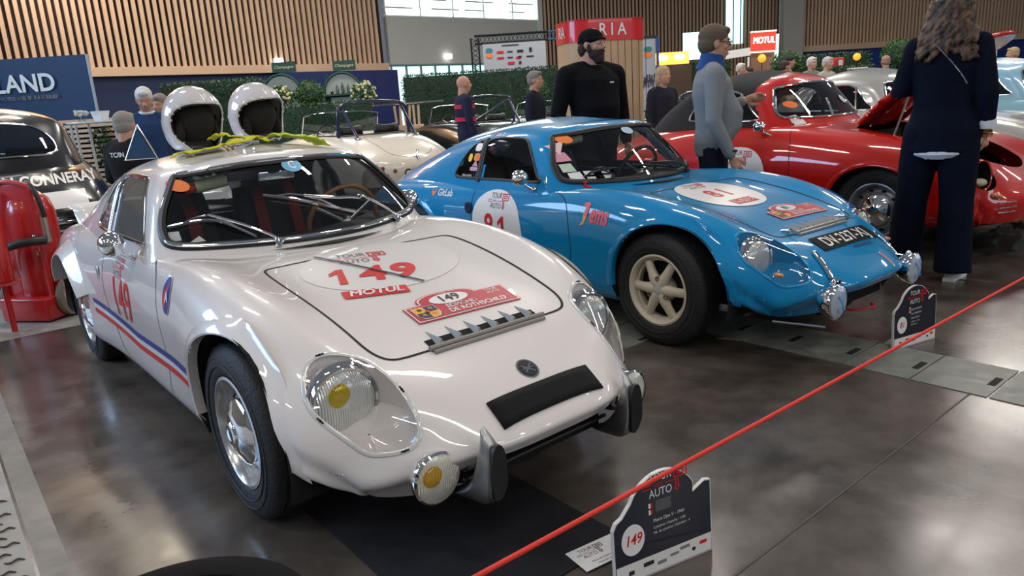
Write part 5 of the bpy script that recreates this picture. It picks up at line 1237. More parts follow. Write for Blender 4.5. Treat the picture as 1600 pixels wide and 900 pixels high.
def hand(mb, w, d, palm_n, s, curl=.6, k=1.0):
    """w wrist point, d direction of the fingers, palm_n palm normal; s thumb side (+1/-1)"""
    w, d, pn = Vector(w), Vector(d).normalized(), Vector(palm_n).normalized(); sd = d.cross(pn).normalized()*s
    c = w+d*.045*k; mb.tube([w, w+d*.03*k, w+d*.075*k], [.026*k, .034*k, .036*k], 12, flat=.5, up=pn); mb.ball(w+d*.075*k, (.03*k,)*3, 10)
    for i, (off, L) in enumerate(((.027, .072), (.009, .080), (-.009, .074), (-.026, .058))):
        b = w+d*.080*k+sd*off*k; a1 = curl*.5; P = [b]; dirv = d
        for q in range(3):
            ang = curl*(.5+.35*q); dv = (d*math.cos(ang)+pn*math.sin(ang)).normalized(); P.append(P[-1]+dv*L*k*(.45, .32, .25)[q])
        mb.tube(P, [.0098*k, .0092*k, .0085*k, .0075*k], 8); mb.ball(P[-1], .0076*k, 8)
    b = w+d*.025*k+sd*.025*k; t1 = (sd*.7+d*.75+pn*.25).normalized(); t2 = (d+pn*.4+sd*.1).normalized()
    P = [b, b+t1*.035*k, b+t1*.035*k+t2*.028*k, b+t1*.035*k+t2*.05*k]; mb.tube(P, [.014*k, .0125*k, .011*k, .009*k], 8); mb.ball(P[-1], .009*k, 8)
SKIN = lambda: mat('skin', (.50, .27, .19), .5, spec=.35)
def head(mb, c, yaw, pitch=0, k=1.0, jaw=1.0, roll=0):
    """head facing +x before turning; returns transform"""
    M = Matrix.Translation(c) @ Matrix.Rotation(yaw, 4, 'Z') @ Matrix.Rotation(pitch, 4, 'Y') @ Matrix.Rotation(roll, 4, 'X') @ Matrix.Scale(k, 4)
    h = MB()
    h.ball((-.008, 0, .025), (.098, .077, .095), 24); h.ball((.022, 0, -.035), (.072, .063*jaw, .080), 20); h.ball((.048, 0, -.085), (.036, .034*jaw, .028), 14)
    h.tube([(.088, 0, .022), (.103, 0, -.005), (.113, 0, -.022)], [.009, .012, .015], 10); h.ball((.100, 0, -.024), (.014, .018, .010), 10)
    h.ball((.082, 0, .036), (.014, .045, .010), 12)                      # brow
    h.ball((.086, 0, -.054), (.012, .024, .007), 12); h.ball((.084, 0, -.064), (.012, .020, .007), 12)   # lips
    for s in (-1, 1):
        h.ball((-.002, s*.078, -.004), (.020, .009, .032), 12); h.ball((.060, s*.045, -.018), (.022, .020, .020), 12)
    h.tube([(-.03, 0, -.05), (-.035, 0, -.14)], [.056, .060], 16)
    h.xf(M); mb.raw(h.V, h.F); return M
def face_bits(root, M, far=False, brow=(.05, .03, .02)):
    e = MB()
    for s in (-1, 1): e = MB(); e.ball((.079, s*.031, .014), (.012, .014, .008), 12); e.xf(M); e.build('eye', mat('eye_white', (.55, .50, .46), .25), root)
    e = MB()
    for s in (-1, 1): e = MB(); e.ball((.0885, s*.031, .014), (.004, .006, .006), 10); e.xf(M); e.build('iris', mat('iris_dark', (.03, .02, .015), .2), root)
    e = MB()
    for s in (-1, 1): e = MB(); e.tube([(.092, s*.014, .032), (.089, s*.03, .038), (.078, s*.048, .032)], [.004, .005, .003], 6); e.xf(M); e.build('eyebrow', mat('hair_%d' % int(brow[0]*1000), brow, .8), root)
    e = MB(); e.tube([(.098, -.018, -.060), (.1005, 0, -.059), (.098, .018, -.060)], .0022, 6); e.xf(M); e.build('mouth', mat('lip_line', (.22, .07, .06), .5), root)
def shoes(root, pts, m, sole=None, k=1.0):
    for (x, y, yaw) in pts:
        mb = MB(); Rz = Matrix.Rotation(yaw, 4, 'Z')
        A = []
        for t, w_, h_ in ((-.075, .030, .05), (-.06, .038, .085), (0, .036, .09), (.07, .042, .06), (.13, .046, .045), (.175, .040, .035), (.20, .022, .022)):
            A.append([Vector((t*k, w_*k*math.cos(a), max(.0, h_*k*.5+h_*k*.55*math.sin(a)))) for a in np.linspace(0, 2*PI, 15)[:-1]])
        mb.grid(A, closed_v=True); n = len(mb.V); mb.F += [tuple(range(14))[::-1], tuple(range(n-14, n))]; mb.I += [0, 0]
        mb.xf(Matrix.Translation((x, y, .012)) @ Rz); o = mb.build('shoe', m, root)
        if sole:
            mb = MB(); mb.prism([(-.08*k, -.034*k), (0, -.036*k), (.1*k, -.048*k), (.18*k, -.042*k), (.208*k, 0), (.18*k, .042*k), (.1*k, .048*k), (0, .036*k), (-.08*k, .034*k)], 0, .022, lambda u, v, h: Vector((u, v, h))); mb.xf(Matrix.Translation((x, y, 0)) @ Rz); mb.build('sole', sole, o, False)
def leg_pts(s, J): return [J['hip'+s], J['knee'+s], J['ank'+s]]
def V3(*a): return Vector(a)
STAND = dict(hipR=(0, -.095, .93), hipL=(0, .095, .93), kneeR=(.02, -.11, .50), kneeL=(.02, .11, .50), ankR=(-.02, -.115, .09), ankL=(-.02, .115, .09),
             shR=(-.01, -.185, 1.44), shL=(-.01, .185, 1.44), elR=(-.02, -.245, 1.15), elL=(-.02, .245, 1.15), wrR=(.07, -.25, .91), wrL=(.07, .25, .91))
TORSO = [(0, 0, .86, .10, .16), (0, 0, .96, .112, .168), (.005, 0, 1.06, .105, .150), (.005, 0, 1.18, .112, .155), (.0, 0, 1.30, .122, .175), (-.005, 0, 1.39, .112, .185), (-.015, 0, 1.455, .085, .155), (-.02, 0, 1.50, .062, .085), (-.02, 0, 1.54, .056, .060)]
def person(name, loc, rz, label, J=None, H=1.78, top=(.02, .02, .02), trousers=(.02, .02, .03), hair=(.3, .28, .27), hairstyle='short', headyaw=0, headpitch=0, far=True, w=1.0, belly=0, group=None, bald=False, coll=None, shoe=(.02, .02, .02), skin=None, sleeves=True, vox=None, hk=1.04):
    k = H/1.78; root = empty(name, loc, rz); tag(root, label, 'person', group)
    Jd = dict(STAND); Jd.update(J or {}); J = {a: Vector(b)*k for a, b in Jd.items()}
    vx = vox or (.022 if far else .010); sk = skin or SKIN()
    secs = [(x*k+(belly*.5 if 1.0 < z < 1.25 else 0), y*k, z*k, (rx*w+(belly*.5 if 1.0 < z < 1.25 else 0))*k, ry*w*k) for x, y, z, rx, ry in TORSO]
    # body
    b = MB(); torso(b, secs, -.02)
    for s in 'RL':
        cap(b, [J['sh'+s], J['el'+s], J['wr'+s]], [.045*k, .036*k, .026*k]); cap(b, leg_pts(s, J), [.075*k, .052*k, .036*k])
        cap(b, [J['ank'+s], J['ank'+s]+V3(.10*k, 0, -.05*k)], [.035*k, .03*k])
        d = (J['wr'+s]-J['el'+s]).normalized()
        sd = -1 if s == 'R' else 1
        hd = J.get('hd'+s); hn = J.get('hn'+s)
        hand(b, J['wr'+s], hd if hd is not None else d, hn if hn is not None else V3(.0, -sd, 0)+V3(.2, 0, 0), -sd if hn is None else (J.get('hs'+s) or V3(-sd, 0, 0)).x, .7, k*(1.0 if not far else 1.05))
    hc = V3(.015*k, 0, 1.655*k)+(Vector(Jd.get('headoff', (0, 0, 0)))*k)
    cap(b, [V3(-.02*k, 0, 1.46*k), V3(0, 0, 1.58*k)], [.066*k*w**.7, .062*k*w**.7])
    M = head(b, hc, headyaw, headpitch, k*hk)
    fuse('body', b, sk, root, .006 if not far else .011, 2)
    if not far: face_bits(root, M, brow=hair)
    # top
    t = MB(); ts = [q for q in secs if q[2] >= .86*k][:-1]
    torso(t, ts, .012)
    for s in 'RL': cap(t, [V3(-.02*k, 0, 1.475*k), J['sh'+s].lerp(V3(-.02*k, 0, 1.50*k), .45), J['sh'+s]], [.062*k*w**.5, .062*k*w**.6, .066*k*w**.7])
    for s in 'RL': cap(t, [J['sh'+s], J['el'+s], J['wr'+s].lerp(J['el'+s], .10 if sleeves else .95)], [.068*k*w**.7, .054*k*w**.7, .040*k*w**.7])
    m_top = top if not isinstance(top, tuple) else mat('cloth_%d_%d_%d' % tuple(int(c*1000) for c in top), top, .85, bump=.15, bscale=90, spec=.15)
    fuse('top', t, m_top, root, vx, 3)
    if coll is not None: c_ = MB(); c_.tube([V3(-.02*k+.066*k*math.cos(a), .068*k*math.sin(a), (1.525+.012*math.cos(a)*-1)*k) for a in np.linspace(0, 2*PI, 25)[:-1]], .016*k, 8, True); c_.build('collar', coll, root)
    # trousers
    t = MB()
    torso(t, [q for q in secs if q[2] <= 1.07*k], .006)
    for s in 'RL': cap(t, leg_pts(s, J), [.098*k*w**.5, .072*k, .056*k])
    fuse('trousers', t, mat('trouser_%d_%d_%d' % tuple(int(c*1000) for c in trousers), trousers, .85, spec=.15), root, vx*1.1, 3)
    for s in 'RL': shoes(root, [(J['ank'+s].x, J['ank'+s].y, 0)], mat('shoe_%d' % int(shoe[0]*1000), shoe, .5), None, k)
    # hair
    if not bald:
        h = MB(); hm = mat('hair_%d' % int(hair[0]*1000), hair, .8, bump=.5, bscale=120)
        if hairstyle == 'short':
            h.ball((-.020, 0, .048), (.104, .087, .090), 20); h.ball((-.048, 0, .0), (.074, .084, .080), 16); h.ball((.055, 0, .092), (.040, .055, .030), 14)
        elif hairstyle == 'bob': h.ball((-.02, 0, .04), (.105, .09, .10), 20); h.ball((-.045, 0, -.04), (.08, .095, .10), 16)
        h.xf(M); o = fuse('hair', h, hm, root, .010 if far else .006, 2)
    return root, M, J
# bearded man in black, behind the blue coupe
cloth_black = mat('black_jersey', (.007, .007, .009), .9, bump=.2, bscale=60, spec=.12)
bm_root, M, J = person('person', (.785, 6.30, 0), R(-62), 'bearded man in black sweater and black backwards cap standing before the kiosk', H=1.88, w=1.27, belly=.05, top=cloth_black, trousers=(.012, .012, .014), far=False, headyaw=R(22), headpitch=R(4), hair=(.035, .02, .015), bald=True,
    J=dict(elR=(-.04, -.31, 1.14), elL=(-.04, .31, 1.14), shR=(-.01, -.235, 1.43), shL=(-.01, .235, 1.43), wrR=(.05, -.29, .88), wrL=(.05, .29, .88)))
h = MB(); h.ball((.035, 0, -.065), (.064, .070, .060), 20); h.ball((.062, 0, -.098), (.040, .048, .044), 16); h.tube([(.08, -.035, -.045), (.096, 0, -.040), (.08, .035, -.045)], [.014, .010, .014], 8)
for s in (-1, 1): h.tube([(.012, s*.073, .0), (.02, s*.070, -.05)], [.012, .022], 8)
h.xf(M); fuse('beard', h, mat('hair_35', (.035, .02, .015), .85, bump=.6, bscale=130), bm_root, .006, 1)
h = MB(); h.ball((-.052, 0, -.03), (.062, .080, .075), 16); h.xf(M); fuse('hair', h, mat('hair_35', (.035, .02, .015), .85), bm_root, .007, 1)
h = MB(); h.ball((-.014, 0, .040), (.103, .085, .080), 24); h.tube([(.083, -.05, .044), (.092, 0, .044), (.083, .05, .044), (0, .086, .030), (-.10, .04, .012), (-.10, -.04, .012), (0, -.086, .030)], .010, 8, True); h.xf(M); fuse('cap', h, cloth_black, bm_root, .006, 2)
h = MB(); h.box((.152*1.05, .085, 1.37*1.05), (.004, .04, .012)); h.build('chest_mark', M_decalw, bm_root)
# man in a grey sweater with a blue collar, in profile looking right
grey = mat('grey_knit', (.20, .215, .23), .9, bump=.25, bscale=110)
gm_root, M, J = person('person', (1.55, 5.42, 0), R(-8), 'man in grey sweater with blue collar and glasses beside the red convertible', H=1.76, w=1.12, belly=.075, top=grey, trousers=(.012, .013, .022), far=False, headyaw=R(2), headpitch=R(6), hair=(.11, .075, .05),
    J=dict(elR=(-.03, -.255, 1.12), wrR=(.10, -.25, .86), elL=(.02, .25, 1.17), wrL=(.26, .20, 1.24), hdL=Vector((1, 0, .25)), hnL=Vector((0, -1, -.2)), hsL=Vector((1, 0, 0))))
k = 1.76/1.78
c_ = MB(); c_.grid([[V3((-.012+dx+r_*math.cos(a))*k, r_*k*math.sin(a), (z+.015*math.cos(a+PI))*k) for a in np.linspace(0, 2*PI, 33)[:-1]] for r_, z, dx in ((.104, 1.475, -.01), (.098, 1.505, -.005), (.086, 1.53, 0), (.084, 1.56, .004), (.080, 1.585, .008), (.070, 1.588, .008), (.066, 1.55, .004))], closed_v=True); c_.build('collar', mat('royal_collar', (.01, .06, .24), .8), gm_root)
g = MB()
for s in (-1, 1):
    g.tube([M @ Vector((.100, s*(.033+.024*math.cos(a)), .012+.017*math.sin(a))) for a in np.linspace(0, 2*PI, 17)[:-1]], .0025, 6, True); g.tube([M @ Vector((.098, s*.057, .016)), M @ Vector((.0, s*.083, .014))], .0025, 6)
g.tube([M @ Vector((.103, -.010, .014)), M @ Vector((.103, .010, .014))], .0025, 6); g.build('glasses', mat('glasses_dark', (.03, .02, .02), .3), gm_root)
g = MB(); g.tube([J['wrR']+V3(0, 0, .045)+V3(.034*math.cos(a), .034*math.sin(a), 0) for a in np.linspace(0, 2*PI, 17)[:-1]], .008, 6, True); g.build('watch', M_blackp, gm_root)
pen = MB(); pen.tube([tuple(gm_root.matrix_basis @ (J['wrR']+V3(.02, -.01, -.06))), tuple(gm_root.matrix_basis @ (J['wrR']+V3(.20, -.03, -.17)))], .007, 8); tag(pen.build('rolled_leaflet', mat('dark_leaflet', (.03, .04, .06), .5)), 'thin dark rolled leaflet in the hand of the man in grey', 'leaflet')
# ---- woman in a navy trouser suit seen from behind
navy = mat('navy_suiting', (.0045, .006, .016), .9, bump=.15, bscale=150, spec=.12)
wr = empty('person', (2.83, 4.72, 0), R(52)); tag(wr, 'woman with long wavy brown hair in navy trouser suit seen from behind', 'person')
k = 1.0
Jw = dict(shR=V3(-.01, -.175, 1.50), shL=V3(-.01, .175, 1.50), elR=V3(-.03, -.235, 1.20), wrR=V3(.04, -.235, .955), elL=V3(.0, .255, 1.22), wrL=V3(.20, .12, 1.26),
          hipR=V3(0, -.10, .97), kneeR=V3(.01, -.115, .53), ankR=V3(-.03, -.13, .10), hipL=V3(0, .10, .97), kneeL=V3(.04, .15, .53), ankL=V3(.10, .19, .10))
secs = [(0, 0, .88, .12, .185), (0, 0, 1.0, .12, .185), (0, 0, 1.12, .10, .155), (0, 0, 1.24, .105, .158), (0, 0, 1.36, .115, .172), (-.005, 0, 1.45, .105, .175), (-.015, 0, 1.515, .08, .15), (-.02, 0, 1.56, .05, .07), (-.02, 0, 1.60, .045, .05)]
b = MB(); torso(b, secs, -.02)
for s in 'RL':
    cap(b, [Jw['sh'+s], Jw['el'+s], Jw['wr'+s]], [.040, .032, .024]); cap(b, leg_pts(s, Jw), [.07, .05, .034])
hand(b, Jw['wrR'], (.15, .02, -1), (.2, 1, 0), -1, .8, .95); hand(b, Jw['wrL'], (1, -.5, .1), (0, 0, -1), 1, .8, .95)
M = head(b, V3(.02, 0, 1.73), 0, R(6), .97); cap(b, [V3(-.02, 0, 1.52), V3(0, 0, 1.65)], [.05, .048]); fuse('body', b, SKIN(), wr, .006, 2)
t = MB(); torso(t, [(0, 0, .84, .145, .225), (0, 0, .92, .140, .213)]+[(x, y, z, rx+.016, ry+.02) for x, y, z, rx, ry in secs[1:-2]], 0)
for s in 'RL': cap(t, [Jw['sh'+s]+V3(0, 0, -.005), Jw['el'+s], Jw['wr'+s].lerp(Jw['el'+s], .33)], [.070, .062, .054])
fuse('jacket', t, navy, wr, .009, 3)
for s in 'RL': t = MB(); p0 = Jw['wr'+s].lerp(Jw['el'+s], .40); p1 = Jw['wr'+s].lerp(Jw['el'+s], .16); t.tube([p0, p0.lerp(p1, .5), p1], [.050, .058, .062], 16); t.build('shirt_cuff', mat('white_shirt', (.62, .66, .72), .8), wr)
t = MB(); torso(t, [(-.012, .0, .80, .11, .15), (-.01, 0, .83, .135, .185), (0, 0, .90, .138, .19)], 0); t.build('shirt_tail', mat('white_shirt', (.62, .66, .72), .8), wr)
t = MB(); torso(t, [(0, 0, .80, .125, .20), (0, 0, .90, .13, .20), (0, 0, 1.02, .12, .175)], 0)
for s in 'RL': h0, k0, a0 = leg_pts(s, Jw); t.tube([h0, k0.lerp(h0, .5), k0, a0.lerp(k0, .4), a0+V3(0, 0, -.045)], [.120, .115, .100, .104, .112], 18); t.ball(h0, .12, 16)
fuse('trousers', t, navy, wr, .010, 3)
shoes(wr, [(Jw['ankR'].x+.02, Jw['ankR'].y, -.15), (Jw['ankL'].x+.02, Jw['ankL'].y, .15)], mat('white_trainer', (.6, .6, .58), .6), mat('white_sole', (.7, .7, .68), .6))
# long wavy hair, as many thick curling locks over a cap of hair
random.seed(3)
h = MB(); h.ball((-.012, 0, .035), (.115, .100, .108), 24); h.ball((-.05, 0, -.06), (.085, .105, .12), 20); h.ball((-.06, 0, -.16), (.07, .12, .11), 16)
for i in range(70):
    a = -1.35+2.7*i/69+random.uniform(-.05, .05); r0 = .105; L_ = random.uniform(.26, .38); ph = random.uniform(0, 6); am = random.uniform(.012, .024)
    P = []
    for j in range(14):
        t_ = j/13; sp = 1+.35*t_
        P.append(Vector((-.035-r0*math.cos(a)*(.72+.1*math.sin(t_*9+ph)*.5)*1.0, (.092+.035*t_)*math.sin(a)*sp+am*math.cos(t_*13+ph), .02-L_*t_)) + Vector((am*math.sin(t_*13+ph), 0, 0)))
    h.tube(P, [.021*(1-.35*t_) for t_ in np.linspace(0, 1, 14)], 7)
h.xf(M); hairm = bpy.data.materials.new('wavy_brown_hair'); hairm.use_nodes = True; nt = hairm.node_tree; bs = nt.nodes['Principled BSDF']; bs.inputs['Roughness'].default_value = .55
tc = nt.nodes.new('ShaderNodeTexCoord'); nz = nt.nodes.new('ShaderNodeTexNoise'); nz.inputs['Scale'].default_value = 22; nz.inputs['Detail'].default_value = 4; cr = nt.nodes.new('ShaderNodeValToRGB'); cr.color_ramp.elements[0].color = (.020, .009, .005, 1); cr.color_ramp.elements[0].position = .42; cr.color_ramp.elements[1].color = (.15, .075, .036, 1); cr.color_ramp.elements[1].position = .72
mpp = nt.nodes.new('ShaderNodeMapping'); mpp.inputs['Scale'].default_value = (1.6, 1.6, .45); nt.links.new(tc.outputs['Object'], mpp.inputs[0]); nt.links.new(mpp.outputs[0], nz.inputs['Vector']); nt.links.new(nz.outputs['Fac'], cr.inputs[0]); nt.links.new(cr.outputs[0], bs.inputs['Base Color'])
fuse('hair', h, hairm, wr, .0055, 1)
g = MB(); P = curve([(-.145, .05, 1.50), (-.150, -.02, 1.42), (-.145, -.09, 1.33), (-.13, -.13, 1.26)], 6); g.tube(P, .004, 6); g.build('bag_chain', M_chrome, wr)
g = MB(); 
for q in range(4): c0 = Jw['wrR']+V3(0, 0, .03-.016*q); g.tube([c0+V3((.032+.003*q)*math.cos(a), (.032+.003*q)*math.sin(a), .006*math.sin(a*2+q)) for a in np.linspace(0, 2*PI, 19)[:-1]], .0055, 6, True)
g.build('bracelets', mat('gold', (.55, .33, .12), .25, metal=1), wr)
# ---- people further back
person('person', (-2.95, 5.85, 0), R(75), 'grey-haired man in black polo shirt seen from behind at the left', H=1.44, w=1.25, top=(.014, .014, .015), trousers=(.02, .02, .03), hair=(.30, .27, .25), sleeves=False, vox=.012)
V, F = text2d('TC/IN', .05, .0015); flat('shirt_letters', V, F, M_decalw, bpy.data.objects[wr.name] if False else [o for o in bpy.data.objects if o.get('label', '').startswith('grey-haired man in black polo')][0], lambda u, v: (-.135, -u, v+1.12))
person('person', (-3.75, 7.95, 0), R(-68), 'white-haired man in navy padded jacket looking down behind the helmets', H=1.72, top=(.022, .05, .13), trousers=(.02, .03, .06), hair=(.62, .62, .62), headpitch=R(22), coll=mat('white_shirt', (.62, .66, .72), .8), vox=.014)
person('person', (-3.95, 8.75, 0), R(-100), 'man with glasses half hidden behind the white-haired man', H=1.68, top=(.04, .06, .10), hair=(.25, .2, .17), headpitch=R(10))
person('person', (-.52, 10.85, 0), R(20), 'bald man in navy jacket with red bands before the tall hedge', H=1.76, top=(.02, .022, .05), hair=(.3, .2, .2), bald=True, w=1.1)
m_ = [o for o in bpy.data.objects if o.get('label', '').startswith('bald man in navy')][0]
for z in (1.30, 1.12): mb = MB(); torso(mb, [(0, 0, z, .145, .205), (0, 0, z+.06, .146, .208)], 0); mb.build('red_band', mat('red_cloth', (.42, .02, .05), .8), m_)
person('person', (.50, 10.45, 0), R(-25), 'grey-haired man in dark pullover before the hedge left of the kiosk', H=1.74, top=(.018, .022, .035), hair=(.22, .2, .19))
person('person', (2.08, 9.5, 0), R(-60), 'fair-haired woman in dark jacket right of the kiosk', H=1.66, top=(.02, .02, .03), hair=(.45, .32, .18), hairstyle='bob')
FP = [((5.72, 17.7), -60, 'white-haired man in navy sweater left of the glowing post', (.02, .05, .12), (.6, .58, .55), 1.92),
 ((6.08, 18.2), 190, 'dark-haired woman in black below the orange ball lamp', (.02, .015, .02), (.06, .03, .02), 1.84),
 ((6.58, 17.25), 10, 'person in plum coloured jacket beside the glowing post', (.18, .03, .06), (.05, .03, .03), 1.90),
 ((6.85, 17.7), -10, 'man in grey jacket and dark cap before the blue wall', (.16, .17, .18), (.02, .02, .02), 2.02),
 ((6.98, 16.7), -70, 'white-haired man in grey jacket holding papers at right', (.20, .21, .19), (.6, .6, .6), 1.92),
 ((6.85, 15.6), -60, 'grey-haired man in beige coat over black shirt', (.42, .40, .33), (.5, .48, .46), 1.86),
 ((9.15, 17.7), 90, 'stooping man in blue sweater beyond the silver coupe', (.02, .05, .16), (.35, .2, .17), 1.88),
 ((6.90, 12.5), 150, 'dark-haired man in dark blue top beside the woman in navy', (.02, .04, .10), (.10, .06, .05), 1.84),
 ((10.0, 15.2), 200, 'white-haired visitor near the right edge, the left one of two', (.25, .25, .27), (.65, .65, .65), 1.80),
 ((10.45, 15.2), 170, 'grey-haired visitor at the right edge of the far row', (.3, .26, .25), (.45, .42, .40), 1.80)]
for (x, y), a, lb, tp, hr, H_ in FP: person('person', (x, y, 0), R(a), lb, H=H_, top=tp, hair=hr, vox=.03)
rp = person('person', (7.02, 11.05, 0), R(-120), 'person in red and orange polo shirt behind the woman in navy', H=1.78, top=(.45, .02, .02), hair=(.05, .03, .03), sleeves=False)[0]
mb = MB(); torso(mb, [(-.0, 0, 1.30, .135, .20), (0, 0, 1.37, .13, .205)], 0); mb.build('orange_yoke', mat('orange_cloth', (.8, .16, .03), .8), rp)
# ------------------------------------------------------------------ plants, stands and furniture of the hall
M_leaf = mat('leaf_green', (.030, .070, .022), .6, var=.5, vscale=9)
M_leafd = mat('leaf_dark', (.014, .040, .020), .65, var=.5, vscale=6)
M_leafb = mat('leaf_bright', (.05, .13, .03), .6, var=.4, vscale=12)
def leaves(mb, pts, nrm, size, seed=1):
    rnd = random.Random(seed)
    for p, n in zip(pts, nrm):
        a = Vector((rnd.uniform(-1, 1), rnd.uniform(-1, 1), rnd.uniform(-1, 1))).normalized(); t = (n+a*.9).normalized(); s = t.cross(a).normalized(); L = size*rnd.uniform(.6, 1.3)
        b = p+n*rnd.uniform(-.3, .5)*size
        mb.raw([b, b+t*L*.5+s*L*.28, b+t*L, b+t*L*.5-s*L*.28], [(0, 1, 2, 3)], 1)
def hedge(x0, x1, y, h, d, label, m=None, size=.055, n=2600, seed=1, dy=0, z0=0):
    mb = MB(); w_ = x1-x0; cx, cy = (x0+x1)/2, y
    mb.box((0, 0, (h+z0)/2), (w_-.04, d-.04, h-z0-.04), None, 0)
    rnd = random.Random(seed); P = []; N = []
    for k in range(n):
        f = rnd.random()
        if f < .62: P.append(Vector((rnd.uniform(-w_/2, w_/2), -d/2, rnd.uniform(max(z0, h-1.6), h)))); N.append(Vector((0, -1, .2)))
        elif f < .86: P.append(Vector((rnd.uniform(-w_/2, w_/2), rnd.uniform(-d/2, d/2), h))); N.append(Vector((0, -.2, 1)))
        else: s = rnd.choice((-1, 1)); P.append(Vector((s*w_/2, rnd.uniform(-d/2, d/2), rnd.uniform(max(z0, h-1.6), h)))); N.append(Vector((s, 0, .2)))
    leaves(mb, P, N, size, seed); o = mb.build('clipped_hedge', [M_leafd, m or M_leaf], None, False); o.location = (cx, cy, 0); o.rotation_euler = (0, 0, dy); return tag(o, label, 'hedge')
hedge(-7.4, -5.3, 16.75, 2.2, .6, 'tall clipped hedge behind the two helmets')
hedge(-5.1, -2.7, 15.55, 1.56, .6, 'lower clipped hedge left of the cream roadster', seed=2)
hedge(-2.5, 1.9, 19.9, 2.2, .6, 'long dark clipped hedge across the middle of the hall', M_leafd, n=4200, seed=3)
hedge(6.05, 7.3, 23.8, 2.2, .5, 'clipped hedge below the white fascia, left of the glowing sign', seed=4, n=1600, size=.07)
hedge(7.7, 9.75, 19.9, 2.06, .5, 'tall clipped hedge before the blue wall at right', seed=5, n=1800, size=.06)
hedge(7.35, 8.7, 17.4, 1.66, .4, 'low clipped hedge carrying the orange ball lamp', seed=6, n=1200, size=.055)
def topiary(x, y, z, r, label, seed=1, pot=True):
    root = empty('topiary_bush', (x, y, 0)); tag(root, label, 'bush'); mb = MB(); rnd = random.Random(seed); P = []; N = []
    mb.ball((0, 0, z), r*.93, 20)
    for k in range(1300):
        n = Vector((rnd.gauss(0, 1), rnd.gauss(0, 1), rnd.gauss(0, 1))).normalized(); P.append(Vector((0, 0, z))+n*r*.97); N.append(n)
    leaves(mb, P, N, r*.17, seed); mb.build('foliage', [M_leafd, M_leafb], root, False)
    mb = MB(); mb.tube([(0, 0, .3), (.01, 0, z-r*.8)], .03, 8); mb.build('stem', mat('bark', (.09, .06, .04), .9), root)
    mb = MB(); mb.lathe([(0, 0), (.16, 0), (.22, .36), (.20, .38), (.0, .36)], n=24); mb.build('pot', mat('dark_pot', (.03, .03, .03), .5), root)
topiary(-4.52, 17.95, 1.85, .31, 'round clipped topiary ball between the two green arched kiosks')
topiary(.95, 18.6, 1.62, .24, 'small round topiary ball before the long hedge by the bearded man', 3)
topiary(11.1, 20.8, 1.95, .42, 'round bush before the blue wall behind the woman in navy', 5)
topiary(7.25, 18.9, 1.85, .33, 'round bush behind the man in grey jacket and cap', 6)
def flowers(x, y, z, label, seed):
    root = empty('flower_bouquet', (x, y, 0)); tag(root, label, 'flowers'); rnd = random.Random(seed); mb = MB(); P = []; N = []
    mb.ball((0, 0, z), .15, 12)
    for k in range(260):
        n = Vector((rnd.gauss(0, 1), rnd.gauss(0, 1), rnd.gauss(.2, 1))).normalized(); P.append(Vector((0, 0, z))+n*.2); N.append(n)
    leaves(mb, P, N, .09, seed); mb.build('foliage', [M_leafd, M_leafb], root, False)
    mb = MB()
    for k in range(70):
        n = Vector((rnd.gauss(0, 1), rnd.gauss(0, 1), rnd.gauss(.1, 1))).normalized(); mb.ball(Vector((0, 0, z))+n*rnd.uniform(.22, .30), rnd.uniform(.022, .04), 8)
    mb.build('blossoms', mat('cream_petal', (.62, .60, .36), .6), root); mb = MB(); mb.lathe([(.05, z-.5), (.08, z-.3), (.05, z-.12)], n=16); mb.build('vase', M_chrome, root)
    mb = MB(); mb.lathe([(.16, 0), (.16, .02), (.04, .04), (.04, z-.5), (.14, z-.49), (0, z-.48)], n=20); mb.build('plinth', M_blackp, root)
flowers(-5.12, 17.6, 1.80, 'cream flower bouquet left of the topiary ball', 1)
flowers(-3.12, 17.3, 1.78, 'cream flower bouquet before the royal navy panel', 2)
# green kiosks with arched glass fronts
def booth(x, y, label):
    root = empty('arched_kiosk', (x, y, 0)); tag(root, label, 'kiosk'); gm = mat('booth_green', (.015, .06, .045), .5)
    mb = MB(); mb.box((0, .35, 1.05), (1.15, .6, 2.1), bev=.02); mb.build('cabinet', gm, root, auto=30)
    mb = MB(); mb.box((.05, .3, 2.66), (.62, .06, .26)); mb.build('header', gm, root)
    V, F = text2d('Champagne', .11, .001, shear=.3); flat('header_letters', V, F, mat('pale_gold', (.5, .48, .3), .5), root, lambda u, v: (u+.05, .26, v+2.66))
    arch = [(-.5, 1.9)]+[(.5*math.cos(a)*-1, 1.9+.56*math.sin(a)) for a in np.linspace(0, PI, 17)]+[(.5, 1.9)]
    mb = MB(); mb.prism([(u, v) for u, v in arch[1:-1]], .02, .10, lambda u, v, h: Vector((u, h, v))); mb.build('arched_glass', mat('milky_glass', (.34, .38, .36), .15, coat=1), root, auto=30)
    mb = MB(); mb.tube([(u*1.04, 0, v) for u, v in arch[1:-1]], .03, 8); mb.tube([(-.36+.12*math.cos(a), 0, 1.9+.52*math.sin(a)) for a in np.linspace(PI, PI/2, 8)], .012, 6); mb.build('arch_frame', gm, root)
    for k, h in enumerate((.14, .24, .30, .24, .14)):
        mb = MB(); u = -.3+.15*k; mb.lathe([(.035, 1.90), (.038, 1.90+h*.6), (.015, 1.90+h*.8), (.015, 1.90+h), (0, 1.90+h)], (u, -.02, 0), n=14); mb.build('bottle', mat('bottle_green', (.01, .035, .02), .15, coat=1), root)
    mb = MB(); mb.box((0, -.05, 1.88), (1.2, .25, .05)); mb.build('counter', gm, root)
    mb = MB(); mb.box((.05, .03, 1.72), (.8, .05, .2)); mb.build('lit_display', mat('display_pale', (.35, .45, .42), .3), root)
    mb = MB(); mb.box((.45, -.12, 1.95), (.14, .02, .12)); mb.build('price_card', M_decalw, root)
booth(-5.70, 19.75, 'green arched champagne kiosk, the left one, under the oak slats')
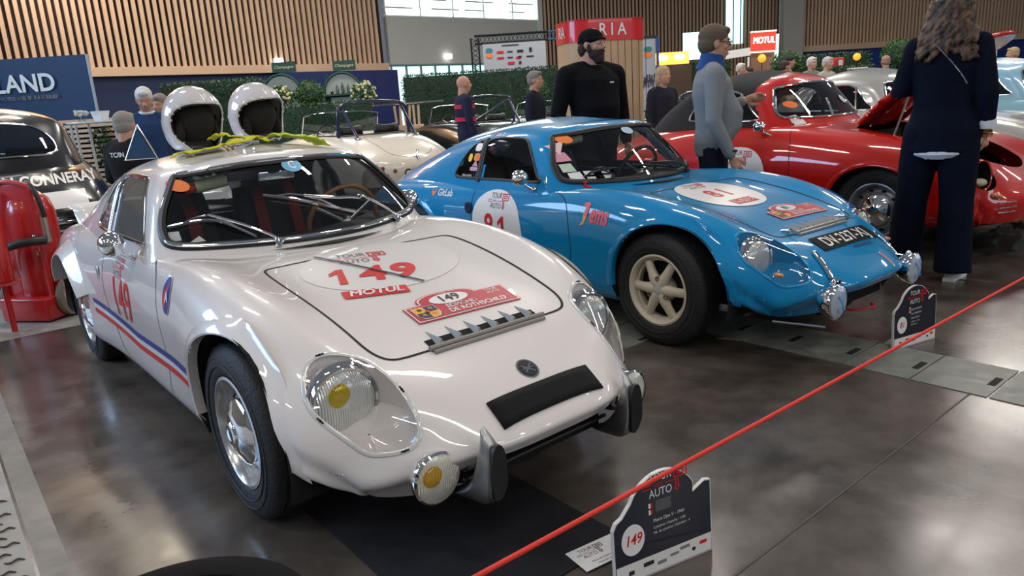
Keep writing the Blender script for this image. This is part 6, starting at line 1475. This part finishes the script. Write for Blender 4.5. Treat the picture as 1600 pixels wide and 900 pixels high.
booth(-4.28, 20.6, 'green arched champagne kiosk, the right one, beside the royal navy panel')
# planter of upright stakes
root = empty('stake_planter', (-2.25, 18.0, 0)); tag(root, 'wooden planter of upright stakes right of the cream roadster', 'planter')
mb = MB(); mb.box((0, 0, .5), (.7, .4, 1.0), bev=.01); mb.build('box', M_wood, root)
for k in range(6): mb = MB(); mb.box((-.28+.11*k, -.05+.03*(k % 2), 1.22), (.05, .05, .5), Matrix.Rotation(R((-4, 3, -2, 5, 0, 2)[k]), 3, 'Y')); mb.build('stake', M_wood, root, False)
mb = MB(); mb.tube([(-1.0, -.1, 1.50), (.9, -.1, 1.52)], .018, 6); mb.build('top_rail', M_chrome, root)
# bar table with slatted planter at the left
root = empty('bar_table', (-4.98, 9.33, 0)); tag(root, 'metal framed glass bar table behind the man in black polo', 'table')
mb = MB(); mb.box((-.02, 0, 1.425), (.60, .45, .018), bev=.004); mb.build('table_top', mat('pale_glass_top', (.55, .60, .60), .15, coat=1), root)
for x, y in ((-.28, -.2), (-.22, -.2), (.26, -.2), (-.28, .2), (.26, .2)): mb = MB(); mb.tube([(x, y, .005), (x, y, 1.42)], .016, 8); mb.build('leg', mat('satin_metal', (.62, .62, .60), .35, metal=.6), root)
root = empty('slatted_planter', (-5.40, 9.9, 0)); tag(root, 'low wooden slatted planter under the bar table at left', 'planter')
mb = MB()
for k in range(17): mb.box((0, 0, .42+.065*k), (1.05, .03, .038))
mb.build('slats', M_wood, root, False); mb = MB(); mb.box((0, .12, .7), (1.0, .2, 1.4)); mb.build('liner', M_dark, root, False)
mb = MB(); rnd = random.Random(5); P = [Vector((.12+rnd.uniform(-.14, .14), -.05, rnd.uniform(.85, 1.35))) for _ in range(260)]; leaves(mb, P, [Vector((0, -1, .3))]*260, .06, 5); mb.build('climbing_plant', [M_leafd, M_leaf], root, False)
root = empty('bowl', (-4.98, 9.33, 1.435)); tag(root, 'white angular bowl on the bar table', 'bowl'); root['label'] = 'white angular bowl standing on the bar table'
mb = MB(); mb.lathe([(0, .002), (.085, 0), (.125, .12), (.118, .12), (.078, .012), (0, .012)], n=6); mb.build('shell', mat('porcelain', (.75, .76, .78), .2, coat=1), root, auto=30)
root = empty('flower_glass', (-5.20, 9.30, 1.435)); tag(root, 'small glass of pale flowers on the bar table beside the bowl', 'vase')
mb = MB(); mb.lathe([(0, 0), (.04, 0), (.045, .07)], n=16); mb.build('glass', M_glass, root)
mb = MB(); rnd = random.Random(8)
for k in range(20): mb.ball((rnd.uniform(-.07, .07), rnd.uniform(-.05, .05), .08+rnd.uniform(0, .05)), .02, 8)
mb.build('blossoms', mat('pale_blossom', (.5, .52, .45), .7), root)
# truss with the sponsor backdrop
def sponsor(root, x0, x1, z0, z1, y, marks):
    mb = MB(); mb.box(((x0+x1)/2, y, (z0+z1)/2), (x1-x0, .03, z1-z0)); mb.build('backdrop', mat('backdrop_grey', (.36, .38, .42), .7), root, False)
    for (u, v, w_, h_, m) in marks:
        mb = MB(); mb.box((x0+(x1-x0)*u, y-.02, z0+(z1-z0)*v), (w_, .01, h_)); mb.build('sponsor_mark', m, root, False)
root = empty('display_truss', (0, 22.1, 0)); tag(root, 'black truss frame holding a grey sponsor backdrop', 'stand')
mt = mat('truss_black', (.02, .025, .03), .4, metal=.6)
def truss(name, a, b, parent, n, m):
    a, b = Vector(a), Vector(b); d = (b-a); s = .11; mb = MB(); ax = d.normalized(); u = Vector((0, 1, 0)); v = ax.cross(u); c = [(u*i+v*j)*s for i, j in ((-1, -1), (1, -1), (1, 1), (-1, 1))]
    for q in c: mb.tube([a+q, b+q], .022, 6)
    for k in range(n):
        for i in range(4): mb.tube([a+d*k/n+c[i], a+d*(k+.5)/n+c[(i+1) % 4], a+d*(k+1)/n+c[i]], .012, 5)
    return mb.build(name, m, parent)
truss('truss_post', (-.62, 0, 0), (-.62, 0, 3.25), root, 12, mt); truss('truss_post', (3.3, 0, 0), (3.3, 0, 3.2), root, 12, mt); truss('truss_beam', (-.62, 0, 3.2), (1.5, 0, 3.2), root, 9, mt); truss('truss_beam', (1.5, 0, 3.2), (3.3, 0, 3.2), root, 8, mat('truss_blue', (.03, .16, .35), .4, metal=.5))
sponsor(root, -.40, 1.42, 1.9, 3.08, -.10, [(.56, .62, .14, .07, M_decalr)]+[]); 
MR, MK, MG = M_decalr, M_decalb, mat('mark_teal', (.02, .20, .22), .5)
for (x, z, w_, h_, m) in ((-.22, 2.88, .20, .14, MG), (-.22, 2.74, .18, .14, M_orange), (.10, 2.82, .20, .06, MR), (.10, 2.66, .20, .05, MR), (.38, 2.82, .16, .03, MK), (.38, 2.66, .16, .03, MK), (.68, 2.82, .18, .06, MK), (.66, 2.66, .10, .05, MK), (.98, 2.84, .08, .12, MK), (.96, 2.66, .22, .03, MK), (.40, 2.50, .20, .07, MR), (.66, 2.50, .07, .08, MK), (.40, 3.0, .5, .02, MK)):
    mb = MB(); mb.prism(ell(x, z, w_/2, h_/2, 16, ex=2 if m in (MG, M_orange) else 8), 0, .01, lambda u, v, h: Vector((u, -.125-h, v))); mb.build('sponsor_mark', m, root, False)
root = empty('sponsor_panel', (3.05, 15.8, 0)); tag(root, 'narrow sponsor panel with blue post right of the kiosk', 'stand')
mb = MB(); mb.box((.06, 0, 1.24), (.40, .03, 2.48)); mb.build('backdrop', mat('backdrop_grey', (.36, .38, .42), .7), root, False)
mb = MB(); mb.box((.30, -.03, 1.25), (.05, .05, 2.5)); mb.build('post', mat('post_blue', (.01, .06, .25), .4), root, False)
mb = MB(); mb.box((.06, 0, 2.50), (.46, .06, .05)); mb.build('top_bar', M_blackp, root, False)
for z, m, h_ in ((2.26, MG, .11), (2.15, M_orange, .11)): mb = MB(); mb.prism(ell(.10, z, .085, h_*.5, 16), 0, .01, lambda u, v, h: Vector((u, -.018-h, v))); mb.build('sponsor_mark', m, root, False)
mb = MB(); 
for k in range(14): mb.box((-.10+.025*(k*5 % 14), -.02, 1.62+.06*math.sin(k*3)), (.03, .01, .16))
mb.build('crowd_photo', mat('photo_dark', (.06, .05, .07), .6), root, False)
# round oak kiosk with a red band
root = empty('info_kiosk', (1.42, 10.45, 0)); tag(root, 'round-cornered oak kiosk with red lettered band behind the bearded man', 'kiosk')
def rr(w_, d, r, n=7):
    out = []
    for cx, cy, a0 in ((w_/2-r, d/2-r, 0), (-w_/2+r, d/2-r, PI/2), (-w_/2+r, -d/2+r, PI), (w_/2-r, -d/2+r, 1.5*PI)):
        out += [(cx+r*math.cos(a0+PI/2*k/n), cy+r*math.sin(a0+PI/2*k/n)) for k in range(n+1)]
    return out
Rk = Matrix.Rotation(R(14), 3, 'Z')
kw = mat('kiosk_oak', (.50, .33, .20), .5, var=.2, vscale=2.5)
def ring(z0, z1, g, m, name):
    mb = MB(); mb.prism(rr(1.12+g, .8+g, .28), z0, z1, lambda u, v, h: Rk @ Vector((u, v, h))); return mb.build(name, m, root, auto=30)
ring(0, 2.06, 0, kw, 'column')
mb = MB()
for k in range(9): p_ = Rk @ Vector((-.30+.1*k, -.4, 0)); mb.box((p_.x, p_.y, 1.03), (.006, .006, 2.06), Rk)
mb.build('plank_gaps', M_gap, root, False)
ring(2.06, 2.32, .02, mat('kiosk_red', (.62, .015, .02), .35, coat=.5), 'red_band'); ring(2.32, 2.335, .03, mat('kiosk_red_top', (.5, .02, .03), .4), 'band_cap')
V, F = text2d('R I A', .22, .002, 'RIGHT', 0, .86); flat('band_letters', V, F, M_decalw, root, lambda u, v: Rk @ Vector((u+.22, -.418, v+2.19)))
V, F = text2d('RIA', .21, .002, 'LEFT', 0, .8); flat('band_letters', V, F, M_decalw, root, lambda u, v: Rk @ Vector((-.575, .05-u, v+2.19)))
# lit stand at the far right
root = empty('food_stand', (5.35, 22.95, 0)); tag(root, 'warmly lit amber food stand beyond the man in grey', 'stand')
mb = MB(); mb.box((0, .3, 2.40), (1.1, .05, .36)); mb.build('lit_panel', mat('amber_glow', (1, .45, .08), .6, emit=(1, .36, .05), es=1.6), root, False)
for x in (-.3, .22): mb = MB(); mb.ball((x, .1, 2.42), (.17, .08, .10), 14); mb.build('ball_lamp', mat('warm_lamp', (1, .8, .4), .4, emit=(1, .72, .30), es=5), root)
mb = MB(); mb.box((0, .3, 1.1), (1.2, .3, 2.2)); mb.build('counter', mat('stand_brown', (.06, .035, .02), .7), root, False)
root = empty('light_box', (6.8, 26.2, 0)); tag(root, 'pale cyan light box behind the head of the man in grey', 'sign')
mb = MB(); mb.box((0, 0, 2.9), (.7, .06, .9)); mb.build('panel', mat('cyan_box', (.5, .95, 1), .5, emit=(.55, .95, 1), es=1.4), root, False); mb = MB(); mb.box((0, .05, 1.2), (.08, .08, 2.5)); mb.build('post', M_blackp, root, False)
root = empty('white_fascia_stand', (6.65, 22.0, 0)); tag(root, 'white fascia board over the hedge right of the man in grey', 'stand')
mb = MB(); mb.box((0, 0, 2.33), (1.45, .05, .22), Matrix.Rotation(R(-5), 3, 'Y')); mb.build('fascia', mat('fascia_white', (.72, .72, .70), .6), root, False)
for x in (-.7, .68): mb = MB(); mb.box((x, 0, 1.12), (.05, .05, 2.24)); mb.build('post', mat('fascia_white', (.72, .72, .70), .6), root, False)
root = empty('lit_sign_stand', (8.12, 23.05, 0)); tag(root, 'glowing red and white oil brand sign stand with white post', 'sign')
mb = MB(); mb.box((0, 0, 2.71), (.74, .12, .56)); mb.build('sign_box', mat('sign_red_glow', (.75, .03, .02), .5, emit=(.9, .05, .03), es=.9), root, False)
V, F = text2d('MOTUL', .25, .006, 'CENTER', .1, .78); flat('sign_letters', V, F, mat('sign_letter_glow', (1, .85, .75), .5, emit=(1, .72, .55), es=4), root, lambda u, v: (u, -.07, v+2.74))
for z_ in (3.0, 2.41): mb = MB(); mb.box((0, -.02, z_), (.76, .14, .04)); mb.build('sign_frame', mat('sign_frame_glow', (1, .9, .8), .5, emit=(1, .8, .65), es=1.2), root, False)
mb = MB(); mb.box((0, .05, 1.2), (.7, .08, 2.4)); mb.build('sign_base', mat('stand_oak', (.22, .12, .07), .6), root, False)
mb = MB(); mb.box((.42, 0, 1.45), (.08, .10, 2.9)); mb.build('glowing_post', mat('post_glow', (1, 1, 1), .5, emit=(.85, 1, 1), es=2), root, False)
for x, y, z, r_, lb in ((7.62, 21.7, 2.17, .115, 'orange glowing ball lamp below the oil brand sign'), (8.5, 17.78, 1.91, .085, 'orange ball lamp standing on the low hedge')):
    root = empty('ball_lamp', (x, y, 0)); tag(root, lb, 'lamp'); mb = MB(); mb.ball((0, 0, z), r_, 20); mb.build('globe', mat('orange_globe', (1, .25, .03), .4, emit=(1, .27, .02), es=1.6), root); mb = MB(); mb.tube([(0, 0, .002), (0, 0, z-r_)], .012, 8); mb.build('pole', M_blackp, root)
root = empty('letter_box', (8.47, 18.7, 0)); tag(root, 'red metal box with white front standing on a post before the hedge', 'box')
mb = MB(); mb.box((0, 0, 1.84), (.26, .16, .22), bev=.03); mb.build('case', mat('box_red', (.5, .04, .03), .5), root); mb = MB(); mb.box((.03, -.085, 1.82), (.10, .01, .13)); mb.build('front_label', M_decalw, root); mb = MB(); mb.tube([(0, 0, 0), (0, 0, 1.74)], .02, 8); mb.build('post', M_blackp, root)
root = empty('bar_stool', (7.96, 16.6, 0)); tag(root, 'white metal bar stool at the end of the low hedge', 'stool')
mb = MB(); mb.box((0, 0, 1.62), (.36, .26, .03), bev=.01); mb.build('seat', M_decalw, root)
for x in (-.15, .15):
    for y in (-.1, .1): mb = MB(); mb.tube([(x*1.2, y*1.2, .002), (x, y, 1.61)], .015, 6); mb.build('leg', M_decalw, root)
# ------------------------------------------------------------------ fire extinguishers at the left
exr = mat('extinguisher_red', (.50, .012, .012), .32, coat=.6)
root = empty('extinguisher_trolley', (-3.50, 5.16, 0), R(-12)); root.scale = (.88, .88, .96); tag(root, 'large wheeled red fire extinguisher trolley with black hose', 'fire extinguisher')
mb = MB(); mb.lathe([(0, .06), (.16, .06), (.18, .09), (.18, .80), (.15, .90), (.09, .955), (.05, .97), (0, .97)], (.04, .12, 0), n=36); mb.build('cylinder', exr, root)
mb = MB(); mb.box((.0, .0, .60), (.42, .025, .86), Matrix.Rotation(0, 3, 'X'), bev=.012); mb.build('back_panel', exr, root)
mb = MB(); mb.tube(curve([(-.215, -.02, .14), (-.215, -.02, .5), (-.215, -.02, .92), (-.18, -.02, 1.02), (-.05, -.02, 1.045), (.05, -.02, 1.045), (.18, -.02, 1.02), (.215, -.02, .92), (.215, -.02, .5), (.215, -.02, .14)], 4), .018, 10); mb.build('frame', exr, root)
mb = MB(); mb.box((.02, .02, .10), (.46, .30, .18), bev=.02); mb.build('skirt', exr, root)
for s in (-1, 1): mb = MB(); mb.lathe([(.05, -.02), (.15, -.025), (.16, 0), (.15, .025), (.05, .02), (.05, -.02)], (s*.27, .12, .16), 'x', 28); mb.build('wheel', mat('beige_tyre', (.20, .18, .14), .7), root)
mb = MB(); mb.tube(curve([(-.10, -.06, .98), (-.16, -.09, .86), (-.21, -.10, .78), (-.25, -.08, .66), (-.25, -.06, .52)], 6), .020, 10); mb.tube(curve([(.02, .05, .99), (.16, .02, 1.03), (.26, -.02, .97), (.30, -.02, .82), (.295, -.02, .70)], 6), .018, 10)
mb.build('thin_hose', M_blackp, root)
mb = MB(); mb.tube([(.295, -.02, .78), (.295, -.02, .68), (.29, -.02, .60)], [.026, .024, .032], 12); mb.build('hose_nozzle', mat('nozzle_brass', (.35, .30, .22), .35, metal=.7), root)
mb = MB(); mb.tube(curve([(-.24, -.12, .34), (-.22, -.16, .44), (-.10, -.19, .53), (.06, -.19, .59), (.24, -.14, .62), (.34, -.08, .62)], 6), .042, 12, flat=.7); mb.build('thick_hose', M_blackp, root)
mb = MB(); mb.ball((.17, -.02, .64), .02, 12); mb.build('knob', mat('knob_steel', (.5, .4, .4), .2, metal=.9), root)
mb = MB(); mb.prism([(-.045, 0), (.045, 0), (0, .075)], 0, .004, lambda u, v, h: Vector((.13+u, -.015-h, .50+v))); mb.build('warning_triangle', mat('warning_yellow', (.75, .42, .01), .5), root, False)
def extinguisher(loc, rz, h, r_, label, tri=True):
    root = empty('fire_extinguisher', loc, rz); tag(root, label, 'fire extinguisher')
    mb = MB(); mb.lathe([(0, .0), (r_*.95, .0), (r_, .02), (r_, h*.78), (r_*.85, h*.88), (r_*.4, h*.95), (r_*.25, h*.96), (0, h*.97)], n=32); mb.build('cylinder', exr, root)
    mb = MB(); mb.lathe([(r_*.25, h*.95), (r_*.22, h*1.02), (0, h*1.03)], n=16); mb.tube([(0, 0, h*1.02), (.06, -.01, h*1.08), (.10, -.01, h*1.07)], .009, 8); mb.tube([(0, 0, h*1.02), (.05, -.01, h*1.02), (.08, 0, h*.99)], .008, 8); mb.tube([(-.02, 0, h), (0, -.01, h*1.14)], .009, 8); mb.build('valve', mat('brass', (.42, .32, .14), .3, metal=1), root)
    if tri: mb = MB(); mb.prism([(-.04, 0), (.04, 0), (0, .065)], 0, .004, lambda u, v, q: Vector((u, -math.sqrt(max(0, r_*r_-u*u))-q-.001, h*.52+v))); mb.build('warning_triangle', mat('warning_yellow', (.75, .42, .01), .5), root, False)
extinguisher((-3.46, 4.84, .36), R(8), .52, .072, 'small red fire extinguisher with brass valve hung before the trolley')
o = MB().box((-3.46, 4.84, .347), (.15, .15, .02)).tube([(-3.46, 4.84, .002), (-3.46, 4.84, .34)], .02, 10).build('extinguisher_stand', exr, None, False); tag(o, 'low red stand under the small fire extinguisher', 'stand')
extinguisher((-3.64, 4.72, 0), R(30), .50, .10, 'red fire extinguisher cut off by the left edge of the picture', False)
# ------------------------------------------------------------------ rope, display boards, card
P = [(-1.50, .018, .50), (4.2, 4.473, .50)]; P = [tuple(Vector(P[0]).lerp(Vector(P[1]), t/40)) for t in range(41)]
o = MB().tube(P, .0052, 10).build('barrier_rope', mat('red_rope', (.72, .035, .02), .55, bump=.3, bscale=300), None); tag(o, 'thin red barrier rope crossing the foreground above the display boards', 'rope')
for (x, y, z), lb in (((-1.52, .003, .50), 'short black barrier post at the near end of the red rope'), ((4.22, 4.489, .50), 'short black barrier post at the far end of the red rope')):
    root = empty('barrier_post', (x, y, 0)); tag(root, lb, 'post'); MB().lathe([(0, 0), (.14, 0), (.14, .015), (.02, .03), (.016, .05), (.016, z+.03), (.025, z+.04), (0, z+.06)], n=24).build('pole', M_blackp, root)
def board(P0, P1, hs, num, label, lines, lean=.05):
    P0, P1 = Vector((*P0, 0)), Vector((*P1, 0)); U = (P1-P0); W = U.length; U.normalize(); N = Vector((U.y, -U.x, 0)); Z = Vector((-N.x*lean, -N.y*lean, 1)).normalized(); N = U.cross(Z).normalized(); s = W/.32
    root = empty('display_board', P0); tag(root, label, 'sign')
    def out(g):
        pts = [(g, g), (W-g, g), (W-g, hs-g), (W-g-.018*s, hs+.004*s-g), (W-.062*s, hs-.018*s-g*.6)]
        for k in range(0, 13): a = R(28)+R(127)*k/12; pts.append((W*.50+(.112*s-g)*math.cos(a)*1.02, hs-.040*s+(.112*s-g)*math.sin(a)))
        pts += [(.030*s+g*.5, hs-.022*s-g), (.010*s+g, hs-.032*s-g), (g, hs-.05*s-g)]; return pts
    def fn(off): return lambda u, v, h=0: U*u+Z*v+N*(off+h)
    f0 = lambda u, v, h: U*u+Z*v+N*h
    MB().prism(out(0), -.012, 0, f0).build('panel', mat('board_white', (.75, .73, .72), .35, coat=.4), root, False)
    MB().prism(out(.0028*s), .0, .0008, f0).build('dark_face', mat('board_navy', (.010, .012, .024), .35, coat=.4), root, False)
    MB().prism([(.0045*s, .0045*s), (W-.0045*s, .0045*s), (W-.0045*s, .055*s), (.0045*s, .055*s)], .0008, .0014, f0).build('white_strip', mat('board_white', (.75, .73, .72), .35, coat=.4), root, False)
    MB().prism(ell(.060*s, .118*s, .036*s, .043*s, 32), .0008, .0014, f0).build('number_disc', M_decalw, root, False)
    def tx(t, x, y, sz, m, al='CENTER', b=0, sh=0, sx=1): V, F = text2d(t, sz*s, b*s, al, sh, sx); flat('board_letters', V, F, m, root, lambda u, v: fn(.0022)(u+x*s, v+y*s))
    tx(num, .060, .118, .042, M_decalr, 'CENTER', .0005, .2, .85)
    tour_logo(lambda n, V, F, m: flat(n, V, F, m, root, lambda u, v: fn(.0020)(u+.178*s, v+.246*s)), M_decalw, M_decalr, root, .25*s)
    y = .186 if num == '81' else .166
    for t, sz in lines:
        tx(t, .125, y, sz, M_decalw, 'LEFT', .0003 if sz > .01 else 0); y -= sz*1.55
    for k in range(2):
        MB().box((0, 0, 0), (1, 1, 1)) if False else None
        for q, m in ((0, M_decalw), (.006, M_decalr)): MB().prism([((.117-.004+q)*s, (.188-.018*k)*s), ((.121-.002+q)*s, (.188-.018*k)*s), ((.121-.002+q)*s, (.201-.018*k)*s), ((.117-.004+q)*s, (.201-.018*k)*s)], .0008, .0014, f0).build('flag_mark', m, root, False)
    if num == '149': MB().prism([(.135*s, .172*s), (.185*s, .172*s), (.185*s, .204*s), (.135*s, .204*s)], .0008, .0014, f0).build('grey_name_field', mat('grey_field', (.10, .10, .10), .6), root, False)
    for x, y, w_, h_, m in ((.050, .028, .018, .012, M_decalb), (.105, .036, .034, .012, M_decalb), (.148, .026, .03, .010, mat('mark_grey', (.2, .2, .2), .5)), (.19, .034, .03, .008, mat('mark_grey', (.2, .2, .2), .5)), (.225, .042, .034, .009, mat('mark_grey', (.2, .2, .2), .5)), (.255, .026, .012, .010, M_decalb), (.288, .036, .026, .010, M_decalr)):
        MB().prism(ell(x*s, y*s, w_*s/2, h_*s/2, 12, ex=6), .0014, .0020, f0).build('sponsor_mark', m, root, False)
    for x in (.06, .26): MB().prism([(-.0, 0), (.09*s, 0), (.0, .08*s)], -.004, .004, lambda u, v, h: U*(x*s+h)+Z*v-N*(u+.010)).build('foot', mat('board_white', (.75, .73, .72), .35), root, False)
board((.232, 1.715), (.540, 1.868), .225, '149', 'black rally display board numbered 149 in the foreground', [('', .01), ('Matra Djet V - 1966', .0125), ('Cylindree / Capacity : 1108', .0095), ('Nb. de cylindres / Cylinders : 4', .0095)])
board((1.88, 3.39), (2.17, 3.53), .235, '81', 'black rally display board numbered 81 before the nose of the blue coupe', [('Jules MARTIN', .014), ('Paul MARTIN', .014), ('Matra Djet V', .0125), ('Cylindree : 1108', .0095), ('Cylindres : 4', .0095)])
c0 = Vector((.245, 1.90, .008)); a_ = R(31)
root = empty('paper_card', c0, a_); tag(root, 'white printed card lying on the corner of the black carpet', 'card')
MB().box((-.045, 0, .0), (.17, .105, .0012), None).build('sheet', M_decalw, root, False)
tour_logo(lambda n, V, F, m: flat(n, V, F, m, root, lambda u, v: (u-.055, v+.018, .0012)), mat('decal_grey_letters', (.10, .09, .09), .4), mat('decal_grey_letters', (.10, .09, .09), .4), root, .17)
V, F = text2d('Merci de ne pas toucher', .010, 0); flat('card_letters', V, F, M_decalb, root, lambda u, v: (u-.04, v-.025, .0012)); V, F = text2d('Please do not touch', .009, 0); flat('card_letters', V, F, M_decalb, root, lambda u, v: (u-.04, v-.040, .0012))
o = MB().prism([(0, 0), (.10, -.05), (.155, -.045), (.13, -.015), (.05, .02)], 0, .003, lambda u, v, h: Vector((1.09+u, 3.72+v, .005+h))).build('cardboard_scrap', mat('cardboard', (.30, .25, .16), .8), None, False); tag(o, 'scrap of beige cardboard on the floor by the front wheel of the blue car', 'cardboard')
# black-rimmed round table just inside the bottom edge
root = empty('round_table', (-.585, .985, 0)); tag(root, 'black rimmed round glass table cut off by the bottom edge', 'table')
MB().lathe([(.0, .478), (.19, .478), (.230, .484), (.24, .496), (.232, .507), (.205, .512), (.175, .508), (.168, .500)], n=80).build('rim', mat('black_rim', (.004, .004, .005), .6, spec=.06), root)
MB().lathe([(.172, .5015), (0, .5015)], n=64).build('glass_top', mat('pale_glass_sheet', (.30, .42, .46), .06, coat=1), root)
MB().lathe([(0, 0), (.16, 0), (.16, .012), (.03, .025), (.025, .06), (.025, .46), (.09, .478), (0, .478)], n=40).build('pedestal', M_blackp, root)
# crumpled clear sheet under the nose of the red convertible
rnd = random.Random(4); A = []
for i in range(16):
    A.append([Vector((3.52+.045*j+rnd.uniform(-.012, .012), 5.18+.03*i+.012*j+rnd.uniform(-.012, .012), .012+.16*math.sin(PI*i/15)*math.sin(PI*j/19)*rnd.uniform(.65, 1.15))) for j in range(20)])
o = MB().grid(A).build('plastic_sheet', glass_mat('clear_film', (.85, .88, .9), .8, .08), None, True, None); tag(o, 'crumpled clear plastic sheet on the floor under the red nose', 'plastic sheet')
# ------------------------------------------------------------------ helmets and straps on the white roof
WM = Matrix.Translation(WPOS[0]) @ Matrix.Rotation(WPOS[1], 4, 'Z')
def helmet(lx, ly, lz, yaw, tilt, label, btn):
    root = empty('racing_helmet', WM @ Vector((lx, ly, lz)), WPOS[1]+yaw); root.rotation_euler = (R(tilt), R(4), WPOS[1]+yaw); tag(root, label, 'helmet', None)
    n, m = 72, 44; G = np.zeros((m+1, n+1, 3))
    for a in range(m+1):
        th = PI*(.0+.84*a/m)
        for b in range(n+1):
            ph = 2*PI*b/n; r_ = math.sin(th)**(1 if th < PI/2 else .5); z = math.cos(th); G[a, b] = (.158*r_*math.cos(ph)-(.010 if z < 0 else 0), .126*r_*math.sin(ph)*(1-.06*max(0, -z)), .150*z)
    S = Surf(G); ow = curve([(.30, .060), (.135, .062), (.095, .048), (.055, .010), (.042, -.035), (.055, -.080), (.082, -.115), (.078, -.145), (.085, -.20), (.30, -.20)], 5, True)
    ow = [(.30, .078)]+[p for p in curve([(.15, .080), (.10, .070), (.045, .030), (.026, -.030), (.040, -.078), (.072, -.110), (.074, -.14), (.078, -.20)], 5)]+[(.30, -.20)]
    S.cut(ow, lambda v: (v.x, v.z), lambda v: True, .006)
    # lift everything so that the rim stands on z=0
    zz = -min(v.z for v in S.V); S.V = [v+Vector((0, 0, zz)) for v in S.V]
    o = S.part('shell', S.F, mat('helmet_white', (.72, .69, .70), .12, coat=1), root); md = o.modifiers.new('Solidify', 'SOLIDIFY'); md.thickness = .012; md.offset = -1
    mb = MB(); L = []
    for a in range(m+1):
        th = PI*.82*a/m; L.append([Vector((.125*math.sin(th)*math.cos(2*PI*b/32)-.022, .098*math.sin(th)*math.sin(2*PI*b/32), .120*math.cos(th)+zz)) for b in range(32)])
    mb.grid(L, closed_v=True); mb.ball((.02, .085, zz-.06), (.045, .022, .06), 14); mb.ball((.02, -.085, zz-.06), (.045, .022, .06), 14); mb.build('lining', mat('helmet_lining', (.012, .011, .011), .9), root)
    e = [p for p in ow[1:-1]]
    for s in (-1, 1):
        P = []
        for x, z in e:
            h = S.bvh.ray_cast(Vector((x, s*1, z)), Vector((0, -s, 0)))
            if h[0]: P.append(h[0]+Vector((0, 0, zz)))
        MB().tube(P, .0055, 8).build('edge_trim', M_seal, root)
        for (x, z, r_, mm) in ((-.045, .012, .012, btn), (-.035, -.035, .008, M_seal), (-.03, -.10, .006, M_seal)):
            h = S.bvh.ray_cast(Vector((x+.02, s*1, z)), Vector((0, -s, 0)))
            if h[0]: MB().ball(h[0]+Vector((0, 0, zz)), (r_, .004, r_), 14).build('press_stud', mm, root)
    V, F = text2d('Stilo', .032, .0012); bv = BVHTree.FromPolygons([v+Vector((0, 0, zz)) for v in [Vector(x) for x in G.reshape(-1, 3)]], S.F0)
    wrap('brand_letters', V, F, M_decalb, root, (.0, -.0, zz+.118), (0, 1, 0), (0, 0, 1), (-1, 0, 0), bv, .002, .02)
    MB().tube(curve([(.03, -.085, zz-.12), (.045, -.03, .008), (.04, .03, .006), (.03, .085, zz-.12)], 5), .008, 6, flat=.3).build('chin_strap', M_seal, root)
wb = white_car[4]
def roofz(x, y): h = wb.ray_cast(Vector((x, y, 3)), Vector((0, 0, -1))); return h[0].z
helmet(-1.46, -.205, 1.199, R(8), -2, 'white open-face racing helmet on the white roof, the left one of two', mat('stud_blue', (.02, .03, .3), .3))
helmet(-1.55, .160, 1.212, R(8), 2, 'white open-face racing helmet on the white roof, the right one of two', M_seal)
def strap(name, pts, wd, m, label, amp=.014, seed=1):
    rnd = random.Random(seed); P = [WM @ Vector((x, y, roofz(x, y)+.006+h)) for x, y, h in curve(pts, 7)]
    A = []
    for k, p in enumerate(P):
        t = (P[min(k+1, len(P)-1)]-P[max(k-1, 0)]).normalized(); s = t.cross(Vector((0, 0, 1))).normalized()*wd/2; j = rnd.uniform(-amp, amp)
        A.append([p-s+Vector((0, 0, max(0, j)+.002)), p+Vector((0, 0, .004+abs(j))), p+s+Vector((0, 0, max(0, -j)+.002))])
    o = MB().grid(A).build(name, m, None); md = o.modifiers.new('Solidify', 'SOLIDIFY'); md.thickness = .004; md.offset = 1; return tag(o, label, 'strap')
ym = mat('neon_yellow_webbing', (.62, .60, .02), .6); ym2 = mat('lime_webbing', (.55, .68, .04), .6)
strap('helmet_strap', [(-1.30, -.36, .0), (-1.22, -.24, .006), (-1.20, -.12, .016), (-1.23, .0, .014), (-1.20, .08, .006)], .095, ym, 'yellow strap trailing over the roof before the left helmet', seed=2)
strap('helmet_strap', [(-1.34, .06, .004), (-1.28, .14, .03), (-1.30, .24, .028), (-1.36, .34, .026), (-1.40, .44, .006)], .11, ym2, 'lime yellow strap folded over the roof below the right helmet', seed=3)
strap('helmet_strap', [(-1.34, -.17, .03), (-1.30, -.12, .05), (-1.27, -.05, .02), (-1.30, .05, .02)], .08, ym, 'short yellow strap curling out of the left helmet', seed=4)
mb = MB(); rnd = random.Random(9)
for k in range(9): p_ = WM @ Vector((-1.17-.03*rnd.random(), -.14+.016*k, roofz(-1.18, -.14+.016*k)+.012+.006*rnd.random())); mb.box(p_, (.020, .010, .006), Matrix.Rotation(rnd.uniform(0, 3), 3, 'Z'))
tag(mb.build('strap_buckle', M_chrome, None, False), 'small chrome buckle links on the yellow strap before the left helmet', 'buckle')
root = empty('triangular_vent_window', WM @ Vector((-1.72, -.40, roofz(-1.72, -.40)+.02)), WPOS[1]+R(20)); tag(root, 'chrome triangular vent window left of the helmets, standing in for a car behind', 'stand')  # stand-in for a vent window of a car behind, put on the roof
MB().tube([(-.04, -.06, .006), (.04, .06, .006), (.0, .01, .17)], .008, 8, True).build('frame', M_chrome, root)
MB().prism([(-.035, .01), (.035, .01), (0, .15)], -.003, .003, lambda u, v, h: Vector((u, u*1.5, v))+Vector((h, 0, 0))).build('panel', mat('blue_mirror', (.10, .22, .40), .1, metal=.8), root, False)
